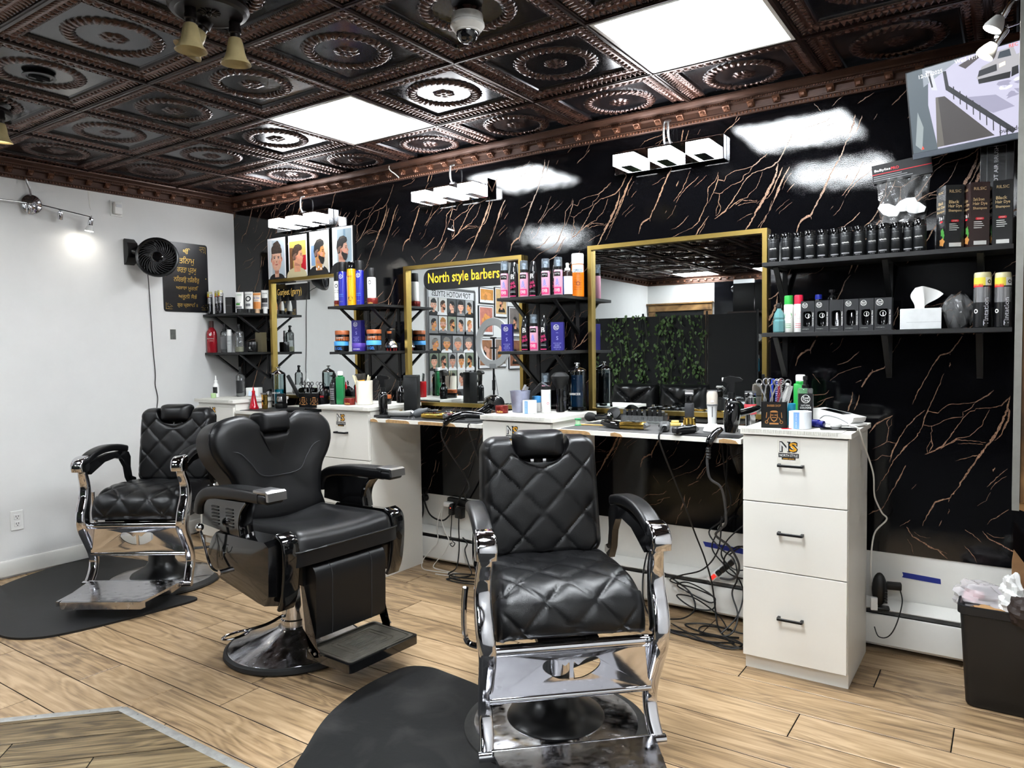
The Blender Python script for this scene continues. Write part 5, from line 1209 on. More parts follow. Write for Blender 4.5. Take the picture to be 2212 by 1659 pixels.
# -- shelf by the white wall
TG = 'small silver and black dye cans on the corner shelf'
def tintcan(label, x, y, z, r, h, group):
    yb = mat('tint_yellow', (214, 196, 70), .35); sl = mat('tint_silver', (150, 150, 152), .22, .7); t = can('dye_can', label, 'spray can', x, y, z, r, h, .09, BLKBOTTLE, mat('tint_cap', (196, 190, 150), .3), group, shoulder=.97,
        bands=[(.76, .905, yb, -1.3, .35), (.76, .905, INKW, .35, 1.4), (.735, .79, INKR, -1.3, .1), (.46, .735, sl, -2.6, 2.6)])
    obj('lettering', [wrap(txt('Tintation', h*.50, r*.62, (0, 0, h*.29), .012, PI/2), r*1.014, .45)], mat('tint_letter', (196, 196, 204), .3), t)
    obj('emblem', [wrap(tf(ring(0, 0, r*.16, r*.26)), r*1.014, -.75)], INKW, t) if False else None
    obj('seal', [wrap(([(p[0], p[1], p[2]+h*.30) for p in ring(0, 0, r*.16, r*.28)[0]], ring(0, 0, .1, .2)[1]), r*1.013, -.75)], INKW, t)
    obj('arch_mark', [wrap(([(p[0], p[1], p[2]+h*.83) for p in ring(0, 0, r*.12, r*.26, n=18)[0]], ring(0, 0, .1, .2, n=18)[1]), r*1.014, .85)], INKK, t)
    return t
tintcan('silver and black dye can at the white-wall end of the upper corner shelf', -1.200, .242, S1u, .019, .168, TG)
tintcan('middle one of the three dye cans on the upper corner shelf', -1.122, .250, S1u, .017, .170, TG)
tintcan('dye can beside the small black box on the upper corner shelf', -1.063, .238, S1u, .019, .172, TG)
t = thing('product_box', 'small black carton on the upper corner shelf', 'box', (-.985, .265, S1u+.0004), .35); obj('carton', [rbox(-.028, .028, -.02, .02, 0, .118, .001, 1)], BLKBOTTLE, t); obj('lettering', [txt('hair fibers', .04, .006, (0, -.0204, .06))], INKG, t)
def tube_of(label, x, y, z, w, h, body, cap, prints, marks=(), up=False):
    t = thing('cream_tube', label, 'tube', (x, y, z+.0004), .55*math.atan2(3.747-x, 3.036+y), 'face cream tubes on the corner shelf'); r0, c = w*.46, h*.20
    V = []; F = []; n = 20; L_ = [(c, r0, r0*.75), (c+.3*(h-c), w*.47, r0*.66), (c+.7*(h-c), w*.49, r0*.3), (h-.012, w*.5, .003), (h, w*.5, .0015)]
    for z_, a, b in L_:
        for k in range(n):
            q = 2*PI*k/n; V.append((a*math.cos(q), b*math.sin(q), z_))
    for i in range(len(L_)-1):
        for k in range(n): F.append((i*n+k, i*n+(k+1) % n, (i+1)*n+(k+1) % n, (i+1)*n+k))
    F.append(tuple((len(L_)-1)*n+k for k in range(n)))
    obj('tube_body', [(V, F)], body, t); obj('cap', [lathe([(r0*.62, 0), (r0*.66, c*.9), (r0*.64, c), (0, c)], 20)], cap, t)
    def bow(vf):  # lay flat print on the tapering front
        out = []
        for x_, y_, z_ in vf[0]:
            q = (z_-c)/(h-c); dep = r0*.75 if q < 0 else r0*(.75-.09*min(q, .3)/.3-.36*max(0, min(q-.3, .4))/.4-.27*max(0, q-.7)/.3)
            a = w*.48; out.append((x_, -dep*math.sqrt(max(0, 1-(x_/a)**2))-.0008, z_))
        return out, vf[1]
    for m, sh in marks: obj('print_patch', [bow(sh)], m, t)
    for b, w2, h2, zc, m in prints: obj('lettering', [bow(txt(b, w2, h2, (0, 0, zc), .01))], m, t)
    return t
GREENP = mat('leaf_green', (70, 140, 60), .5); ORANGEP = mat('apricot_print', (206, 132, 66), .5)
gq = lambda a, b, c, d: surf(lambda u, v: (a+(b-a)*u, 0, c+(d-c)*v), 8, 4)
tube_of('white tube with green leaf print on the upper corner shelf', -.880, .268, S1u, .062, .150, WCAN, BLACK, [('GARNIER', .036, .007, .13, GREENP), ('charcoal', .03, .006, .075, INKK)], [(GREENP, gq(-.02, .01, .055, .07)), (INKG, gq(-.022, .022, .032, .048))])
tube_of('white tube with a small black face mark on the upper corner shelf', -.878, .345, S1u, .062, .156, WCAN, BLACK, [('NEUTROGENA', .05, .006, .138, INKK)], [(INKK, ([(p[0], 0, p[2]+.105) for p in ring(0, 0, .012, .020)[0]], ring(0, 0, .1, .2)[1])), (INKG, gq(-.018, .018, .05, .07))])
tube_of('orange and white apricot scrub tube on the upper corner shelf', -.872, .412, S1u, .060, .154, mat('scrub_tube', (224, 204, 180), .35), mat('scrub_cap', (214, 176, 140), .4), [('St. Ives', .044, .014, .115, INKB), ('apricot', .03, .006, .095, INKB)], [(ORANGEP, gq(-.028, .028, .034, .085)), (ORANGEP, gq(-.028, .028, .135, .150))])
tube_of('tall white and black tube against the left mirror frame', -.850, .466, S1u, .056, .173, WCAN, BWHITE, [('bioré', .034, .009, .15, INKK)], [(INKK, gq(-.022, .022, .08, .115)), (INKG, gq(-.022, .022, .05, .075))])
# lower corner shelf
REDL = mat('red_shampoo', (150, 22, 34), .15, coat=.3)
t = thing('shampoo_bottle', 'red shampoo bottle on the lower corner shelf', 'bottle', (-1.198, .246, S1l+.0004), .55)
obj('bottle_body', [tf(lathe([(.036, 0), (.039, .004), (.039, .135), (.034, .16), (.018, .185), (.014, .19), (0, .19)], 24), (0, 0, 0), (0, 0, 0), (1, .6, 1))], REDL, t); obj('cap', [tf(lathe([(.016, .188), (.016, .236), (0, .238)], 16), s=(1, .8, 1))], mat('brown_cap', (60, 30, 24), .3), t)
obj('lettering', [txt('NATURALS', .05, .008, (0, -.0243, .105)), txt('moisture', .036, .006, (0, -.0243, .088))], INKW, t); obj('seal', [disc(0, .135, .010, y=-.0243)], INKW, t)
def clearspray(label, x, y, z, r, h, liquid, lh, lab=None, group='clear spray bottles on the corner shelf'):
    t = thing('spray_bottle', label, 'bottle', (x, y, z+.0004), face(x, y), group); hb = h*.76
    obj('bottle_body', [lathe([(r*.9, 0), (r, .004), (r, hb*.9), (r*.8, hb*.97), (r*.42, hb), (0, hb)], 22)], CLEAR, t)
    if lh: obj('liquid', [lathe([(r*.86, .003), (r*.93, .006), (r*.93, lh), (0, lh)], 20)], liquid, t)
    spraytop(t, r*.46, hb, BLACK, h/.21)
    if lab: obj('label_band', [band(r*1.01, hb*.15, hb*.72, -.9, .9, 14)], lab, t)
    return t
LIQ = mat('pale_lotion', (206, 200, 150), .2, trans=.5); LIQG = mat('grey_liquid', (150, 150, 148), .25, trans=.4)
clearspray('clear spray bottle behind the red shampoo on the lower corner shelf', -1.105, .290, S1l, .029, .213, LIQG, .13, INKG)
t = can('small_bottle', 'slim white-capped bottle on the lower corner shelf', 'bottle', -.972, .238, S1l, .018, .166, .26, mat('white_print_bottle', (176, 178, 178), .25), BWHITE, prints=[('style', .03, .008, .5, INKK), ('mist', .03, .006, .35, INKG)])
clearspray('clear spray bottle with dark pump in front of the beige cartons', -.890, .262, S1l, .032, .204, LIQ, .04)
t = thing('product_box', 'dark olive carton at the back of the lower corner shelf', 'box', (-.885, .445, S1l+.0004), .2); obj('carton', [rbox(-.030, .030, -.028, .028, 0, .145, .001, 1)], mat('olive_carton', (96, 88, 66), .5), t)
jar('cream_jar', 'low black jar with grey print beside the left mirror frame', -.853, .345, S1l, .037, .074, BLKBOTTLE, BLKBOTTLE, prints=[('E', .012, .014, .42, INKW), ('hair clay', .03, .005, .2, INKG)])
# -- shelf between left and middle mirrors
def tin(label, x, y, z, r, h, group='flat maroon tins'):
    return jar('hair_wax_tin', label, x, y, z, r, h, TIN, TIN, group, .45, [('RedOne', r*.9, h*.25, .25, INKGOLD)], 'tin')
tin('maroon tin under the left white spray bottle on the upper shelf', .150, .27, S2u, .030, .036)
def whitecan(label, x, y, z, h):
    t = can('spray_bottle', label, 'spray bottle', x, y, z, .0275, h, .30, WCAN, BLACKM, 'white and black spray bottles on tins', prints=[('STYLING', .03, .006, .36, INKK), ('HAIR SPRAY', .034, .006, .29, INKK), ('150 ml', .016, .004, .12, INKG)], shoulder=.93)
    obj('emblem', [wrap(([(p[0]*.8, p[1], p[2]+h*.52) for p in ring(0, 0, .008, .0125)[0]], ring(0, 0, .1, .2)[1]), .0280), wrap(txt('V', .010, .014, (0, 0, h*.59)), .0280)], INKK, t)
    return t
whitecan('white and black spray bottle on a tin, left of the tall blue cans', .148, .27, S2u+.0368, .181)
def bluecan(label, x, y):
    t = can('hair_spray_can', label, 'spray can', x, y, S2u, .0262, .278, .21, BLUE, BLACKM, 'tall cobalt hair spray cans', prints=[('HAIR SPRAY', .03, .006, .26, INKB), ('full force', .03, .005, .22, INKB), ('400 ml', .02, .005, .10, INKG)], shoulder=.96)
    obj('emblem', [wrap(([(p[0], p[1], p[2]+.185) for p in ring(0, 0, .0115, .0135)[0]], ring(0, 0, .1, .2)[1]), .0266), wrap(txt('Red', .014, .008, (0, 0, .189)), .0266), wrap(txt('One', .014, .008, (0, 0, .180)), .0266)], INKW, t)
bluecan('tall cobalt blue spray can left of the amber can', .211, .250)
t = can('hair_spray_can', 'tall amber yellow spray can between two blue cans', 'spray can', .276, .268, S2u, .0285, .277, .16, YCAN, BLACKG, prints=[('MOIST', .034, .011, .66, INKK), ('silicone', .02, .004, .60, INKK)], shoulder=.9)
obj('seal', [wrap(([(p[0], p[1], p[2]+.045) for p in disc(0, 0, .016)[0]], disc(0, 0, .1)[1]), .0289)], INKK, t); obj('lettering', [wrap(txt('gel', .02, .012, (0, 0, .045), .01), .0292)], mat('amber_can', ()), t)
bluecan('tall cobalt blue spray can right of the amber can', .350, .266)
tin('maroon tin under the right white spray bottle on the upper shelf', .432, .29, S2u, .035, .040)
whitecan('white and black spray bottle on a tin, right of the tall blue cans', .428, .29, S2u+.0408, .187)
GELB = mat('blue_lid', (72, 150, 212), .35); BROWNL = mat('brown_lid', (158, 84, 44), .35); PURP = mat('violet_jar', (62, 46, 140), .3); NAVY = mat('indigo_carton', (38, 34, 112), .4)
def geljar(label, x, y, name='gel_jar'): return jar(name, label, x, y, S2l, .047, .066, BLKBOTTLE, GELB, 'stacked styling jars', .42, [('B GEL', .05, .018, .30, INKB)])
def brownjar(label, x, y): return jar('wax_jar', label, x, y, S2l+.0668, .046, .068, BLKBOTTLE, BROWNL, 'stacked styling jars', .38, [('AQUA WAX', .05, .010, .30, INKW)], bands=[(.05, .40, BROWNL, -3.1, 3.1)])
geljar('blue-lidded jar at the left end of the lower shelf', .168, .268); brownjar('brown-lidded jar stacked on the leftmost blue-lidded jar', .175, .27)
jar('gel_jar', 'low violet jar under the indigo carton', .315, .28, S2l, .046, .052, PURP, mat('violet_lid', (84, 60, 150), .35), None, .45, [('ARGAN MASK', .05, .008, .28, INKW)])
def redone(parent, x, y, z, s, m):
    obj('emblem', [ring(x, z, s*.46, s*.52, y), txt('Red', s*.66, s*.34, (x, y, z+s*.15)), txt('One', s*.66, s*.34, (x, y, z-s*.17))], m, parent)
def navybox(label, x, y, z, w, h, rz):
    t = thing('product_box', label, 'box', (x, y, z+.0004), rz, 'indigo hair oil cartons'); obj('carton', [rbox(-w/2, w/2, -w*.36, w*.36, 0, h, .001, 1)], NAVY, t); yy = -w*.36-.0005
    redone(t, -w*.08, yy, h*.82, w*.42, INKW)
    obj('lettering', [txt('OIL', w*.2, h*.03, (0, yy, h*.63)), txt('S', w*.16, h*.13, (0, yy, h*.44)), txt('MOISTURE CARE', w*.62, h*.035, (0, yy, h*.26)), txt('SWEET', w*.42, h*.05, (0, yy, h*.19)), txt('ALMOND OIL', w*.6, h*.05, (0, yy, h*.12)), txt('100 ml', w*.4, h*.03, (0, yy, h*.05))], mat('pale_violet_print', (160, 160, 214), .5), t)
navybox('indigo carton standing on the violet jar', .290, .30, S2l+.0528, .068, .145, .25)
geljar('blue-lidded jar at the right end of the lower shelf', .447, .278); brownjar('brown-lidded jar stacked on the rightmost blue-lidded jar', .449, .28)
t = thing('massage_brush', 'black handled brush with a chrome dome at the back of the lower shelf', 'brush', (.472, .41, S2l+.0004), .3)
obj('dome', [lathe([(.04, .018), (.044, .022), (.040, .045), (.026, .062), (0, .066)], 24)], CHROME_WORN, t); obj('handle', [lathe([(.024, .06), (.022, .075), (.030, .09), (.032, .135), (.028, .141), (0, .141)], 20)], BLACK, t)
obj('bristle', [rod((.03*math.cos(k*.7), .03*math.sin(k*.7), 0), (.032*math.cos(k*.7), .032*math.sin(k*.7), .022), .004, n=6) for k in range(9)], mat('red_bristle', (150, 36, 40), .4), t)['kind'] = 'stuff'
obj('badge', [wrap(gq(-.016, .016, .11, .125), .0322)], BROWNL, t)
# -- shelf between middle and right-hand mirrors
def pinkspray(label, x, y, z, h=.194, rz=None):
    t = thing('spray_bottle', label, 'spray bottle', (x, y, z+.0004), face(x, y) if rz is None else rz, 'pink foam spray bottles'); r = .0232
    obj('bottle_body', [lathe([(r*.92, 0), (r, .003), (r, h*.64), (r*.9, h*.67), (0, h*.67)], 22)], PINK, t)
    obj('collar', [lathe([(r*.86, h*.665), (r*.86, h*.755), (r*.6, h*.76), (0, h*.76)], 20)], BLACK, t)
    obj('nozzle', [lathe([(r*.35, h*.755), (r*.35, h*.86), (r*.5, h*.87), (r*.45, h*.93), (0, h*.935)], 12)], BWHITE, t)
    obj('clear_cap', [lathe([(r*.93, h*.755), (r*.90, h*.99), (r*.8, h), (0, h)], 22)], CLOUDCAP, t)
    obj('label_band', [band(r*1.01, h*.50, h*.62, -.9, .8, 12)], BLKBOTTLE, t); obj('label_band', [band(r*1.01, h*.05, h*.22, -1.0, 1.0, 12)], PINKD, t)
    fl = [wrap(([(p[0]+.009*math.cos(k*2.4)*(1-k/14), 0, p[2]+h*.27+.0028*k) for p in disc(0, 0, .0042, n=7)[0]], disc(0, 0, .1, n=7)[1]), r*1.012) for k in range(12)]
    obj('flower_print', fl, mat('lilac_print', (136, 132, 200), .5), t)['kind'] = 'stuff'
    obj('lettering', [wrap(txt('styling', .028, .010, (0, 0, h*.57)), r*1.018), wrap(txt('POWER', .03, .018, (0, 0, h*.14), .01), r*1.018)], INKW, t)
    return t
def serum(label, x, y, z, h=.190):
    t = thing('serum_bottle', label, 'bottle', (x, y, z+.0004), face(x, y), 'black hair serum bottles'); r = .0235
    obj('bottle_body', [lathe([(r*.92, 0), (r, .003), (r, h*.66), (r*.9, h*.71), (0, h*.71)], 22)], BLKBOTTLE, t)
    obj('nozzle', [lathe([(r*.3, h*.705), (r*.3, h*.82), (r*.42, h*.83), (r*.38, h*.9), (0, h*.905)], 12)], BLACK, t)
    obj('clear_cap', [lathe([(r*.88, h*.705), (r*.80, h*.8), (r*.62, h*.97), (r*.55, h), (0, h)], 20)], SMOKECAP, t)
    obj('emblem', [wrap(txt('B', .020, .026, (0, 0, h*.58), .02), r*1.014)], INKW, t); obj('lettering', [wrap(txt('HAIR', .026, .015, (0, 0, h*.40), .01, .25), r*1.014), wrap(txt('SERUM', .034, .015, (0, 0, h*.30), .01, .25), r*1.014), wrap(gq(-.018, .018, h*.03, h*.055), r*1.012)], PINKD, t)
    obj('fine_print', [wrap(gq(-.016, .016, h*.14, h*.16), r*1.012), wrap(gq(-.014, .014, h*.18, h*.19), r*1.012)], INKG, t)
    return t
pinkspray('pink spray bottle at the left end of the upper shelf', 1.478, .238, S3u, .196)
serum('black serum bottle, second from the left on the upper shelf', 1.530, .248, S3u)
pinkspray('pink spray bottle between two black serum bottles on the upper shelf', 1.588, .260, S3u)
serum('black serum bottle, second of its kind on the upper shelf', 1.630, .285, S3u)
pinkspray('third pink spray bottle from the left on the upper shelf', 1.722, .262, S3u)
serum('black serum bottle half hidden between two pink spray bottles', 1.738, .345, S3u)
pinkspray('pink spray bottle beside the brown bottle on the upper shelf', 1.790, .276, S3u, .198)
t = can('spray_bottle', 'brown bottle with white nozzle beside the orange can', 'bottle', 1.790, .372, S3u, .027, .135, 0, mat('brown_bottle', (42, 28, 24), .2), None, bands=[(.08, .78, WCAN, -.5, 1.6), (.08, .78, mat('blue_label', (36, 80, 180), .4), -1.5, -.5), (.1, .4, YCAN, -1.5, -1.1)])
obj('spray_pump', [lathe([(.015, .133), (.015, .148), (.008, .152), (.008, .166), (.010, .168), (.008, .176), (0, .178)], 16)], BWHITE, t)
ORANGE = mat('orange_can', (226, 116, 18), .35)
t = can('disinfectant_can', 'large orange disinfectant can with white top on the upper shelf', 'spray can', 1.808, .452, S3u, .0335, .231, .235, ORANGE, BWHITE, prints=[('CLIPPERCIDE', .052, .016, .60, INKK), ('spray', .02, .006, .53, INKK)], shoulder=.98, bands=[(.56, .74, mat('pale_blue_label', (196, 208, 220), .4), -1.1, 1.1)], rz=.55)
obj('warning_ring', [wrap(([(p[0], p[1], p[2]+.07) for p in ring(0, 0, .008, .0105)[0]], ring(0, 0, .1, .2)[1]), .0341)], INKK, t)
obj('fine_print', [wrap(gq(-.022, .022, .118-.009*k, .120-.009*k), .0341) for k in range(10)], mat('orange_print', (150, 70, 20), .5), t)['kind'] = 'stuff'
navybox('indigo carton at the left end of the lower shelf under the pink sprays', 1.482, .250, S3l, .060, .146, .40)
t = jar('ribbed_jar', 'small ribbed black jar with pink bands behind the indigo carton', 1.520, .40, S3l, .021, .058, BLKBOTTLE, BLKBOTTLE, None, .3, bands=[(.35, .42, PINKD, -3, 3), (.6, .66, PINKD, -3, 3)])
serum('left black serum bottle on the lower shelf', 1.578, .282, S3l); pinkspray('pink spray bottle between two serum bottles on the lower shelf', 1.642, .266, S3l); serum('right black serum bottle on the lower shelf', 1.694, .286, S3l)
navybox('indigo carton at the right end of the lower shelf beside the mirror frame', 1.775, .290, S3l, .066, .148, .40)
# -- long shelves at the right
S4u, S4l = 1.697, 1.388
FX = [2.868, 2.920, 2.968, 3.021, 3.070, 3.116, 3.164, 3.213, 3.261, 3.308, 3.349, 3.395, 3.436]
FIBER = mat('fiber_can_label', (20, 21, 23), .35)
proto = None
for i, x in enumerate(FX):
    lb = ('leftmost' if i == 0 else 'rightmost' if i == 12 else ORD[i]+' from the left')+' of the thirteen black hair fibre bottles on the upper long shelf'
    yy = .335+.012*((i*7) % 3-1)
    if proto is None:
        t = can('hair_fiber_bottle', lb, 'bottle', x, yy, S4u, .0232, .124, .17, FIBER, BLACKG, 'hair fibre bottles on the long shelf', prints=[('stylesilk', .030, .008, .47, INKW), ('hair fibers', .024, .004, .70, INKG), ('conceals thinning', .030, .003, .41, INKG), ('27.5 g', .018, .004, .06, INKG)], shoulder=.97, bands=[(.10, .14, INKG, -.7, .7)])
        proto = t
    else: dup(proto, (x, yy, S4u+.0004), face(x, yy)+random.uniform(-.25, .25), lb)
def dyebox(label, x, y, w, d, h, rz, col, shade, big):
    t = thing('hair_dye_box', label, 'box', (x, y, S4u+.0004), rz, 'hair dye shampoo boxes'); obj('carton', [rbox(-w/2, w/2, -d/2, d/2, 0, h, .001, 1)], col, t); yy = -d/2-.0005
    obj('lettering', [txt('RILSIC', w*.62, h*.045, (0, yy, h*.90), .0), txt(shade, w*.55, h*.05, (-w*.06, yy, h*.735), .02), txt('Hair Dye', w*.72, h*.06, (-w*.0, yy, h*.665), .02), txt('Shampoo', w*.7, h*.05, (0, yy, h*.595), .02)], mat('dye_gold', (176, 152, 112), .4), t)
    obj('steps_badge', [prism(rrect(w*.42, h*.035, h*.016, 3), yy-.0002, yy)] if False else [([(p[0], yy, p[1]+h*.44) for p in rrect(w*.42, h*.036, h*.016, 3)], [tuple(range(16))[::1]])], INKR, t)
    obj('fine_print', [txt('STEPS', w*.26, h*.018, (0, yy-.0003, h*.44))]+[quad(-w*.3, w*(.1+.06*(k % 3)), h*(.385-.03*k), h*(.395-.03*k), yy) for k in range(4)], INKW, t)['kind'] = 'stuff'
    obj('barcode', [quad(-w*.3, w*.34, h*.04, h*.10, yy)], INKW, t)
    # left side panel
    L_ = lambda sh: ([(-w/2-.0005, -x_, z_) for x_, _, z_ in sh[0]], sh[1])
    obj('side_print', [L_(txt(shade, d*.5, h*.05, (0, 0, h*.735), .02)), L_(txt('Hair Dye', d*.8, h*.055, (0, 0, h*.665), .02)), L_(txt('Shampoo', d*.8, h*.05, (0, 0, h*.60), .02)), L_(txt('RILSIC', d*.5, h*.035, (0, 0, h*.9)))], mat('dye_gold', ()), t)
    obj('side_number', [L_(txt('3 in 1', d*.5, h*.06, (d*.08, 0, h*.50), .02))], INKW, t); obj('side_badge', [L_(quad(-d*.05, d*.22, h*.43, h*.455))], INKR, t)
    obj('herb_print', [L_(blob(d*.18, h*.27, d*.16, h*.06, 0, wob=.2)), L_(blob(d*.30, h*.22, d*.10, h*.05, 0, wob=.25))], GREENP, t); obj('root_print', [L_(blob(d*.16, h*.12, d*.26, h*.06, 0, wob=.18))], mat('root_tan', (176, 120, 60), .6), t); obj('side_arc', [L_(ring(0, h*.02, d*.46, d*.49))], INKGOLD, t) if False else None
DB = mat('dye_box_black', (18, 19, 21), .22, coat=.4); DBR = mat('dye_box_brown', (42, 24, 22), .22, coat=.4)
dyebox('black hair dye box at the left of the three dye boxes', 3.536, .362, .070, .076, .249, .50, DB, 'Black', 0)
dyebox('dark brown hair dye box between the two black ones', 3.622, .360, .070, .070, .248, .42, DBR, 'Dark Brown', 0)
dyebox('black hair dye box at the right end of the upper long shelf', 3.702, .372, .066, .060, .248, .22, DB, 'Black', 0)
t = thing('product_box', 'tall black carton standing behind the dye boxes', 'box', (3.690, .452, S4u+.0004), .0); obj('carton', [rbox(-.058, .052, -.035, .035, 0, .405, .001, 1)], BLKBOTTLE, t)
obj('lettering', [txt('HOT AIR BRUSH', .155, .014, (-.006, -.0355, .318), .01, PI/2)], mat('silver_print', (170, 166, 170), .4), t); obj('outline', [quad(-.036, -.035, .22, .395, -.0355), quad(.026, .027, .22, .395, -.0355), quad(-.036, .027, .394, .395, -.0355)], INKG, t)
# hanging bag of neck tags
t = thing('plastic_bag', 'clear hanging bag of white paper tags with a black header card', 'bag', (3.350, .488, 2.062))
obj('header_card', [tf(box(-.112, .112, -.004, 0, -.036, .042), rot=(0, -.09, 0))], INKK, t)
hd_ = lambda sh: tf(sh, rot=(0, -.09, 0))
obj('lettering', [hd_(txt('BaByliss', .062, .013, (-.072, -.0046, .016), .02))], INKW, t); obj('lettering', [hd_(txt('PRO', .03, .012, (-.024, -.0046, .016), .02))], INKR, t)
obj('red_line', [hd_(quad(-.112, .112, .0, .003, -.0045))], INKR, t); obj('fine_print', [hd_(quad(-.108, -.0+.02*k, -.010-.008*k, -.0065-.008*k, -.0045)) for k in range(3)], INKG, t)['kind'] = 'stuff'
def crumple(nx, nz, w0, w1, h, dep, rr, seed):
    r2 = random.Random(seed); ph = [r2.uniform(0, 6) for _ in range(6)]
    def f(u, v):
        w = w0+(w1-w0)*v; x = (u-.5)*w; z = -h*v
        b = dep*(1-(2*u-1)**2)**.5*min(1, v*2.2)
        n = .004*math.sin(17*u+9*v+ph[0])+.003*math.sin(29*u-13*v+ph[1])+.003*math.sin(11*v+23*u+ph[2])+.002*math.sin(41*v+ph[3])
        return (x, -b-n*rr, z)
    return surf(f, nx, nz)
obj('bag_front', [tf(crumple(26, 24, .205, .165, .235, .035, 1.2, 4), (.006, -.002, -.028))], FILM, t)
for k, (dx, dz, a) in enumerate(((-.045, -.165, .5), (.018, -.150, -.4), (.05, -.165, .3))):
    oc = [(.034*math.cos(PI/8+PI/4*i)*(1.35 if abs(math.cos(PI/8+PI/4*i)) > .5 else 1), .026*math.sin(PI/8+PI/4*i)) for i in range(8)]
    obj('paper_tag', [prism(oc, -.012, 0, 'y')], BWHITE, t, (dx, -.012-.002*k, dz), (0, a, 0))
obj('dark_sachet', [tf(ball(0, 0, 0, .05, .012, .028, 12, 7), (.03, -.022, -.225))], BLKBOTTLE, t)
# lower long shelf
t = thing('cologne_bottle', 'small blue-green shaped glass bottle at the left end of the lower long shelf', 'bottle', (2.888, .34, S4l+.0004), .2)
obj('bottle_body', [lathe([(.022, 0), (.0255, .004), (.0255, .05), (.022, .058), (.024, .066), (.020, .085), (.011, .10), (.009, .108), (0, .108)], 8)], mat('aqua_glass', (120, 176, 178), .08, trans=.5, ior=1.3), t, sharp=20)
obj('liquid', [lathe([(.0215, .003), (.0235, .005), (.0235, .045), (0, .045)], 8)], mat('blue_cologne', (16, 70, 150), .1, coat=.5), t, sharp=20); obj('cap', [lathe([(.010, .107), (.012, .11), (.011, .126), (.006, .131), (0, .131)], 12)], BLACK, t)
def punky(label, x, y, col, nm):
    cm = mat(nm, col, .35); t = can('hair_colour_can', label, 'spray can', x, y, S4l, .0205, .163, .235, WCAN, cm, 'colour spray cans', prints=[('PUNKY', .026, .014, .50, INKW), ('colour', .022, .009, .42, INKW)], shoulder=.92)
    obj('seal', [wrap(([(p[0], p[1], p[2]+.075) for p in disc(0, 0, .0165)[0]], disc(0, 0, .1)[1]), .0207)], cm, t)
    obj('fine_print', [wrap(gq(-.012, .012, .02+.008*k, .022+.008*k), .0207) for k in range(3)], cm, t)['kind'] = 'stuff'
punky('white colour spray can with green cap on the lower long shelf', 2.924, .36, (40, 150, 60), 'punk_green'); punky('white colour spray can with red cap on the lower long shelf', 2.966, .36, (200, 30, 60), 'punk_red')
t = can('pump_bottle', 'bottle with a blue cap behind the black window cartons', 'bottle', 3.034, .43, S4l, .016, .165, .12, BLKBOTTLE, mat('blue_cap', (30, 50, 180), .3))
t = can('pump_bottle', 'black pump bottle behind the black window cartons', 'bottle', 3.085, .45, S4l, .018, .15, .0, BLKBOTTLE, None); obj('pump', [lathe([(.010, .148), (.010, .158), (.004, .16), (.004, .172), (.012, .174), (.012, .184), (0, .185)], 14), cbox(0, -.018, .180, .010, .03, .006)], BLACK, t)
CARD = mat('cologne_carton', (24, 25, 27), .45)
BX = [3.012, 3.070, 3.128, 3.186, 3.244, 3.306]
for i, x in enumerate(BX):
    w, h, d = (.0555 if i < 5 else .064), .133, .05
    lb = ('leftmost' if i == 0 else 'rightmost' if i == 5 else ORD[i]+' from the left')+' of the six black window cartons on the lower long shelf'
    t = thing('window_carton', lb, 'box', (x, .345, S4l+.0004), 0, 'black window cartons')
    pl = holed([(-w/2, 0), (w/2, 0), (w/2, h), (-w/2, h)], [[(-w*.34, h*.22), (-w*.24, h*.17), (w*.20, h*.17), (w*.30, h*.22), (w*.30, h*.60), (w*.24, h*.66), (-w*.24, h*.66), (-w*.34, h*.60)]], .0012)
    obj('front_panel', [([(a, b-d/2, c) for a, b, c in pl[0]], pl[1])], CARD, t, sharp=20)
    obj('carton', [box(-w/2, -w/2+.001, -d/2, d/2, 0, h), box(w/2-.001, w/2, -d/2, d/2, 0, h), box(-w/2, w/2, d/2-.001, d/2, 0, h), box(-w/2, w/2, -d/2, d/2, 0, .001), box(-w/2, w/2, -d/2, d/2, h-.001, h)], CARD, t)
    obj('inner_can', [tf(lathe([(.018, .003), (.018, h*.55), (.014, h*.6), (.013, h*.9), (0, h*.9)], 16), (0, .004, 0))], BLACKG if i != 2 else CHROME_WORN, t)
    if i != 2: redone(t, -w*.2, -d/2-.0011, h*.86, w*.40, INKW)
    if i not in (2, 3): obj('inner_emblem', [([(p[0], p[1], p[2]) for p in ring(-w*.02, h*.52, w*.16, w*.19, -d/2+.008)[0]], ring(0, 0, .1, .2)[1])], INKW, t)
    obj('side_text', [txt('REDONE PRO', h*.44, w*.085, (w*.40, -d/2-.0011, h*.40), .01, PI/2), txt('cologne', w*.5, h*.02, (-w*.15, -d/2-.0011, h*.09))], INKW, t)
t = thing('tissue_box', 'white marble-patterned tissue box on the lower long shelf', 'tissue box', (3.435, .375, S4l+.0004), .12)
w, d, h = .125, .115, .083
obj('carton', [rbox(-w/2-.01, w/2+.01, -d/2, d/2, 0, h, .0015, 1)], mat('tissue_carton', (206, 208, 208), .5, var=.12, vscale=14), t); obj('seam', [quad(-w*.4, w*.56, .028, .0287, -d/2-.0004)], INKG, t)
def tissue(u, v):
    a = (u-.5); return (a*(.03+.075*v)+.035*v*v+.006*math.sin(7*v+9*u), .012*math.sin(5*u+4*v)+.02*(v-.2)*(.5-u), .09*v+.012*math.sin(4*u)*v-.02*u*v)
obj('tissue', [tf(surf(tissue, 16, 14), (-.005, 0, h-.004))], BWHITE, t)
t = thing('bagged_can', 'black can lying in a crumpled clear bag on the lower long shelf', 'bag', (3.572, .392, S4l+.0006), 0)
obj('can', [tf(lathe([(.022, 0), (.024, .003), (.024, .085), (.019, .095), (.019, .108), (0, .11)], 20), (.022, 0, .004), (0, -.30, 0))], BLACKG, t)
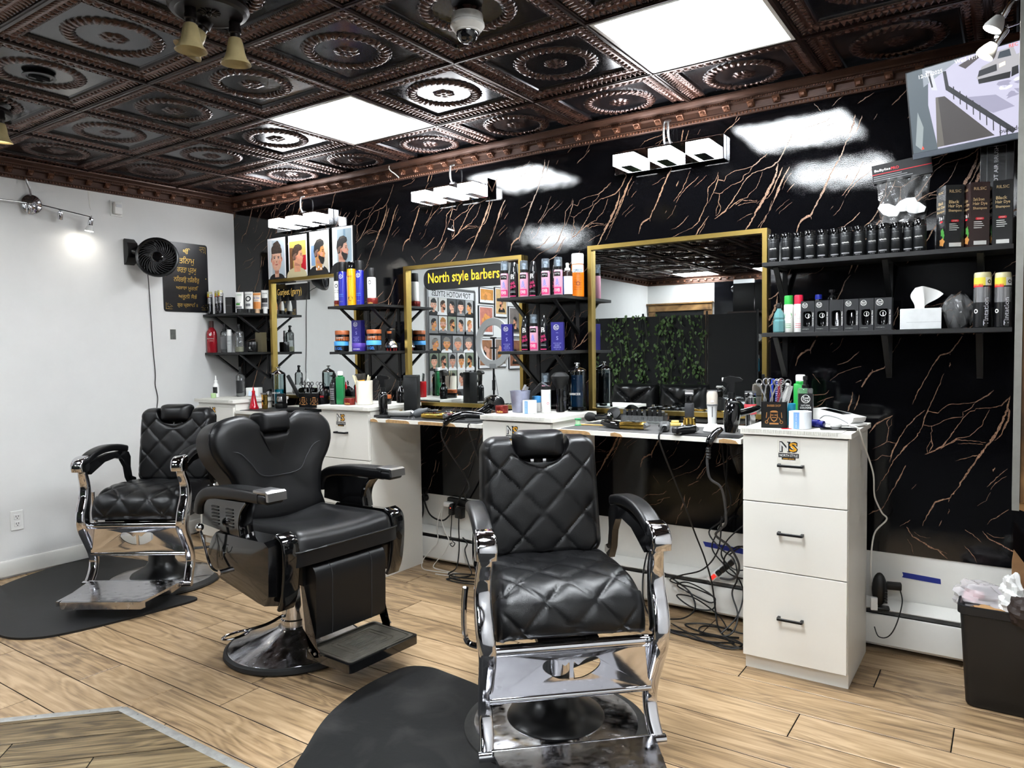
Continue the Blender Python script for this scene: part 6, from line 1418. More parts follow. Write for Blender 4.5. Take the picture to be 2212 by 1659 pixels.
def bagf(u, v):
    a = 2*PI*u; r2 = 1+.10*math.sin(5*a+4*v)+.07*math.sin(9*a-7*v); k = math.sin(PI*min(1, .12+v*.80))**.6
    return (.056*k*r2*math.cos(a)-.006*v, .038*k*r2*math.sin(a), .132*v+.006*math.sin(4*a))
obj('bag_film', [surf(bagf, 28, 14)], FILM, t)
TG2 = 'tall silver and black dye cans on the lower long shelf'
tintcan('tall black and silver dye can left of the small dark box', 3.648, .342, S4l, .0295, .212, TG2); tintcan('tall black and silver dye can at the right end of the lower long shelf', 3.714, .338, S4l, .0275, .207, TG2)
t = thing('product_box', 'small dark wrapped box between the two tall dye cans', 'box', (3.683, .40, S4l+.0004), .1); obj('carton', [rbox(-.016, .016, -.015, .015, 0, .078, .001, 1)], BLKBOTTLE, t)
# ================================================================ things on the cabinets and counters
C1, C2, C3, C4, K = 1.0204, 1.0146, 1.0026, .9996, .9532
KM = .9540   # on the counter mats
# -- corner cabinet
t = thing('dropper_bottle', 'white dropper bottle on the corner cabinet', 'bottle', (-.920, .080, C1+.0004), .3)
obj('bottle_body', [lathe([(.018, 0), (.021, .003), (.021, .085), (.012, .10), (.010, .104), (0, .104)], 18)], BWHITE, t); obj('cap', [lathe([(.011, .103), (.011, .120), (.006, .123), (.005, .152), (0, .154)], 14)], BWHITE, t); obj('label_band', [band(.0213, .03, .075, -1.1, 1.1, 12)], INKK, t)
t = thing('small_jar', 'small green-labelled jar in front of the dropper bottle', 'jar', (-.885, .035, C1+.0004)); obj('jar_body', [lathe([(.016, 0), (.018, .003), (.018, .028), (.015, .034), (0, .034)], 16)], mat('pale_green_jar', (176, 204, 150), .3), t)
t = clearspray('tall clear spray bottle with dark label on the corner cabinet', -.840, .225, C1, .031, .212, LIQG, .03, INKK, None)
t = thing('tissue_packet', 'open white packet of wipes behind the corner cabinet sprays', 'packet', (-.775, .29, C1+.0004), .4); obj('packet', [rbox(-.05, .05, -.03, .03, 0, .062, .004, 2)], BWHITE, t); obj('flap', [tf(rbox(-.03, .03, -.001, .001, 0, .045, .0005, 1), (.01, -.04, .004), (-.5, 0, .3))], mat('pale_blue_film', (190, 205, 222), .4), t)
t = thing('hair_dryer', 'black and chrome hair dryer lying behind the glass disinfectant jar', 'hair dryer', (-.610, .33, C1+.026), -.3)
obj('barrel', [tf(lathe([(.026, -.07), (.036, -.05), (.038, .03), (.030, .07), (0, .072)], 22), rot=(0, PI/2, 0), s=(.7, 1, 1))], BLACKG, t); obj('band', [tf(lathe([(.039, -.01), (.0395, .012)], 22, cap=False), rot=(0, PI/2, 0), s=(.7, 1, 1))], CHROME, t)
# -- left counter
t = thing('squeeze_bottle', 'translucent red cone-shaped bottle on the left counter', 'bottle', (-.485, .070, KM)); obj('cone', [lathe([(.030, 0), (.032, .004), (.031, .012), (.024, .03), (.0125, .09), (.0095, .108), (0, .108)], 22)], mat('red_translucent', (196, 20, 40), .12, trans=.35, coat=.4), t); obj('spout', [lathe([(.0105, .106), (.0105, .122), (.006, .126), (.003, .150), (0, .151)], 14)], mat('red_cap', (190, 24, 36), .3), t)
def stand_clipper(label, x, y, z, h, m, cap, rz=0., r=.022):
    t = thing('hair_trimmer', label, 'hair trimmer', (x, y, z), rz); obj('body', [tf(lathe([(r*.75, 0), (r*.9, .004), (r, h*.35), (r*.9, h*.7), (r*1.05, h*.86), (r*.9, h*.9), (0, h*.9)], 18), s=(1, .8, 1))], m, t); obj('blade', [box(-r*.95, r*.95, -r*.62, -r*.1, h*.9, h)], STEEL, t); obj('switch', [cbox(0, -r*.80, h*.5, r*.5, r*.2, h*.14)], cap, t); return t
stand_clipper('gold hair trimmer standing on the left counter', -.418, .108, KM, .108, GOLD, BLACK, .3, .023)
t = thing('trimmer_dock', 'squat black charging dock on the left counter', 'charging dock', (-.350, .190, KM), .2); obj('base', [rbox(-.032, .032, -.026, .026, 0, .035, .005, 2)], BLACK, t); obj('cradle', [rbox(-.028, .028, -.018, .022, .035, .100, .008, 2)], BLACKM, t); obj('grip', [tf(rbox(-.024, .024, -.01, .014, 0, .05, .007, 2), (0, -.016, .04), (-.2, 0, 0))], CHROME_WORN, t)
def disinfect(label, x, y, z, r, h, liq, lh):
    t = thing('disinfectant_jar', label, 'jar', (x, y, z+.0004), face(x, y)); obj('glass', [lathe([(r*1.04, 0), (r*1.06, .006), (r*1.0, .02), (r, h*.80), (r*.96, h*.83)], 28, cap=False), lathe([(r*.9, h*.80), (r*.94, .022), (0, .016)], 28, cap=False)], GLASS, t)
    obj('liquid', [lathe([(0, .024), (r*.90, .024), (r*.90, lh), (0, lh)], 28)], liq, t)
    obj('lid', [lathe([(r*1.0, h*.82), (r*1.02, h*.835), (r*.9, h*.86), (r*.5, h*.90), (r*.16, h*.93), (r*.14, h*.96), (r*.3, h*.97), (r*.28, h*.995), (0, h)], 28)], CHROME, t)
    obj('comb_basket', [rod((-r*.3, 0, .03), (-r*.3, 0, h*.82), .002, n=6), rod((r*.3, 0, .03), (r*.3, 0, h*.82), .002, n=6)], STEEL, t)
    obj('lettering', [wrap(txt('BARBICIDE', r*1.3, r*.24, (0, 0, h*.36), .01), r*1.062)], INKW, t); return t
TEAL = mat('teal_disinfectant', (16, 120, 140), .08, coat=.3); DKBLUE = mat('blue_disinfectant', (12, 44, 74), .08, coat=.3)
disinfect('glass jar of teal disinfectant on the left counter', -.462, .262, K, .047, .280, TEAL, .125)
t = thing('tool_box', 'black wooden tool box crowded with shears in front of the left mirror', 'tool holder', (-.225, .35, KM), .25)
obj('box', [rbox(-.080, .080, -.042, .042, 0, .098, .002, 1)], BLKBOTTLE, t); 
def barber_face(parent, x, y, z, s, m):
    sh = [blob(x, z+s*.16, s*.19, s*.10, y, a0=0, a1=PI, sq=2.5), poly([(x-s*.17, z+s*.12), (x-s*.15, z+s*.10), (x-s*.15, z-s*.06), (x-s*.10, z-s*.20), (x, z-s*.27), (x+s*.10, z-s*.20), (x+s*.15, z-s*.06), (x+s*.15, z+s*.10), (x+s*.17, z+s*.12), (x+s*.19, z-s*.08), (x+s*.13, z-s*.25), (x, z-s*.34), (x-s*.13, z-s*.25), (x-s*.19, z-s*.08)], y), quad(x-s*.14, x-s*.02, z-s*.0, z+s*.05, y), quad(x+s*.02, x+s*.14, z-s*.0, z+s*.05, y), blob(x-s*.05, z-s*.10, s*.06, s*.025, y), blob(x+s*.05, z-s*.10, s*.06, s*.025, y)]
    for q in (-1, 1): sh += [ring(x+q*s*.36, z-s*.34, s*.05, s*.08, y, 14), poly([(x+q*s*.32, z-s*.30), (x+q*s*.22, z-s*.10), (x+q*s*.24, z-s*.08), (x+q*s*.36, z-s*.28)], y), poly([(x+q*s*.34, z+s*.16), (x+q*s*.37, z+s*.16), (x+q*s*.40, z-s*.12), (x+q*s*.36, z-s*.12)], y)]
    sh.append(quad(x-s*.22, x+s*.22, z-s*.46, z-s*.38, y))
    obj('barber_emblem', sh, m, parent)['kind'] = 'stuff'
EMB = mat('copper_emblem', (176, 122, 70), .4, .3)
barber_face(t, -.042, -.0426, .052, .075, EMB); barber_face(t, .044, -.0426, .052, .075, EMB)
def shears(parent, x, y, z, a, s=1., m=None):
    m = m or STEEL; g = bpy.data.objects.new('scissors', None); COL.objects.link(g); g.parent = parent; g.location = (x, y, z); g.rotation_euler = (0, a, .3)
    for q in (-1, 1):
        obj('finger_ring', [tf(([(p[0], p[1]-.0, p[2]) for p in tube([(math.cos(k*PI/7)*.011*s+q*.013*s, 0, math.sin(k*PI/7)*.013*s+.085*s) for k in range(14)], .0022*s, 6, True)[0]], tube([(math.cos(k*PI/7), 0, math.sin(k*PI/7)) for k in range(14)], .1, 6, True)[1]))], m, g)
        obj('shank', [tube([(q*.012*s, 0, .073*s), (q*.004*s, 0, .045*s), (-q*.003*s, 0, .02*s), (-q*.004*s, 0, -.05*s)], [.003*s, .003*s, .0035*s, .0015*s], 6)], m, g)
for k, (dx, dy, a) in enumerate(((-.06, 0, -.15), (-.035, .015, .1), (.0, -.01, -.05), (.035, .01, .2), (.06, -.01, .35))): shears(t, dx, dy, .085, a, .9, STEEL if k % 2 else BLACKG)
obj('flat_iron', [tf(rbox(-.012, .012, -.009, .009, 0, .17, .005, 2), (-.085, -.03, .075), (0, -.55, 0))], BLACKM, t)
obj('pouch', [rbox(.082, .125, -.035, .02, 0, .115, .012, 2)], BLKBOTTLE, t); obj('pouch_mark', [txt('BWB', .03, .014, (.103, -.0356, .075), .02)], INKR, t)
for k in range(3): obj('clipper_guard', [rbox(.09+.02*k, .105+.02*k, -.01, .01, .10, .135-.006*k, .003, 1)], CHROME_WORN if k else BLACKG, t)
clearspray('clear spray bottle with black label at the back of the left counter', -.03, .38, K, .030, .20, LIQ, .05, INKK, None)
t = thing('curling_iron', 'black curling iron with its cord lying on the left counter', 'curling iron', (.02, .015, KM+.016), .25); obj('handle', [tf(lathe([(.012, -.07), (.016, -.06), (.0165, .05), (.013, .065), (0, .066)], 16), rot=(0, PI/2, 0))], BLACKM, t); obj('barrel', [rod((.06, 0, 0), (.17, 0, 0), .011, .010, 14)], BLACKG, t); obj('power_cord', [tube(spline([(-.07, 0, 0), (-.10, -.01, 0), (-.13, -.02, -.008), (-.15, -.035, -.011), (-.20, -.03, -.0118), (-.25, -.02, -.0118)], 5), .003, 6)], CABLE, t)
t = thing('flat_iron', 'black flat iron lying on the left counter beside the curling iron', 'flat iron', (.13, .12, KM+.013), .5); obj('plates', [rbox(-.11, .11, -.013, .013, -.012, -.001, .004, 2), tf(rbox(-.11, .11, -.013, .013, 0, .011, .004, 2), (0, 0, .001), (0, -.06, 0))], BLACKG, t)
# -- cabinet between left and middle mirrors
t = thing('pump_bottle', 'black pump bottle at the left edge of the cabinet beside the green bottle', 'bottle', (.362, .012, C2+.0004), .4); obj('bottle_body', [lathe([(.0195, 0), (.021, .003), (.021, .120), (.015, .135), (.009, .138), (0, .138)], 18)], BLKBOTTLE, t); obj('pump', [lathe([(.010, .137), (.010, .150), (.004, .152), (.004, .166), (.011, .168), (.011, .178), (0, .180)], 14), cbox(0, -.016, .174, .009, .028, .006)], BLACK, t); obj('fine_print', [wrap(gq(-.013, .013, .03+.012*k, .037+.012*k), .0212) for k in range(6)], INKG, t)['kind'] = 'stuff'
GRN = mat('green_plastic', (26, 110, 62), .35)
t = thing('powder_bottle', 'dark green powder bottle with white cap on the cabinet', 'bottle', (.404, .032, C2+.0004), .5); obj('bottle_body', [rbox(-.0245, .0245, -.018, .018, 0, .168, .008, 2), lathe([(.016, .165), (.017, .174), (.013, .18), (0, .18)], 18)], GRN, t); obj('cap', [lathe([(.0165, .176), (.0165, .196), (.014, .2), (0, .2)], 18)], BWHITE, t)
t = thing('sterilising_jar', 'red plastic sterilising jar with a clear comb behind the tin', 'jar', (.400, .200, C2+.0004)); obj('jar_body', [lathe([(.030, 0), (.032, .004), (.032, .10), (.030, .108), (0, .108)], 24)], mat('red_jar', (200, 26, 34), .25, trans=.2), t); obj('clear_comb', [tf(rbox(-.014, .014, -.002, .002, .08, .165, .002, 1), (0, 0, 0), (0, .15, .3))], CLEAR, t)
tin('maroon tin in front of the white comb cup', .482, .030, C2, .034, .040)
t = thing('comb_cup', 'white dimpled cup holding cream combs on the cabinet', 'cup', (.552, .085, C2+.0004), .4); obj('cup', [lathe([(.044, 0), (.047, .003), (.049, .143), (.046, .143), (.044, .01), (0, .008)], 32)], mat('dimpled_white', (226, 221, 206), .5, bump=.3, bscale=260), t)
def comb(parent, x, y, z, a, b, L_, m, w=.020, tooth=True, rz=.3):
    g = bpy.data.objects.new('comb', None); COL.objects.link(g); g.parent = parent; g.location = (x, y, z); g.rotation_euler = (b, a, rz)
    obj('spine', [rbox(-w*.5, -w*.05, -.002, .002, 0, L_, .0015, 1)], m, g)
    n = int(L_*.8/.0032); obj('tooth', [box(-w*.05, w*.5, -.0012, .0012, L_*.16+.0032*k, L_*.16+.0032*k+.0018) for k in range(n)], m, g)['kind'] = 'stuff'
CREAM = mat('cream_comb', (220, 206, 170), .4)
comb(t, -.018, -.01, .06, -.32, .05, .125, CREAM); comb(t, .012, -.005, .06, .18, .0, .118, CREAM); comb(t, .03, .02, .05, .35, 0, .12, BLACK)
obj('razor_box', [tf(rbox(-.03, .03, -.015, .015, .10, .185, .004, 2), (-.02, .03, 0), (0, -.1, 0))], mat('black_yellow', (34, 30, 24), .4), t); obj('razor_band', [tf(quad(-.031, .031, .11, .145, -.0155), (-.02, .03, 0), (0, -.1, 0))], YCAN, t)
jar('wax_jar', 'brown and black jar behind the comb cup', .640, .17, C2, .036, .055, BLKBOTTLE, BROWNL)
t = thing('spray_bottle', 'dark amber dropper bottle at the back of the cabinet', 'bottle', (.66, .28, C2+.0004)); obj('bottle_body', [lathe([(.022, 0), (.026, .003), (.026, .07), (.012, .095), (.011, .13), (.013, .132), (.012, .15), (0, .15)], 18)], BLACKG, t)
# -- middle counter
def trigger(label, x, y, z, r, h, rz, m=None):
    t = thing('spray_bottle', label, 'spray bottle', (x, y, z), rz, 'glossy black trigger spray bottles'); hb = h*.62
    obj('bottle_body', [lathe([(r*.95, 0), (r, .003), (r, hb*.86), (r*.85, hb*.94), (r*.45, hb), (0, hb)], 24)], m or BLACKG, t); obj('collar', [lathe([(r*.55, hb-.002), (r*.55, hb+.024), (0, hb+.024)], 18)], BLACK, t)
    z0 = hb+.022; hd = [(-r*1.25, z0+.052), (-r*1.2, z0+.066), (-r*.3, z0+.074), (r*1.2, z0+.068), (r*1.7, z0+.058), (r*1.5, z0+.050), (r*.5, z0+.046), (r*.4, z0+.002), (-r*.35, z0+.002), (-r*.5, z0+.040)]
    obj('trigger_head', [prism(hd, -r*.42, r*.42, 'y')], BLACK, t); obj('trigger', [prism([(-r*.55, z0+.050), (-r*.35, z0+.050), (-r*.75, z0+.015), (-r*1.15, z0-.008), (-r*1.15, z0-.002), (-r*.85, z0+.02)], -r*.25, r*.25, 'y')], BLACK, t); obj('nozzle', [rod((-r*1.42, 0, z0+.059), (-r*1.2, 0, z0+.059), r*.3, n=10)], BWHITE, t)
    return t
trigger('glossy black trigger spray bottle at the left end of the middle counter', .765, .020, K, .0262, .236, .4)
t = thing('storage_case', 'tall black upright case against the middle mirror', 'case', (.822, .205, KM), .35); obj('case', [rbox(-.042, .042, -.03, .03, 0, .235, .004, 2)], mat('black_case', (22, 23, 24), .4, bump=.05, bscale=80), t); obj('lid_line', [box(-.0424, .0424, -.0304, .0304, .222, .2245)], BLACKM, t)
def clipper(label, x, y, z, L_, rz, m, m2=None, roll=0., w=.046):
    t = thing('hair_clipper', label, 'hair clipper', (x, y, z+.019), rz, 'hair clippers on the counters')
    V, F = sweep([(-L_*.5, 0, 0), (-L_*.46, 0, 0), (-L_*.2, 0, .001), (L_*.12, 0, .0), (L_*.36, 0, .002), (L_*.40, 0, .002)], rrect(w, .036, .013, 4), [.55, .82, .94, .85, 1.0, .9], (0, 1, 0))
    obj('body', [(V, F)], m, t); obj('blade', [prism([(L_*.39, -.012), (L_*.5, -.004), (L_*.5, .002), (L_*.39, .016)], -w*.48, w*.48, 'y')], STEEL, t, sharp=20)
    obj('blade_teeth', [box(L_*.5, L_*.5+.005, -w*.46+.0035*k, -w*.46+.0035*k+.002, -.003, .001) for k in range(int(w*.92/.0035))], STEEL, t)['kind'] = 'stuff'
    obj('lever', [box(L_*.05, L_*.32, w*.44, w*.56, -.003, .005)], m2 or BLACK, t); obj('switch', [rbox(-L_*.06, L_*.03, -.008, .008, .015, .021, .002, 1)], m2 or BLACK, t); obj('end_cap', [rod((-L_*.505, 0, 0), (-L_*.47, 0, 0), .011, n=16)], m2 or BLACK, t)
    return t
SILV = mat('silver_clipper', (170, 168, 164), .3, .6); MAROON = mat('maroon_clipper', (70, 18, 26), .2, coat=.5)
clipper('silver hair clipper with gold end beside the black spray bottle', .850, .080, KM, .16, .35, SILV, GOLD)
t = thing('clipper_brush', 'black bristle cleaning brush at the front of the middle counter', 'brush', (.790, -.015, KM+.010), .2); obj('handle', [rbox(-.05, .05, -.012, .012, -.008, .006, .004, 2)], BLACK, t); obj('bristle', [rod((-.04+.008*k, -.012, -.002), (-.04+.008*k, -.022, -.006), .0028, n=5) for k in range(11)], BLACKM, t)['kind'] = 'stuff'
t = thing('hair_trimmer', 'grey cone-shaped trimmer standing before the black case', 'hair trimmer', (.972, .105, KM+.028), .9, rot=(0, 1.2, .4)); obj('body', [lathe([(.008, -.045), (.022, -.03), (.024, 0), (.014, .03), (.010, .05), (0, .052)], 18)], mat('grey_trimmer', (84, 86, 88), .4), t)
clipper('gold hair clipper with a maroon handle on the middle counter', 1.130, .045, KM, .17, .12, GOLD, MAROON)
clipper('maroon glossy hair clipper behind the gold one', 1.215, .090, KM, .15, .3, MAROON, GOLD)
clipper('black hair clipper beside the middle mirror frame', 1.06, .17, KM, .15, .15, BLKBOTTLE, GOLD); clipper('chrome hair clipper lying near the black case', .945, .215, KM, .14, -.2, CHROME_WORN, BLACK)
for k, (x, y) in enumerate(((.965, .015), (.99, .03), (1.01, -.005))):
    t = thing('clipper_screw', ORD[k]+' of the tiny steel screws on the middle counter, counted from the left', 'screw', (x, y, KM), k); obj('screw', [lathe([(.007, 0), (.007, .004), (.003, .005), (.003, .012), (0, .012)], 10)], STEEL, t)
def dryer(label, x, y, z, rz, rot=None, m=None, s=1., cordpts=None):
    t = thing('hair_dryer', label, 'hair dryer', (x, y, z), rz, 'glossy black hair dryers', rot=rot); m = m or BLACKG
    obj('barrel', [tf(lathe([(.028*s, -.085*s), (.032*s, -.07*s), (.041*s, -.03*s), (.043*s, .015*s), (.038*s, .055*s), (.030*s, .07*s), (0, .072*s)], 26), rot=(0, -PI/2, 0))], m, t)
    obj('handle', [tf(lathe([(.020*s, 0), (.019*s, -.06*s), (.016*s, -.12*s), (.011*s, -.135*s), (0, -.136*s)][::-1], 16), (-.015*s, 0, -.03*s), (0, .35, 0))], m, t)
    obj('rear_grille', [tf(lathe([(.031*s, .066*s), (.030*s, .076*s), (.02*s, .08*s), (0, .081*s)], 22), rot=(0, -PI/2, 0))], BLACKM, t)
    return t
def cable(name, label, pts, r, m, cat='cord', group=None, parent=None):
    x0 = pts[0]
    if parent is not None:
        o = obj('power_cord', [tube(spline(pts, 7), r, 6)], m); o.parent = parent; o.matrix_parent_inverse = parent.matrix_basis.inverted(); return o
    t = thing(name, label, cat, x0, 0, group); obj('cable', [tube(spline([(p[0]-x0[0], p[1]-x0[1], p[2]-x0[2]) for p in pts], 7), r, 6)], m, t); return t
dryer('glossy black hair dryer on the middle counter beside the white cabinet', 1.405, .22, KM+.088, 0, rot=(1.15, 0, 2.6))
def iron(label, pts, rs, z):
    t = thing('hair_tool', label, 'hair tool', pts[0]); p0 = pts[0]; q = [tuple(a-b for a, b in zip(p, p0)) for p in pts]; sp_p = spline(q, 6); n = len(sp_p)
    obj('body', [tube(sp_p, [rs[0]+(rs[1]-rs[0])*math.sin(PI*min(1, i/(n-1)*1.1))**.6 for i in range(n)], 14)], BLACKG, t); return t, q
HANDTOOL, q = iron('black curved hair dryer handle hanging over the middle counter edge', [(1.275, -.052, .938), (1.30, -.035, .968), (1.35, .005, .990), (1.42, .06, .985), (1.48, .09, .975)], (.010, .021), K)
t = HANDTOOL; obj('strain_relief', [tube([(0, 0, 0), (-.012, -.006, -.02), (-.02, -.008, -.035)], [.008, .006, .004], 10)], BLACKM, t)
# -- cabinet between middle and right-hand mirrors
tin('maroon tin at the left edge of the cabinet by the grey pail', 1.566, .065, C3, .034, .040)
t = thing('power_block', 'black charger block behind the maroon tin', 'charger', (1.566, .262, C3+.0004), .3); obj('block', [rbox(-.035, .02, -.03, .03, 0, .035, .004, 2), tf(rbox(-.035, .03, -.025, .025, 0, .02, .004, 2), (0, 0, .045), (0, .3, 0))], BLACKM, t)
GALV = mat('galvanised_pail', (150, 152, 172), .4, .4, var=.2, vscale=20)
t = thing('comb_pail', 'grey tapered pail holding combs and clips on the cabinet', 'pail', (1.622, .155, C3+.0004), .3); obj('pail', [lathe([(.040, 0), (.042, .003), (.053, .108), (.055, .112), (.052, .112), (.041, .008), (0, .006)], 28)], GALV, t)
comb(t, .028, .0, .05, .75, 0, .13, BLACK, .026); comb(t, .0, -.01, .06, .45, 0, .09, CHROME, .03)
def roll(label, x, y, z, r, h): 
    t = thing('paper_roll', label, 'paper roll', (x, y, z+.0004), face(x, y), 'neck paper rolls'); obj('roll', [lathe([(r*.45, 0), (r, .0005), (r, h), (r*.45, h), (r*.45, 0)], 36, cap=False)], mat('neck_paper', (222, 226, 232), .8, bump=.2, bscale=160), t); obj('wrapper', [band(r*1.006, .001, h-.001, -.5, .05, 8)], mat('blue_wrapper', (110, 150, 206), .5), t); obj('wrapper_print', [wrap(txt('neck strips', h*.8, r*.14, (0, 0, h*.5), 0, PI/2), r*1.014, -.22)], INKW, t); return t
roll('roll of white neck paper before the blue-lidded tub', 1.706, .115, C3, .036, .066)
jar('small_tub', 'blue-lidded tub behind the neck paper roll', 1.672, .235, C3, .024, .080, BWHITE, GELB, None, .42)
pinkspray('pink spray bottle on the cabinet behind the white powder bottle', 1.695, .290, C3, .201)
t = thing('powder_bottle', 'white bottle with open black flip cap on the cabinet', 'bottle', (1.768, .175, C3+.0004), .35); obj('bottle_body', [lathe([(.023, 0), (.0245, .003), (.0245, .118), (.023, .12), (0, .12)], 22)], WCAN, t); obj('collar', [lathe([(.0235, .119), (.0235, .136), (0, .137)], 22)], BLACKM, t); obj('flip_cap', [tf(lathe([(.019, 0), (.020, .004), (0, .006)], 18), (-.008, 0, .146), (0, .6, 0))], mat('grey_cap', (100, 104, 110), .4), t); obj('seal', [wrap(([(p[0], p[1], p[2]+.05) for p in ring(0, 0, .004, .006)[0]], ring(0, 0, .1, .2)[1]), .0248, .6)], INKR, t); obj('label_band', [band(.0247, .03, .10, .2, 1.5, 10)], mat('powder_label', (200, 204, 206), .5), t)
clearspray('clear lilac spray bottle half hidden behind the powder brush', 1.778, .318, C3, .026, .19, mat('lilac_liquid', (120, 116, 170), .2, trans=.4), .05, None, None)
def brushy(parent, r, h, z0, seed, m, n=340):
    r2 = random.Random(seed); V, F = [], []
    for k in range(n):
        a = r2.uniform(0, 2*PI); q = r2.random()**.5; rr = r*q; top = z0+h*(1-.35*q*q)*r2.uniform(.93, 1.03); b = (rr*.35*math.cos(a), rr*.35*math.sin(a)); e = (rr*math.cos(a), rr*math.sin(a)); w = .0016; i = len(V); c, s = math.cos(a+1.57)*w, math.sin(a+1.57)*w
        mz = z0+(top-z0)*.6; mm = (e[0]*.86, e[1]*.86)
        V += [(b[0]-c, b[1]-s, z0), (b[0]+c, b[1]+s, z0), (mm[0]+c, mm[1]+s, mz), (mm[0]-c, mm[1]-s, mz), (e[0], e[1], top)]; F += [(i, i+1, i+2, i+3), (i+3, i+2, i+4)]
    o = obj('bristle', [(V, F), lathe([(r*.34, z0), (r*.55, z0+h*.25), (r*.86, z0+h*.6), (r*.9, z0+h*.72), (r*.55, z0+h*.92), (0, z0+h*.97)], 20)], m, parent); o['kind'] = 'stuff'
BRIS = mat('black_bristle', (16, 16, 17), .6)
t = thing('powder_brush', 'large fluffy black powder brush standing on the cabinet', 'brush', (1.812, .245, C3+.0004), .2); obj('handle', [lathe([(.020, 0), (.023, .003), (.020, .04), (.016, .06), (.018, .085), (.019, .125), (0, .126)], 22)], BLACKG, t); brushy(t, .053, .092, .120, 2, BRIS)
disinfect('tall glass jar of dark blue disinfectant on the cabinet by the right-hand mirror', 1.862, .335, C3, .047, .255, DKBLUE, .19)
# -- right-hand counter
t = thing('neck_duster', 'black bristle neck duster lying on the right-hand counter', 'brush', (2.020, .235, KM+.033), rot=(0, 1.5, -.4)); obj('handle', [lathe([(.012, .01), (.016, .03), (.014, .07), (.020, .09), (.021, .115), (.012, .125), (0, .126)], 18)], BLACKG, t); h_ = bpy.data.objects.new('brush_head', None); COL.objects.link(h_); h_.parent = t; h_.rotation_euler = (PI, 0, 0); brushy(h_, .026, .09, -.012, 5, BRIS, 240)
t = thing('thread_spool', 'small green spool of thread on the right-hand counter', 'spool', (1.990, .110, KM)); obj('flange', [lathe([(.016, 0), (.017, .002), (.015, .006)], 18), lathe([(.015, .028), (.017, .032), (.016, .034), (0, .034)], 18)], mat('spool_green', (60, 160, 100), .4), t); obj('thread', [lathe([(.012, .005), (.0125, .029)], 18, cap=False)], mat('thread_pale', (176, 206, 170), .7), t)
t = thing('pencil', 'thin yellow pencil lying on the right-hand counter', 'pencil', (2.05, .125, KM+.0042), .15); obj('shaft', [rod((-.07, 0, 0), (.07, 0, 0), .0035, n=6)], mat('pencil_wood', (200, 160, 90), .5), t); obj('tip', [rod((.07, 0, 0), (.082, 0, 0), .0035, .0006, 6)], INKK, t)
t = thing('hair_trimmer', 'dark bullet-shaped trimmer lying left of the gold clipper', 'hair trimmer', (2.200, .070, KM+.019), rot=(0, -1.52, -.35)); obj('body', [lathe([(.016, -.055), (.019, -.05), (.019, .03), (.014, .055), (.011, .075), (0, .077)], 18)], BLACKG, t); obj('end_cap', [lathe([(.0, -.058), (.015, -.057), (.016, -.05)], 16)], mat('bronze_cap', (90, 66, 48), .3, .6), t)
t = clipper('gold cordless hair clipper at the front of the right-hand counter', 2.310, .062, KM, .135, .12, GOLD, BLACK)
obj('end_ring', [ring(0, 0, .006, .010)], INKK, t, (-.0685, 0, 0), (0, 0, PI/2)) 
t = thing('guard_rack', 'clear rack of black clipper guards at the right-hand mirror', 'rack', (2.235, .345, K+.0006), .08)
obj('tray', [box(-.11, .11, -.035, .035, 0, .004), box(-.11, .11, -.035, -.032, .004, .04), box(-.11, .11, .032, .035, .004, .05), box(-.11, -.107, -.035, .035, .004, .045), box(.107, .11, -.035, .035, .004, .045)], CLEAR, t)
for k in range(8): obj('clipper_guard', [rbox(-.10+.026*k, -.082+.026*k, -.025, .025, .012, .058+.004*(k % 3), .004, 1), box(-.099+.026*k, -.083+.026*k, -.03, -.024, .035, .07)], BLACKM if k % 4 else CHROME_WORN, t)
t = thing('clipper_guard', 'pale yellow clipper guard lying beside the guard rack', 'clipper guard', (2.415, .30, K+.0006), .3); obj('guard', [rbox(-.028, .028, -.016, .016, 0, .014, .004, 2), rbox(-.018, .018, -.012, .014, .012, .026, .004, 2)], mat('guard_yellow', (214, 190, 110), .4), t)
t = thing('feather_duster', 'round black puff leaning on the right-hand mirror', 'brush', (2.055, .37, K+.043)); h_ = bpy.data.objects.new('brush_head', None); COL.objects.link(h_); h_.parent = t; h_.rotation_euler = (.9, 0, 0); h_.location = (0, 0, -.004); brushy(h_, .042, .05, -.03, 9, BRIS)
GREYCLIP = t = clipper('grey corded hair clipper in the middle of the right-hand counter', 2.452, .085, KM, .12, 1.95, mat('grey_clipper', (92, 92, 92), .4), BLACK, 0, .05)
clipper('black hair clipper at the front edge of the right-hand counter', 2.578, .0, KM, .125, 1.2, BLKBOTTLE, CHROME_WORN, 0, .05)
t = thing('trimmer_stand', 'slim black trimmer upright in a gold stand', 'hair trimmer', (2.498, .270, K+.0004), .3); obj('stand', [lathe([(.027, 0), (.030, .003), (.028, .045), (.020, .05), (0, .05)], 20)], GOLD, t); obj('body', [rbox(-.021, .021, -.017, .017, .045, .115, .006, 2)], mat('charcoal_trimmer', (48, 48, 50), .5), t); obj('neck', [rbox(-.018, .018, -.014, .014, .11, .155, .009, 3)], BLACKG, t); obj('head', [tf(rbox(-.020, .020, -.018, .014, -.004, .010, .003, 1), (0, -.005, .162), (.5, 0, 0))], STEEL, t)
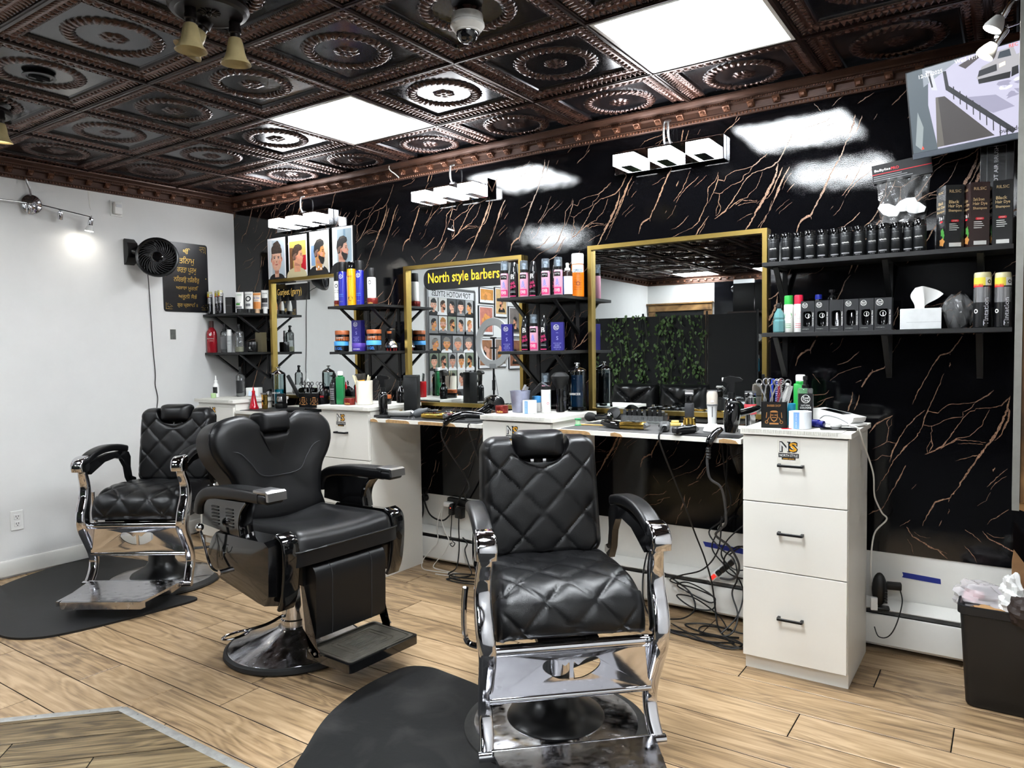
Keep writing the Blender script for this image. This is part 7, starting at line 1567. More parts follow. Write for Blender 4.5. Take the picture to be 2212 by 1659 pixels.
t = thing('trimmer_stand', 'white trimmer upright on a white charging foot', 'hair trimmer', (2.652, .140, K+.0028), .35); obj('foot', [lathe([(.038, 0), (.040, .004), (.036, .014), (.026, .024), (.021, .034), (0, .035)], 24)], BWHITE, t); obj('body', [lathe([(.018, .03), (.019, .06), (.022, .11), (.024, .118), (0, .118)], 20)], BWHITE, t); obj('seam_band', [lathe([(.0238, .115), (.0246, .117), (.0246, .121), (.0238, .122)], 22, cap=False)], INKG, t); obj('head', [lathe([(.024, .120), (.0245, .16), (.022, .178), (0, .18)], 22)], mat('pearl_head', (206, 196, 184), .25, coat=.4), t); obj('blade', [box(-.022, .022, -.014, -.006, .176, .184)], STEEL, t); obj('slot', [band(.0236, .065, .112, -.06, .06, 3)], INKK, t); obj('display', [wrap(txt('88', .012, .006, (0, 0, .135)), .0250)], emis('lilac_led', (190, 180, 255), 2.), t)
trigger('glossy black trigger spray bottle at the right end of the right-hand counter', 2.728, .172, K+.0028, .0285, .239, .25)
t = dryer('glossy black hair dryer with its nozzle down beside the end cabinet', 2.785, -.002, K+.086, 0, rot=(0, 1.45, -2.3), s=.80)
RIBTOOL, q = iron('black ribbed dryer cord guard hanging over the right-hand counter edge', [(2.706, -.066, .925), (2.712, -.058, .945), (2.732, -.040, .975), (2.755, -.035, .990)], (.010, .016), K)
t = RIBTOOL; obj('strain_relief', [lathe([(.0115 if k % 2 else .0085, -.012-.006*k) for k in range(9)][::-1], 12)], BLACKM, t)
t = thing('hair_clipper', 'upright chrome clipper with a red grip band beside the comb box', 'hair clipper', (2.795, .225, K+.0028), .3); obj('body', [lathe([(.016, 0), (.019, .004), (.022, .06), (.024, .12), (.022, .15), (0, .151)], 20)], CHROME_WORN, t); obj('grip_band', [lathe([(.0255, .075), (.0265, .08), (.0268, .115), (.0258, .12)], 22, cap=False)], mat('coral_grip', (206, 70, 78), .5, bump=.4, bscale=200), t); obj('head', [rbox(-.024, .024, -.02, .012, .148, .172, .004, 2)], CHROME, t); obj('blade', [box(-.024, .024, -.022, -.014, .170, .178)], STEEL, t)
# -- end cabinet
t = thing('comb_box', 'black square comb box with a copper barber emblem on the end cabinet', 'tool holder', (2.945, .045, C4+.0004), .22)
w = .098
obj('box', [box(-w/2, w/2, -w/2, -w/2+.004, 0, .105), box(-w/2, w/2, w/2-.004, w/2, 0, .105), box(-w/2, -w/2+.004, -w/2, w/2, 0, .105), box(w/2-.004, w/2, -w/2, w/2, 0, .105), box(-w/2, w/2, -w/2, w/2, 0, .004)], mat('black_wood_box', (20, 18, 18), .35), t)
barber_face(t, 0, -w/2-.0006, .050, .078, EMB); obj('lettering', [txt('BARBER SHOP', .052, .009, (0, -w/2-.0006, .090), .01)], EMB, t)
RB = mat('bristle_red', (150, 40, 60), .4)
for k, (dx, dy, a) in enumerate(((-.034, -.025, -.12), (-.012, -.028, .12), (.022, -.025, .2))): shears(t, dx, dy, .095, a, 1.05)
comb(t, -.030, .02, .06, -.05, 0, .155, BLACKM, .028); comb(t, -.012, .035, .06, .1, 0, .135, mat('blue_comb', (40, 70, 190), .4), .03); comb(t, .028, .01, .05, .25, 0, .13, BWHITE, .03)
b_ = bpy.data.objects.new('round_brush', None); COL.objects.link(b_); b_.parent = t; b_.location = (.012, .012, .03); b_.rotation_euler = (0, .05, 0)
obj('core', [rod((0, 0, 0), (0, 0, .165), .007, n=10)], RB, b_); obj('bristle', [rod((0, 0, .06+.0075*k), (.014*math.cos(k*2.4+q*1.05), .014*math.sin(k*2.4+q*1.05), .06+.0075*k), .0011, n=4) for k in range(14) for q in range(6)], mat('bristle_pale', (206, 196, 200), .5), b_)['kind'] = 'stuff'
obj('tweezer', [tf(rbox(-.004, .004, -.002, .002, 0, .14, .001, 1), (-.005, 0, .05), (0, .04, 0))], BLACKG, t)
jar('small_tub', 'teal basket-like tub behind the comb box', 2.985, .135, C4, .022, .09, mat('teal_tub', (30, 140, 176), .4), mat('teal_tub', ()), None, .3)
roll('roll of white neck paper at the front of the end cabinet', 3.049, .030, C4, .043, .068)
t = thing('red_card', 'small red card under the comb box on the end cabinet', 'card', (3.006, -.012, C4+.0002), .5); obj('card', [box(-.018, .018, -.012, .012, 0, .0012)], RED, t)
t = thing('powder_bottle', 'bright green powder bottle with white cap on the end cabinet', 'bottle', (2.985, .315, C4+.0004), .3); obj('bottle_body', [rbox(-.028, .028, -.018, .018, 0, .165, .008, 2), lathe([(.018, .162), (.020, .172), (.016, .178), (0, .178)], 20)], mat('bright_green', (34, 152, 62), .35), t); obj('cap', [lathe([(.020, .176), (.020, .198), (.017, .203), (0, .203)], 20)], BWHITE, t)
t = thing('cologne_bottle', 'square clear cologne spray with black label on the end cabinet', 'bottle', (3.025, .225, C4+.0004), .30)
obj('bottle_body', [rbox(-.030, .030, -.018, .018, 0, .150, .006, 2)], CLEAR, t); obj('label', [quad(-.029, .029, .008, .128, -.0186)], BLKBOTTLE, t); obj('label_side', [box(.0302, .0306, -.014, .014, .01, .125)], WCAN, t); spraytop(t, .014, .150, BLACK, 1.0); redone(t, 0, -.0190, .105, .034, INKW)
obj('lettering', [txt('NATURAL', .036, .006, (0, -.0190, .078)), txt('COLOGNE', .044, .008, (0, -.0190, .068), .01), txt('LEMON', .02, .005, (0, -.0190, .056))], INKW, t); obj('lemon_print', [blob(-.006, .030, .012, .009, -.0190, wob=.1), blob(.010, .027, .010, .008, -.0190, wob=.1)], YCAN, t)
t = thing('lip_tube', 'short blue capped tube lying on the end cabinet', 'tube', (3.098, .085, C4+.017), rot=(0, PI/2, -.35)); obj('tube', [lathe([(.014, -.034), (.016, -.03), (.016, .012), (.012, .016), (.012, .034), (0, .035)], 18)], mat('deep_blue', (28, 32, 110), .25, coat=.3), t)
t = thing('card_terminal', 'white card payment terminal lying on the end cabinet', 'card terminal', (3.150, .255, C4+.0006), -.52)
pr = [(-.105, 0), (.075, 0), (.10, .02), (.105, .036), (-.10, .062), (-.105, .055)]
obj('housing', [prism(pr, -.038, .038, 'y')], BWHITE, t); obj('screen', [tf(box(-.055, .06, -.026, .026, .0, .0012), (-.015, 0, .0515), (0, .126, 0))], BLACKG, t); obj('trim', [tube(spline([(-.06, -.0385, .02), (-.03, -.0385, .036), (.03, -.0385, .030), (.08, -.0385, .012)], 6), .002, 6)], INKG, t); obj('base', [rbox(-.108, .108, -.042, .042, 0, .010, .004, 2)], BWHITE, t)
t = thing('phone', 'dark smartphone lying flat at the corner of the end cabinet', 'phone', (3.185, .055, C4+.0004), .25); obj('body', [rbox(-.066, .066, -.034, .034, 0, .008, .003, 2)], BLACKG, t)
t = thing('charger_plug', 'small white watch charger lying on the dark phone', 'charger', (3.178, .055, C4+.009), .4); obj('puck', [tf(lathe([(.018, 0), (.020, .004), (.018, .012), (0, .014)], 20), s=(1.1, .8, 1))], BWHITE, t); obj('neck', [rod((.015, 0, .006), (.05, .012, .006), .005, .003, 8)], BWHITE, t)
# ================================================================ cords, plugs and tape under the counters
cable('charging_cable', 'white charger cord hanging down the right side of the end cabinet', [(3.226, .075, 1.014), (3.256, .07, 1.004), (3.268, .10, .95), (3.270, .18, .90), (3.285, .25, .80), (3.282, .31, .70), (3.30, .38, .62), (3.315, .41, .585), (3.270, .40, .52), (3.258, .395, .40), (3.262, .40, .30), (3.272, .405, .235)], .0034, CABLEW)
t = thing('power_adapter', 'round black speaker-like adapter behind the end cabinet', 'adapter', (3.292, .395, .0), .2)
obj('body', [tf(ball(0, 0, .285, .030, .022, .072, 16, 10)), rbox(-.03, .04, -.02, .02, .198, .212, .006, 2)], BLACK, t); obj('vent', [box(.018, .030, -.016, .0, .23+.012*k, .236+.012*k) for k in range(5)], BLACKM, t)['kind'] = 'stuff'
obj('plug', [rbox(.028, .085, .0, .03, .285, .315, .004, 2)], BLACKM, t); obj('lead', [tube(spline([(.08, .01, .285), (.085, -.02, .24), (.06, -.045, .15), (.03, -.05, .10), (-.005, -.045, .095), (-.02, -.03, .13)], 6), .0026, 6)], CABLE, t); obj('white_plug', [rbox(-.035, -.008, -.035, -.012, .20, .255, .004, 2)], BWHITE, t)
TAPE = mat('blue_tape', (24, 40, 128), .6)
t = thing('tape_strip', 'strip of blue tape on the white wall left of the waste bin', 'tape', (3.366, Y1+.0035, .331)); obj('tape', [prism([(0, -.012), (.004, -.002), (0, .011), (.144, .004), (.146, -.018)], -.0012, 0, 'y')], TAPE, t)
t = thing('tape_strip', 'strip of blue tape among the cords under the right-hand counter', 'tape', (2.478, Y1+.0035, .345)); obj('tape', [prism([(0, .010), (.012, -.014), (.30, -.032), (.30, -.004)], -.0012, 0, 'y')], TAPE, t)
# right-hand counter cords
cable('extension_cord', 'long black cord from the grey clipper down under the right-hand counter', [(2.470, .030, .972), (2.480, -.02, .962), (2.482, -.050, .955), (2.485, -.052, .92), (2.50, .0, .82), (2.53, .12, .62), (2.54, .22, .47), (2.56, .30, .33), (2.58, .34, .2), (2.60, .33, .08), (2.63, .28, .02), (2.70, .20, .006), (2.76, .14, .005), (2.775, .17, .005)], .004, CABLE, parent=GREYCLIP)
cable('extension_cord', 'thick grey dryer cord hanging beside the end cabinet', [(2.704, -.070, .885), (2.703, -.07, .84), (2.71, -.055, .78), (2.745, -.03, .745), (2.752, .0, .68), (2.745, .04, .58), (2.70, .10, .53), (2.668, .14, .49), (2.71, .2, .43), (2.74, .24, .34), (2.70, .29, .26), (2.63, .31, .245)], .0055, mat('grey_cable', (64, 64, 66), .45), parent=RIBTOOL)
t = thing('plug_adapter', 'black plug with red and amber lights below the black wall', 'plug', (2.268, Y1, .335)); obj('body', [rbox(-.019, .019, -.045, -.004, -.038, .038, .005, 2)], BLACK, t); obj('upper_plug', [rbox(-.016, .018, -.035, -.004, .05, .082, .006, 2)], BLACK, t); obj('red_led', [disc(-.005, .020, .0035, y=-.0455)], emis('led_red', (255, 70, 50), 2.), t); obj('amber_led', [disc(-.005, .006, .0035, y=-.0455)], emis('led_amber', (255, 170, 60), 2.), t)
cable('extension_cord', 'black cord looping from the upper plug to the floor', [(2.265, .468, .405), (2.24, .45, .36), (2.215, .42, .28), (2.205, .39, .18), (2.23, .33, .07), (2.30, .26, .012), (2.42, .18, .006), (2.55, .13, .006), (2.66, .12, .012), (2.74, .17, .008)], .0042, CABLE)
cable('extension_cord', 'black cord running from the lit plug along the heater', [(2.268, .47, .295), (2.27, .45, .25), (2.30, .41, .20), (2.38, .385, .17), (2.46, .37, .13), (2.50, .33, .07), (2.46, .28, .03), (2.36, .26, .012), (2.34, .21, .006), (2.44, .17, .006), (2.60, .19, .006), (2.74, .24, .008)], .0042, CABLE)
t = thing('power_strip', 'white power strip with a red switch hanging among the cords', 'power strip', (2.592, .385, .245), rot=(0, -.75, .2)); obj('strip', [rbox(-.055, .11, -.014, .014, -.016, .016, .004, 2)], BWHITE, t); obj('switch', [rbox(-.042, -.012, -.018, -.012, -.009, .009, .002, 1)], emis('switch_red', (220, 50, 40), .8), t)
for k in range(4): obj('plug', [rbox(.0+.026*k, .022+.026*k, -.038, -.013, -.013, .013, .004, 2)], BLACK, t)
RC = random.Random(11)
def loopcord(label, cx, cy, z, pts, seed):
    r3 = random.Random(seed); P_ = [(cx+a+r3.uniform(-.012, .012), cy+b+r3.uniform(-.012, .012), c) for a, b, c in pts]; cable('extension_cord', label, P_, .0036, CABLE)
loopcord('bundled black cord coil hanging in front of the heater', 2.42, .36, 0, [(.20, .02, .52), (.17, .03, .36), (.10, .03, .25), (-.02, .02, .20), (-.05, .02, .17), (.06, .02, .15), (.16, .01, .13), (.14, .0, .10), (.02, .01, .13), (-.03, .01, .16), (.05, .0, .18), (.15, -.01, .14), (.17, -.02, .08), (.08, -.02, .07), (-.02, -.01, .11), (.08, -.02, .12), (.2, -.03, .06), (.26, -.06, .01)], 1)
loopcord('thin black cord dropping from the counter behind the dryer cord', 2.64, .36, 0, [(.0, .0, .92), (.01, .02, .70), (-.02, .03, .55), (-.05, .03, .45), (-.08, .03, .36), (-.02, .02, .30), (.05, .0, .26), (.08, -.02, .18), (.06, -.06, .08), (.02, -.12, .012)], 2)
loopcord('thin black cord curling beside the white power strip', 2.60, .34, 0, [(.02, .04, .90), (.03, .05, .72), (.06, .04, .60), (.02, .05, .50), (-.04, .04, .44), (.0, .03, .37), (.07, .02, .33), (.10, .0, .25), (.08, -.03, .18), (.12, -.06, .09), (.10, -.10, .02), (.02, -.14, .006)], 3)
loopcord('black cord lying in a loop on the floor beside the end cabinet', 2.62, .16, 0, [(-.28, .06, .006), (-.18, .0, .006), (-.02, -.03, .006), (.12, -.04, .006), (.17, .0, .006), (.10, .05, .010), (-.04, .07, .006), (-.14, .10, .006), (-.05, .15, .012), (.10, .14, .010), (.16, .12, .02)], 4)
loopcord('second black cord lying in a loop beside the end cabinet', 2.64, .20, 0, [(-.22, .02, .014), (-.12, -.05, .014), (.0, -.09, .006), (.10, -.10, .006), (.15, -.06, .012), (.08, -.02, .014), (-.06, .0, .014), (-.08, .08, .012), (.06, .10, .018)], 5)
loopcord('black cord bundle tied up under the end of the right-hand counter', 2.70, .34, 0, [(.02, .03, .50), (-.05, .03, .42), (-.07, .02, .34), (-.02, .02, .28), (.05, .02, .30), (.06, .01, .37), (.0, .0, .40), (-.06, .0, .34), (-.04, .0, .27), (.04, -.01, .26), (.07, -.01, .34), (.03, -.02, .41), (-.02, -.02, .36)], 6)
cable('charging_cable', 'white cord end dangling in the tangle under the right-hand counter', [(2.585, .42, .45), (2.60, .41, .47), (2.625, .40, .485)], .006, CABLEW)
t = thing('dryer_holder', 'dark clear dryer holder fixed under the right-hand counter', 'holder', (2.765, .17, .93)); obj('ring', [lathe([(.055, -.03), (.058, -.03), (.058, 0), (.055, 0)], 24, cap=False)], BLACKM, t); obj('cone', [lathe([(.05, -.03), (.045, -.07), (.012, -.15), (.0, -.16)][::-1], 20)], mat('smoked_plastic', (30, 30, 32), .2, alpha=.7), t)
# middle counter cords
t = thing('power_strip', 'black power strip on the white wall under the middle counter', 'power strip', (.985, Y1, .392), rot=(0, .05, 0)); obj('strip', [rbox(-.13, .15, -.035, -.0, -.022, .022, .008, 2)], BLACK, t); obj('white_plug', [rbox(-.125, -.07, -.075, -.035, -.028, .0, .005, 2)], BWHITE, t)
obj('plug', [rbox(-.085, -.05, -.075, -.036, -.075, -.005, .005, 2), rbox(-.03, .02, -.08, -.036, -.085, -.02, .005, 2)], BLACK, t); obj('red_led', [disc(-.068, -.03, .003, y=-.0757)], emis('led_red', ()), t)
t = thing('wall_plug', 'pair of round black plugs in the white wall under the middle counter', 'plug', (.657, Y1, .414)); obj('plug', [tf(lathe([(.022, 0), (.020, .03), (0, .032)][::-1], 16), (0, 0, .021), (PI/2, 0, 0))], BLACK, t); obj('plug', [tf(lathe([(.022, 0), (.020, .03), (0, .032)][::-1], 16), (0, 0, -.023), (PI/2, 0, 0))], BLACK, t)
cable('extension_cord', 'black cord from the upper round plug to the black power strip', [(.66, .465, .43), (.69, .45, .37), (.74, .44, .30), (.82, .44, .275), (.88, .44, .30), (.96, .44, .40), (1.05, .43, .55), (1.12, .42, .72), (1.16, .42, .90)], .0055, CABLE)
cable('extension_cord', 'black cord from the lower round plug to the floor', [(.658, .465, .385), (.67, .45, .30), (.64, .43, .20), (.61, .405, .10), (.60, .40, .03)], .0055, CABLE)
cable('extension_cord', 'black cord hanging from the dryer handle under the middle counter', [(1.262, -.062, .902), (1.262, -.05, .86), (1.27, .02, .76), (1.27, .12, .65), (1.20, .25, .55), (1.08, .36, .47), (1.08, .40, .42), (1.14, .41, .36)], .0042, CABLE, parent=HANDTOOL)
cable('extension_cord', 'second black cord hanging from the middle counter by the white cabinet', [(1.44, -.046, .952), (1.438, -.055, .93), (1.44, .0, .80), (1.43, .10, .66), (1.42, .2, .58), (1.44, .3, .48), (1.38, .36, .36), (1.30, .38, .30)], .0036, CABLE)
cable('charging_cable', 'white phone cable drooping to the floor under the middle counter', [(.862, .43, .385), (.84, .42, .34), (.82, .41, .25), (.83, .40, .15), (.79, .38, .10), (.76, .34, .04), (.79, .30, .004), (.88, .29, .004), (1.0, .31, .004), (1.05, .28, .004), (.98, .26, .004), (.93, .255, .004)], .003, CABLEW)
cable('charging_cable', 'white cable beside the phone cable under the middle counter', [(.86, .425, .375), (.85, .415, .30), (.88, .41, .22), (.92, .40, .17), (.90, .38, .10), (.86, .36, .05), (.84, .345, .006), (.95, .33, .004), (1.05, .335, .004)], .003, CABLEW)
cable('extension_cord', 'thin black lead hanging from the black power strip', [(.93, .42, .35), (.935, .41, .28), (.93, .405, .20), (.95, .40, .17), (.97, .395, .16), (.955, .39, .14), (.94, .385, .155), (.96, .38, .165)], .003, CABLE)
cable('extension_cord', 'black cord looping on the floor under the middle counter', [(.985, .42, .33), (.99, .41, .25), (1.0, .40, .17), (1.01, .38, .10), (1.02, .34, .03), (1.0, .29, .006), (1.07, .27, .006), (1.16, .29, .006), (1.24, .33, .006), (1.18, .36, .006), (1.05, .30, .012), (1.04, .25, .006), (1.12, .23, .006), (1.22, .25, .006), (1.3, .28, .006)], .004, CABLE)
cable('extension_cord', 'second black cord looping on the floor under the middle counter', [(1.02, .41, .20), (1.06, .40, .17), (1.05, .39, .13), (1.10, .36, .06), (1.14, .33, .012), (1.10, .25, .010), (1.05, .215, .005), (1.12, .20, .005), (1.25, .22, .005)], .004, CABLE)
# ================================================================ waste bin
t = thing('waste_bin', 'black plastic waste bin in the lower right corner', 'bin', (3.76, .20, 0))
def ringrect(x0, x1, y0, y1, z): return [((x0+x1)/2+a, (y0+y1)/2+b, z) for a, b in rrect(x1-x0, y1-y0, .03, 4)]
L_ = [(-.130, .145, -.125, .10, .0), (-.138, .150, -.132, .105, .01), (-.158, .168, -.152, .115, .345), (-.166, .176, -.160, .122, .350), (-.166, .176, -.160, .122, .378), (-.158, .168, -.152, .115, .380), (-.150, .160, -.145, .108, .36), (-.125, .135, -.12, .09, .02)]
V, F = [], []; n = 20
for q in L_: V += ringrect(*q)
for i in range(len(L_)-1):
    for k in range(n): F.append((i*n+k, i*n+(k+1) % n, (i+1)*n+(k+1) % n, (i+1)*n+k))
F += [tuple(reversed(range(n))), tuple((len(L_)-1)*n+k for k in range(n))]
obj('bin_body', [(V, F)], mat('bin_black', (22, 22, 23), .42, bump=.04, bscale=160), t, sharp=40)
t = thing('trash_bag', 'crumpled clear plastic bag on top of the waste bin', 'plastic bag', (3.665, .225, .365))
def lump(seed, rx, ry, rz, amp):
    r4 = random.Random(seed); ph = [r4.uniform(0, 6) for _ in range(9)]
    V, F = ball(0, 0, 0, 1, 1, 1, 26, 16); out = []
    for x, y, z in V:
        q = 1+amp*(math.sin(4*x+ph[0])*math.sin(5*y+ph[1])+.7*math.sin(9*z+ph[2]+3*x)+.5*math.sin(13*y+ph[3]-5*z)+.4*abs(math.sin(17*x+11*y+ph[4])))
        out.append((x*rx*q, y*ry*q, z*rz*q))
    return out, F
obj('film', [lump(3, .085, .085, .055, .16)], mat('bag_film', (226, 220, 222), .18, alpha=.45, spec=.8), t); obj('pink_wrap', [tf(lump(6, .035, .05, .02, .2), (-.03, .0, .0))], mat('pink_wrap', (204, 150, 156), .4), t)
t = thing('tissue_wad', 'crumpled white paper towel on top of the waste bin', 'paper', (3.765, .15, .372)); obj('paper', [lump(9, .045, .045, .05, .2), tf(lump(12, .03, .04, .055, .22), (-.005, .03, .05))], BWHITE, t, sharp=25)
t = thing('paper_sheet', 'folded brown paper sheet inside the waste bin', 'paper', (3.695, .09, .352)); obj('paper', [tf(lump(15, .055, .035, .016, .15), rot=(.2, .1, 0))], mat('kraft_paper', (170, 130, 86), .8), t, sharp=25)
t = thing('cardboard_box', 'torn brown cardboard box standing in the waste bin', 'box', (3.805, .235, .37), .3); CARDB = mat('cardboard', (150, 112, 76), .85, var=.15, vscale=20)
obj('flap', [prism([(-.05, 0), (.06, 0), (.06, .10), (.0, .13), (-.045, .195), (-.05, .15)], -.002, .002, 'y'), tf(prism([(-.04, 0), (.05, 0), (.05, .10), (-.04, .12)], -.002, .002, 'y'), (.055, .045, 0), (0, 0, PI/2))], CARDB, t)
t = thing('dark_wrapper', 'dark brown crumpled wrapper at the right edge above the bin', 'wrapper', (3.80, .03, .395)); obj('wrapper', [lump(21, .05, .055, .05, .12)], mat('dark_brown_wrap', (44, 34, 30), .6), t, sharp=25)
# ================================================================ the room behind the viewer, seen in the mirrors
# haircut chart on the white wall
t = thing('haircut_poster', 'tall haircut chart with rows of head photos on the white wall', 'poster', (X0+.001, -2.16, 1.37), rot=(0, 0, PI/2))
pw, ph = .80, 1.27
obj('backing', [box(-pw/2, pw/2, -.014, 0, -ph/2, ph/2)], BLACKM, t)
obj('frame', [box(-pw/2-.012, -pw/2+.012, -.022, 0, -ph/2, ph/2), box(pw/2-.012, pw/2+.012, -.022, 0, -ph/2, ph/2), box(-pw/2, pw/2, -.022, 0, ph/2-.012, ph/2+.012), box(-pw/2, pw/2, -.022, 0, -ph/2-.012, -ph/2+.012)], STEEL, t)
obj('header', [quad(-pw/2+.012, pw/2-.012, ph/2-.10, ph/2-.012, -.0146)], PAPER, t); obj('lettering', [txt('TOP NOTCH STYLES', .66, .058, (0, -.0152, ph/2-.056), .01)], INKK, t)
RP = random.Random(5); bgs = [mat('cell_grey', (150, 150, 150), .6), mat('cell_pale', (206, 204, 200), .6), mat('cell_green', (120, 130, 112), .6), mat('cell_dark', (76, 76, 78), .6)]
rows_z = [(.378, .538), (.184, .344), (-.023, .139), (-.212, -.046), (-.412, -.229), (-.601, -.429)]
for r_i, (za, zb) in enumerate(rows_z):
    nc = 4 if r_i in (2, 5) else 5
    for c in range(nc):
        cw = (pw-.04)/nc; cx = -pw/2+.02+cw*(c+.5); w, h = cw-.014, zb-za
        sk = RP.choice(SK); ha = RP.choice([HAIRM[1], HAIRM[2], HAIRM[3], HAIRM[2]]) if r_i != 2 else HAIRM[4]
        if r_i == 1 and c in (0, 3): ha = HAIRM[5]
        put('head_photo', [(quad(-w/2, w/2, -h/2, h/2, -.0146), RP.choice(bgs))]+head_shapes(w*1.3, h*1.18, RP.choice(['front', 'side', 'side']), sk, ha, RP.choice([INKK, INKG, PAPER]), -.0150, RP.random() < .5, RP.random() < .35), t, (cx, 0, (za+zb)/2))
# framed prints further along the white wall
FR = [('small framed print of a row of bottles on the white wall', -2.656, -2.941, 1.887, 2.069, (190, 130, 60)), ('framed print of a hand holding hair on the white wall', -2.639, -2.919, 1.524, 1.861, (176, 110, 96)), ('framed print of a child in a chair on the white wall', -2.953, -3.206, 1.739, 2.088, (196, 160, 110)),
      ('framed print of two bearded heads on the white wall', -3.234, -3.501, 1.515, 1.880, (120, 110, 106)), ('lower framed print of a barber brush on the white wall', -2.633, -2.903, 1.142, 1.490, (150, 104, 74)), ('lower framed print of a clipper cut on the white wall', -2.938, -3.178, 1.154, 1.500, (130, 112, 100)), ('lower framed print of a shaved neck on the white wall', -3.235, -3.491, 1.125, 1.493, (140, 92, 70))]
for lb, ya, yb, za, zb, c in FR:
    w, h = abs(yb-ya), zb-za; t = thing('framed_picture', lb, 'picture', (X0+.001, (ya+yb)/2, (za+zb)/2), rot=(0, 0, PI/2), group='framed prints beside the haircut chart')
    obj('frame', [box(-w/2, w/2, -.015, 0, -h/2, h/2)], INKK, t); obj('mount', [quad(-w/2+.008, w/2-.008, -h/2+.008, h/2-.008, -.0154)], PAPER, t)
    bgm = mat('print_%d_%d_%d' % c, c, .5, var=.5, vscale=9)
    put('print', [(quad(-w/2+.02, w/2-.02, -h/2+.04, h/2-.02, -.0158), bgm)]+(head_shapes(w*.6, h*.6, 'side', SK[1], HAIRM[2], INKK, -.0162, beard=True) if 'head' in lb or 'neck' in lb or 'child' in lb else [(blob(0, 0, w*.26, h*.22, -.0163, wob=.15), RP.choice(SK)), (blob(w*.1, -h*.1, w*.12, h*.2, -.0166, wob=.2), RP.choice(HAIRM))]), t)
# ring light on a tripod
t = thing('ring_light', 'white ring light on a black tripod reflected in the middle mirror', 'ring light', (-.50, -1.9, 0), math.radians(10))
R0, R1 = .175, .245
obj('ring', [tf(lathe([(R0, -.012), (R1, -.012), (R1+.003, 0), (R1, .012), (R0, .012), (R0-.003, 0), (R0, -.012)], 56, cap=False), (0, 0, 1.42), (PI/2, 0, 0))], mat('ring_diffuser', (214, 216, 218), .5), t)
obj('controller', [rbox(-.05, .05, -.014, .014, 1.165, 1.215, .008, 2)], mat('ring_grey', (170, 172, 174), .5), t); obj('phone_clip', [box(-.035, .035, -.01, .01, 1.36, 1.375), box(-.035, .035, -.01, .01, 1.46, 1.475), rod((0, 0, 1.2), (0, 0, 1.47), .006)], BLACK, t)
obj('pole', [rod((0, 0, .12), (0, 0, 1.17), .011, n=12), rod((0, 0, .55), (0, 0, .68), .018, n=12), rod((0, 0, .95), (0, 0, 1.05), .017, n=12)], BLACK, t)
for k in range(3): obj('leg', [rod((0, 0, .42), (.34*math.cos(k*2.094+.4), .34*math.sin(k*2.094+.4), .012), .010, n=8)], BLACK, t)
obj('power_cord', [tube(spline([(0, .01, 1.17), (.05, .02, 1.05), (.07, .0, .8), (.03, .0, .6), (.05, 0, .3), (.12, .03, .01)], 6), .003, 6)], CABLE, t)
# black fabric screen with ivy
FAB = mat('black_screen_fabric', (22, 22, 23), .85, bump=.1, bscale=200)
t = thing('folding_screen', 'black fabric folding screen behind the sofa', 'screen', (0, -4.6, 0))
for a, b in ((-1.19, -.125), (-.09, .70), (.735, 1.30)):
    obj('fabric_panel', [surf(lambda u, v, a=a, b=b: (a+(b-a)*u, .006*math.sin(u*(b-a)*26), .06+1.70*v), 40, 2), box(a, b, .008, .014, .06, 1.76)], FAB, t)
for x in (-1.205, -.107, .718, 1.315): obj('post', [rod((x, .01, 0), (x, .01, 1.80), .014, n=12)], BLACKM, t)
obj('chrome_strip', [box(.728, .733, .012, .02, .75, 1.80)], CHROME, t)
LEAF = mat('ivy_leaf', (78, 104, 56), .5, var=.35, vscale=30)
lf = make_mesh('leaf', [([(0, 0, 0), (.016, -.004, -.008), (.024, -.006, .006), (.014, -.004, .014), (.006, -.003, .032), (0, -.008, .020), (-.006, -.003, .032), (-.014, -.004, .014), (-.024, -.006, .006), (-.016, -.004, -.008), (0, -.006, -.040)], [(0, 1, 2, 3), (0, 3, 4, 5), (0, 5, 6, 7), (0, 7, 8, 9), (0, 9, 10), (0, 10, 1)])], LEAF, None)
RI = random.Random(8)
IVX = [-.90, -.74, -.524, -.40, -.30, -.16, -.06, .12, .22, .30, .43, .545, .66]
INM = ['on the far left of the screen', 'second from the left on the screen', 'third from the left on the screen', 'fourth from the left on the screen', 'fifth from the left on the screen', 'left of the first screen post', 'right of the first screen post', 'at the left edge of the middle panel', 'second on the middle panel', 'third on the middle panel', 'fourth on the middle panel', 'fifth on the middle panel', 'right before the chrome strip']
lm = lf
lv = [v.co.copy() for v in lf.vertices]; lfc = [tuple(p.vertices) for p in lf.polygons]
for x, nm in zip(IVX, INM):
    t = thing('ivy_garland', 'hanging green ivy garland '+nm, 'ivy', (x, -4.555, 1.745), group='ivy garlands on the black screen'); L_ = RI.uniform(.75, 1.25)
    pts = [(.02*math.sin(k*1.1+x*9), .012, .01-L_*k/9) for k in range(10)]; sp_p = spline(pts, 3)
    obj('stem', [tube(sp_p, .0022, 4)], mat('ivy_stem', (70, 80, 44), .6), t)
    V, F = [], []
    for k in range(int(L_*62)):
        p = sp_p[int(RI.random()**.85*(len(sp_p)-1))]; a, b, c, s = RI.uniform(-.9, .9), RI.uniform(-1.1, 1.1), RI.uniform(-.5, .5), RI.uniform(.5, .9); o = len(V)
        from mathutils import Euler
        m = Euler((a, c, b)).to_matrix(); d = Vector((p.x+RI.uniform(-.055, .055), RI.uniform(.012, .045), p.z+RI.uniform(-.02, .02)))
        V += [tuple(m @ (q*s)+d) for q in lv]; F += [tuple(i+o for i in f) for f in lfc]
    obj('leaves', [(V, F)], LEAF, t, sharp=None)['kind'] = 'stuff'
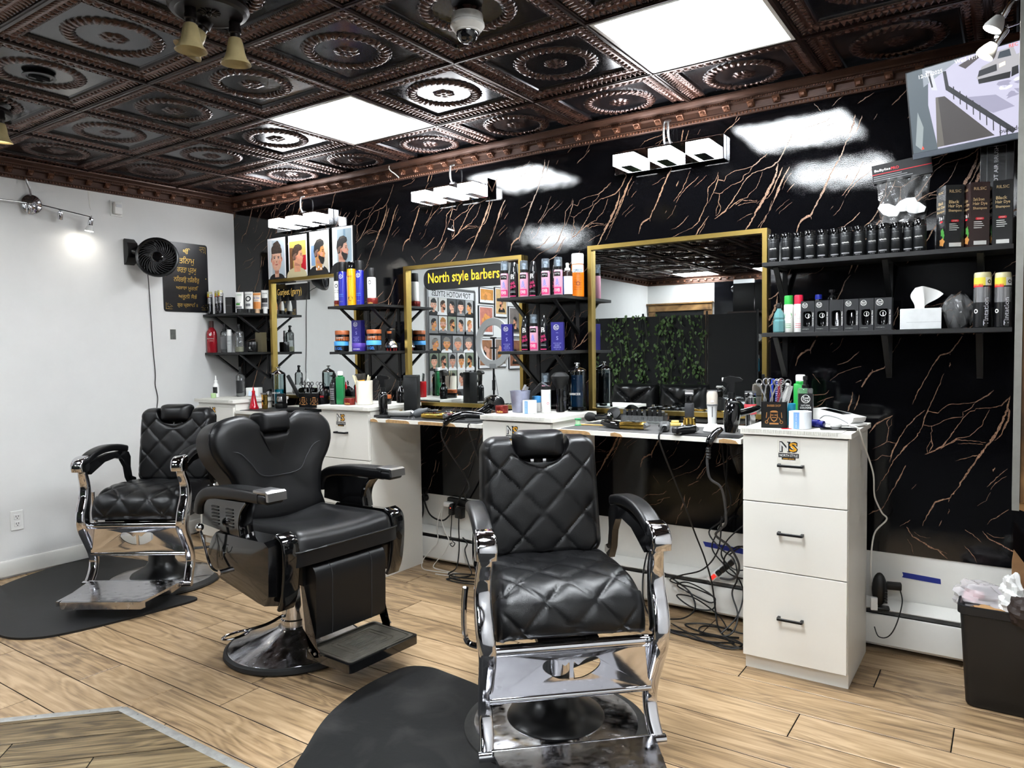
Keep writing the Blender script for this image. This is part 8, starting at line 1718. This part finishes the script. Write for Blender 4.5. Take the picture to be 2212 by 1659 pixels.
# leather sofa
t = thing('leather_sofa', 'black leather sofa with tufted back cushions in the right-hand mirror', 'sofa', (.22, -4.05, 0), PI)
SOFA = mat('sofa_leather', (20, 20, 21), .3, bump=.12, bscale=30)
obj('base', [rbox(-.84, .84, -.36, .40, .06, .26, .03, 3)], SOFA, t)
def tuft(w, h, dep):
    def f(u, v):
        x, z = (u-.5)*2, (v-.5)*2; e = max(abs(x), abs(z)); k = (1-e**6)**.5
        g = min(abs(x-z), abs(x+z)); cr = .045*math.exp(-(g/.09)**2)*(1-.3*e)
        return (x*w/2*(1-.03*z*z), -(dep*k-cr*k+.010*math.sin(9*x+5*z)*k), z*h/2)
    return surf(f, 34, 26)
for s in (-1, 1):
    obj('seat_cushion', [rbox(min(s*.01, s*.64), max(s*.01, s*.64), -.36, .20, .26, .43, .05, 4)], SOFA, t)
    obj('back_cushion', [tf(tuft(.60, .46, .16), (s*.315, .30, .70), (-.12, 0, 0)), tf(rbox(-.29, .29, 0, .05, -.22, .22, .04, 3), (s*.315, .30, .70), (-.12, 0, 0))], SOFA, t)
    obj('arm', [rbox(min(s*.66, s*.85), max(s*.66, s*.85), -.38, .40, .06, .62, .06, 4)], SOFA, t)
    for q in (-1, 1): obj('foot', [rod((s*.75, q*.3, 0), (s*.75, q*.3, .065), .025, n=10)], BLACK, t)
# wooden window casing and dark marble on the far wall
struct('trim_4', [rbox(-1.215, -.15, Y0+.001, Y0+.05, 1.98, 2.09, .003, 1), box(-1.24, -.13, Y0+.001, Y0+.07, 2.09, 2.11)], BEAMWOOD)
struct('trim_5', [rbox(-1.215, -1.09, Y0+.001, Y0+.04, 0, 1.98, .003, 1), rbox(-.28, -.15, Y0+.001, Y0+.04, 0, 1.98, .003, 1)], BEAMWOOD)
struct('door_1', [box(-1.09, -.28, Y0+.001, Y0+.03, 0, 1.98)], BLACKM)
struct('wall_panel_back', [box(-.12, X1-.001, Y0+.001, Y0+.012, 0, 2.40)], MARBLE)
# shelf unit with products and a black box on top
t = thing('shelf_unit', 'dark wooden shelf unit with bottles at the right of the right-hand mirror', 'shelf unit', (.86, -5.2, 0)); BRN = mat('dark_walnut', (48, 32, 26), .5)
obj('side_panel', [box(0, .02, 0, .28, 0, 1.80)], BRN, t); obj('side_panel', [box(.62, .64, 0, .28, 0, 1.80)], BRN, t); obj('back_panel', [box(.02, .62, 0, .01, 0, 1.80)], mat('panel_grey', (60, 60, 64), .6), t)
for z in (.02, .40, .72, 1.05, 1.41, 1.78): obj('shelf_board', [box(.02, .62, .01, .28, z, z+.02)], BRN, t)
TL = mat('teal_bottle', (30, 120, 140), .3); NV = mat('navy_bottle', (26, 40, 96), .3)
for k, (dx, z, m, h, r, lb) in enumerate(((.08, 1.43, TL, .16, .035, 'teal jar on the top shelf of the dark shelf unit'), (.17, 1.43, TL, .22, .04, 'tall teal bottle on the top shelf of the dark shelf unit'), (.10, 1.07, NV, .24, .03, 'left navy bottle on the middle shelf of the dark shelf unit'), (.18, 1.07, NV, .25, .03, 'right navy bottle on the middle shelf of the dark shelf unit'), (.30, 1.07, TL, .20, .06, 'wide teal tub on the middle shelf of the dark shelf unit'), (.42, 1.07, RED, .15, .03, 'small red bottle on the middle shelf of the dark shelf unit'))):
    can('shop_bottle', lb, 'bottle', .86+dx, -5.02, z, r, h, .2, m, BLACK if k % 2 else BWHITE, 'bottles on the dark shelf unit', rz=PI)
for k, dx in enumerate((.26, .36, .46)):
    o = thing('paper_towel', ('left', 'middle', 'right')[k]+' of the three rolls on the dark shelf unit', 'paper roll', (.86+dx, -5.0, 1.43+.0475), group='rolls on the dark shelf unit'); obj('roll', [tf(lathe([(.018, -.06), (.047, -.06), (.047, .06), (.018, .06), (.018, -.06)], 24, cap=False), rot=(PI/2, 0, 0))], BWHITE if k != 2 else BLKBOTTLE, o)
t = thing('black_case', 'black box standing on the dark shelf unit', 'box', (1.18, -5.06, 1.8005)); obj('case', [rbox(-.26, .26, -.12, .12, 0, .34, .006, 2)], BLACKM, t); obj('door_line', [box(-.002, .002, .1195, .1215, .01, .33)], BLACKG, t)
t = thing('emergency_light', 'twin-head emergency light reflected near the ceiling of the right-hand mirror', 'emergency light', (.30, Y0+.045, 2.395)); obj('bar', [box(-.10, .20, -.03, .03, -.05, .02)], mat('emergency_white', (190, 190, 190), .4), t)
for dx in (-.08, .08): obj('lamp_head', [tf(lathe([(.02, -.04), (.05, 0), (.052, .012), (.046, .014), (0, .010)], 22), (dx, .04, -.12), (-PI/2, 0, 0))], CHROME, t)
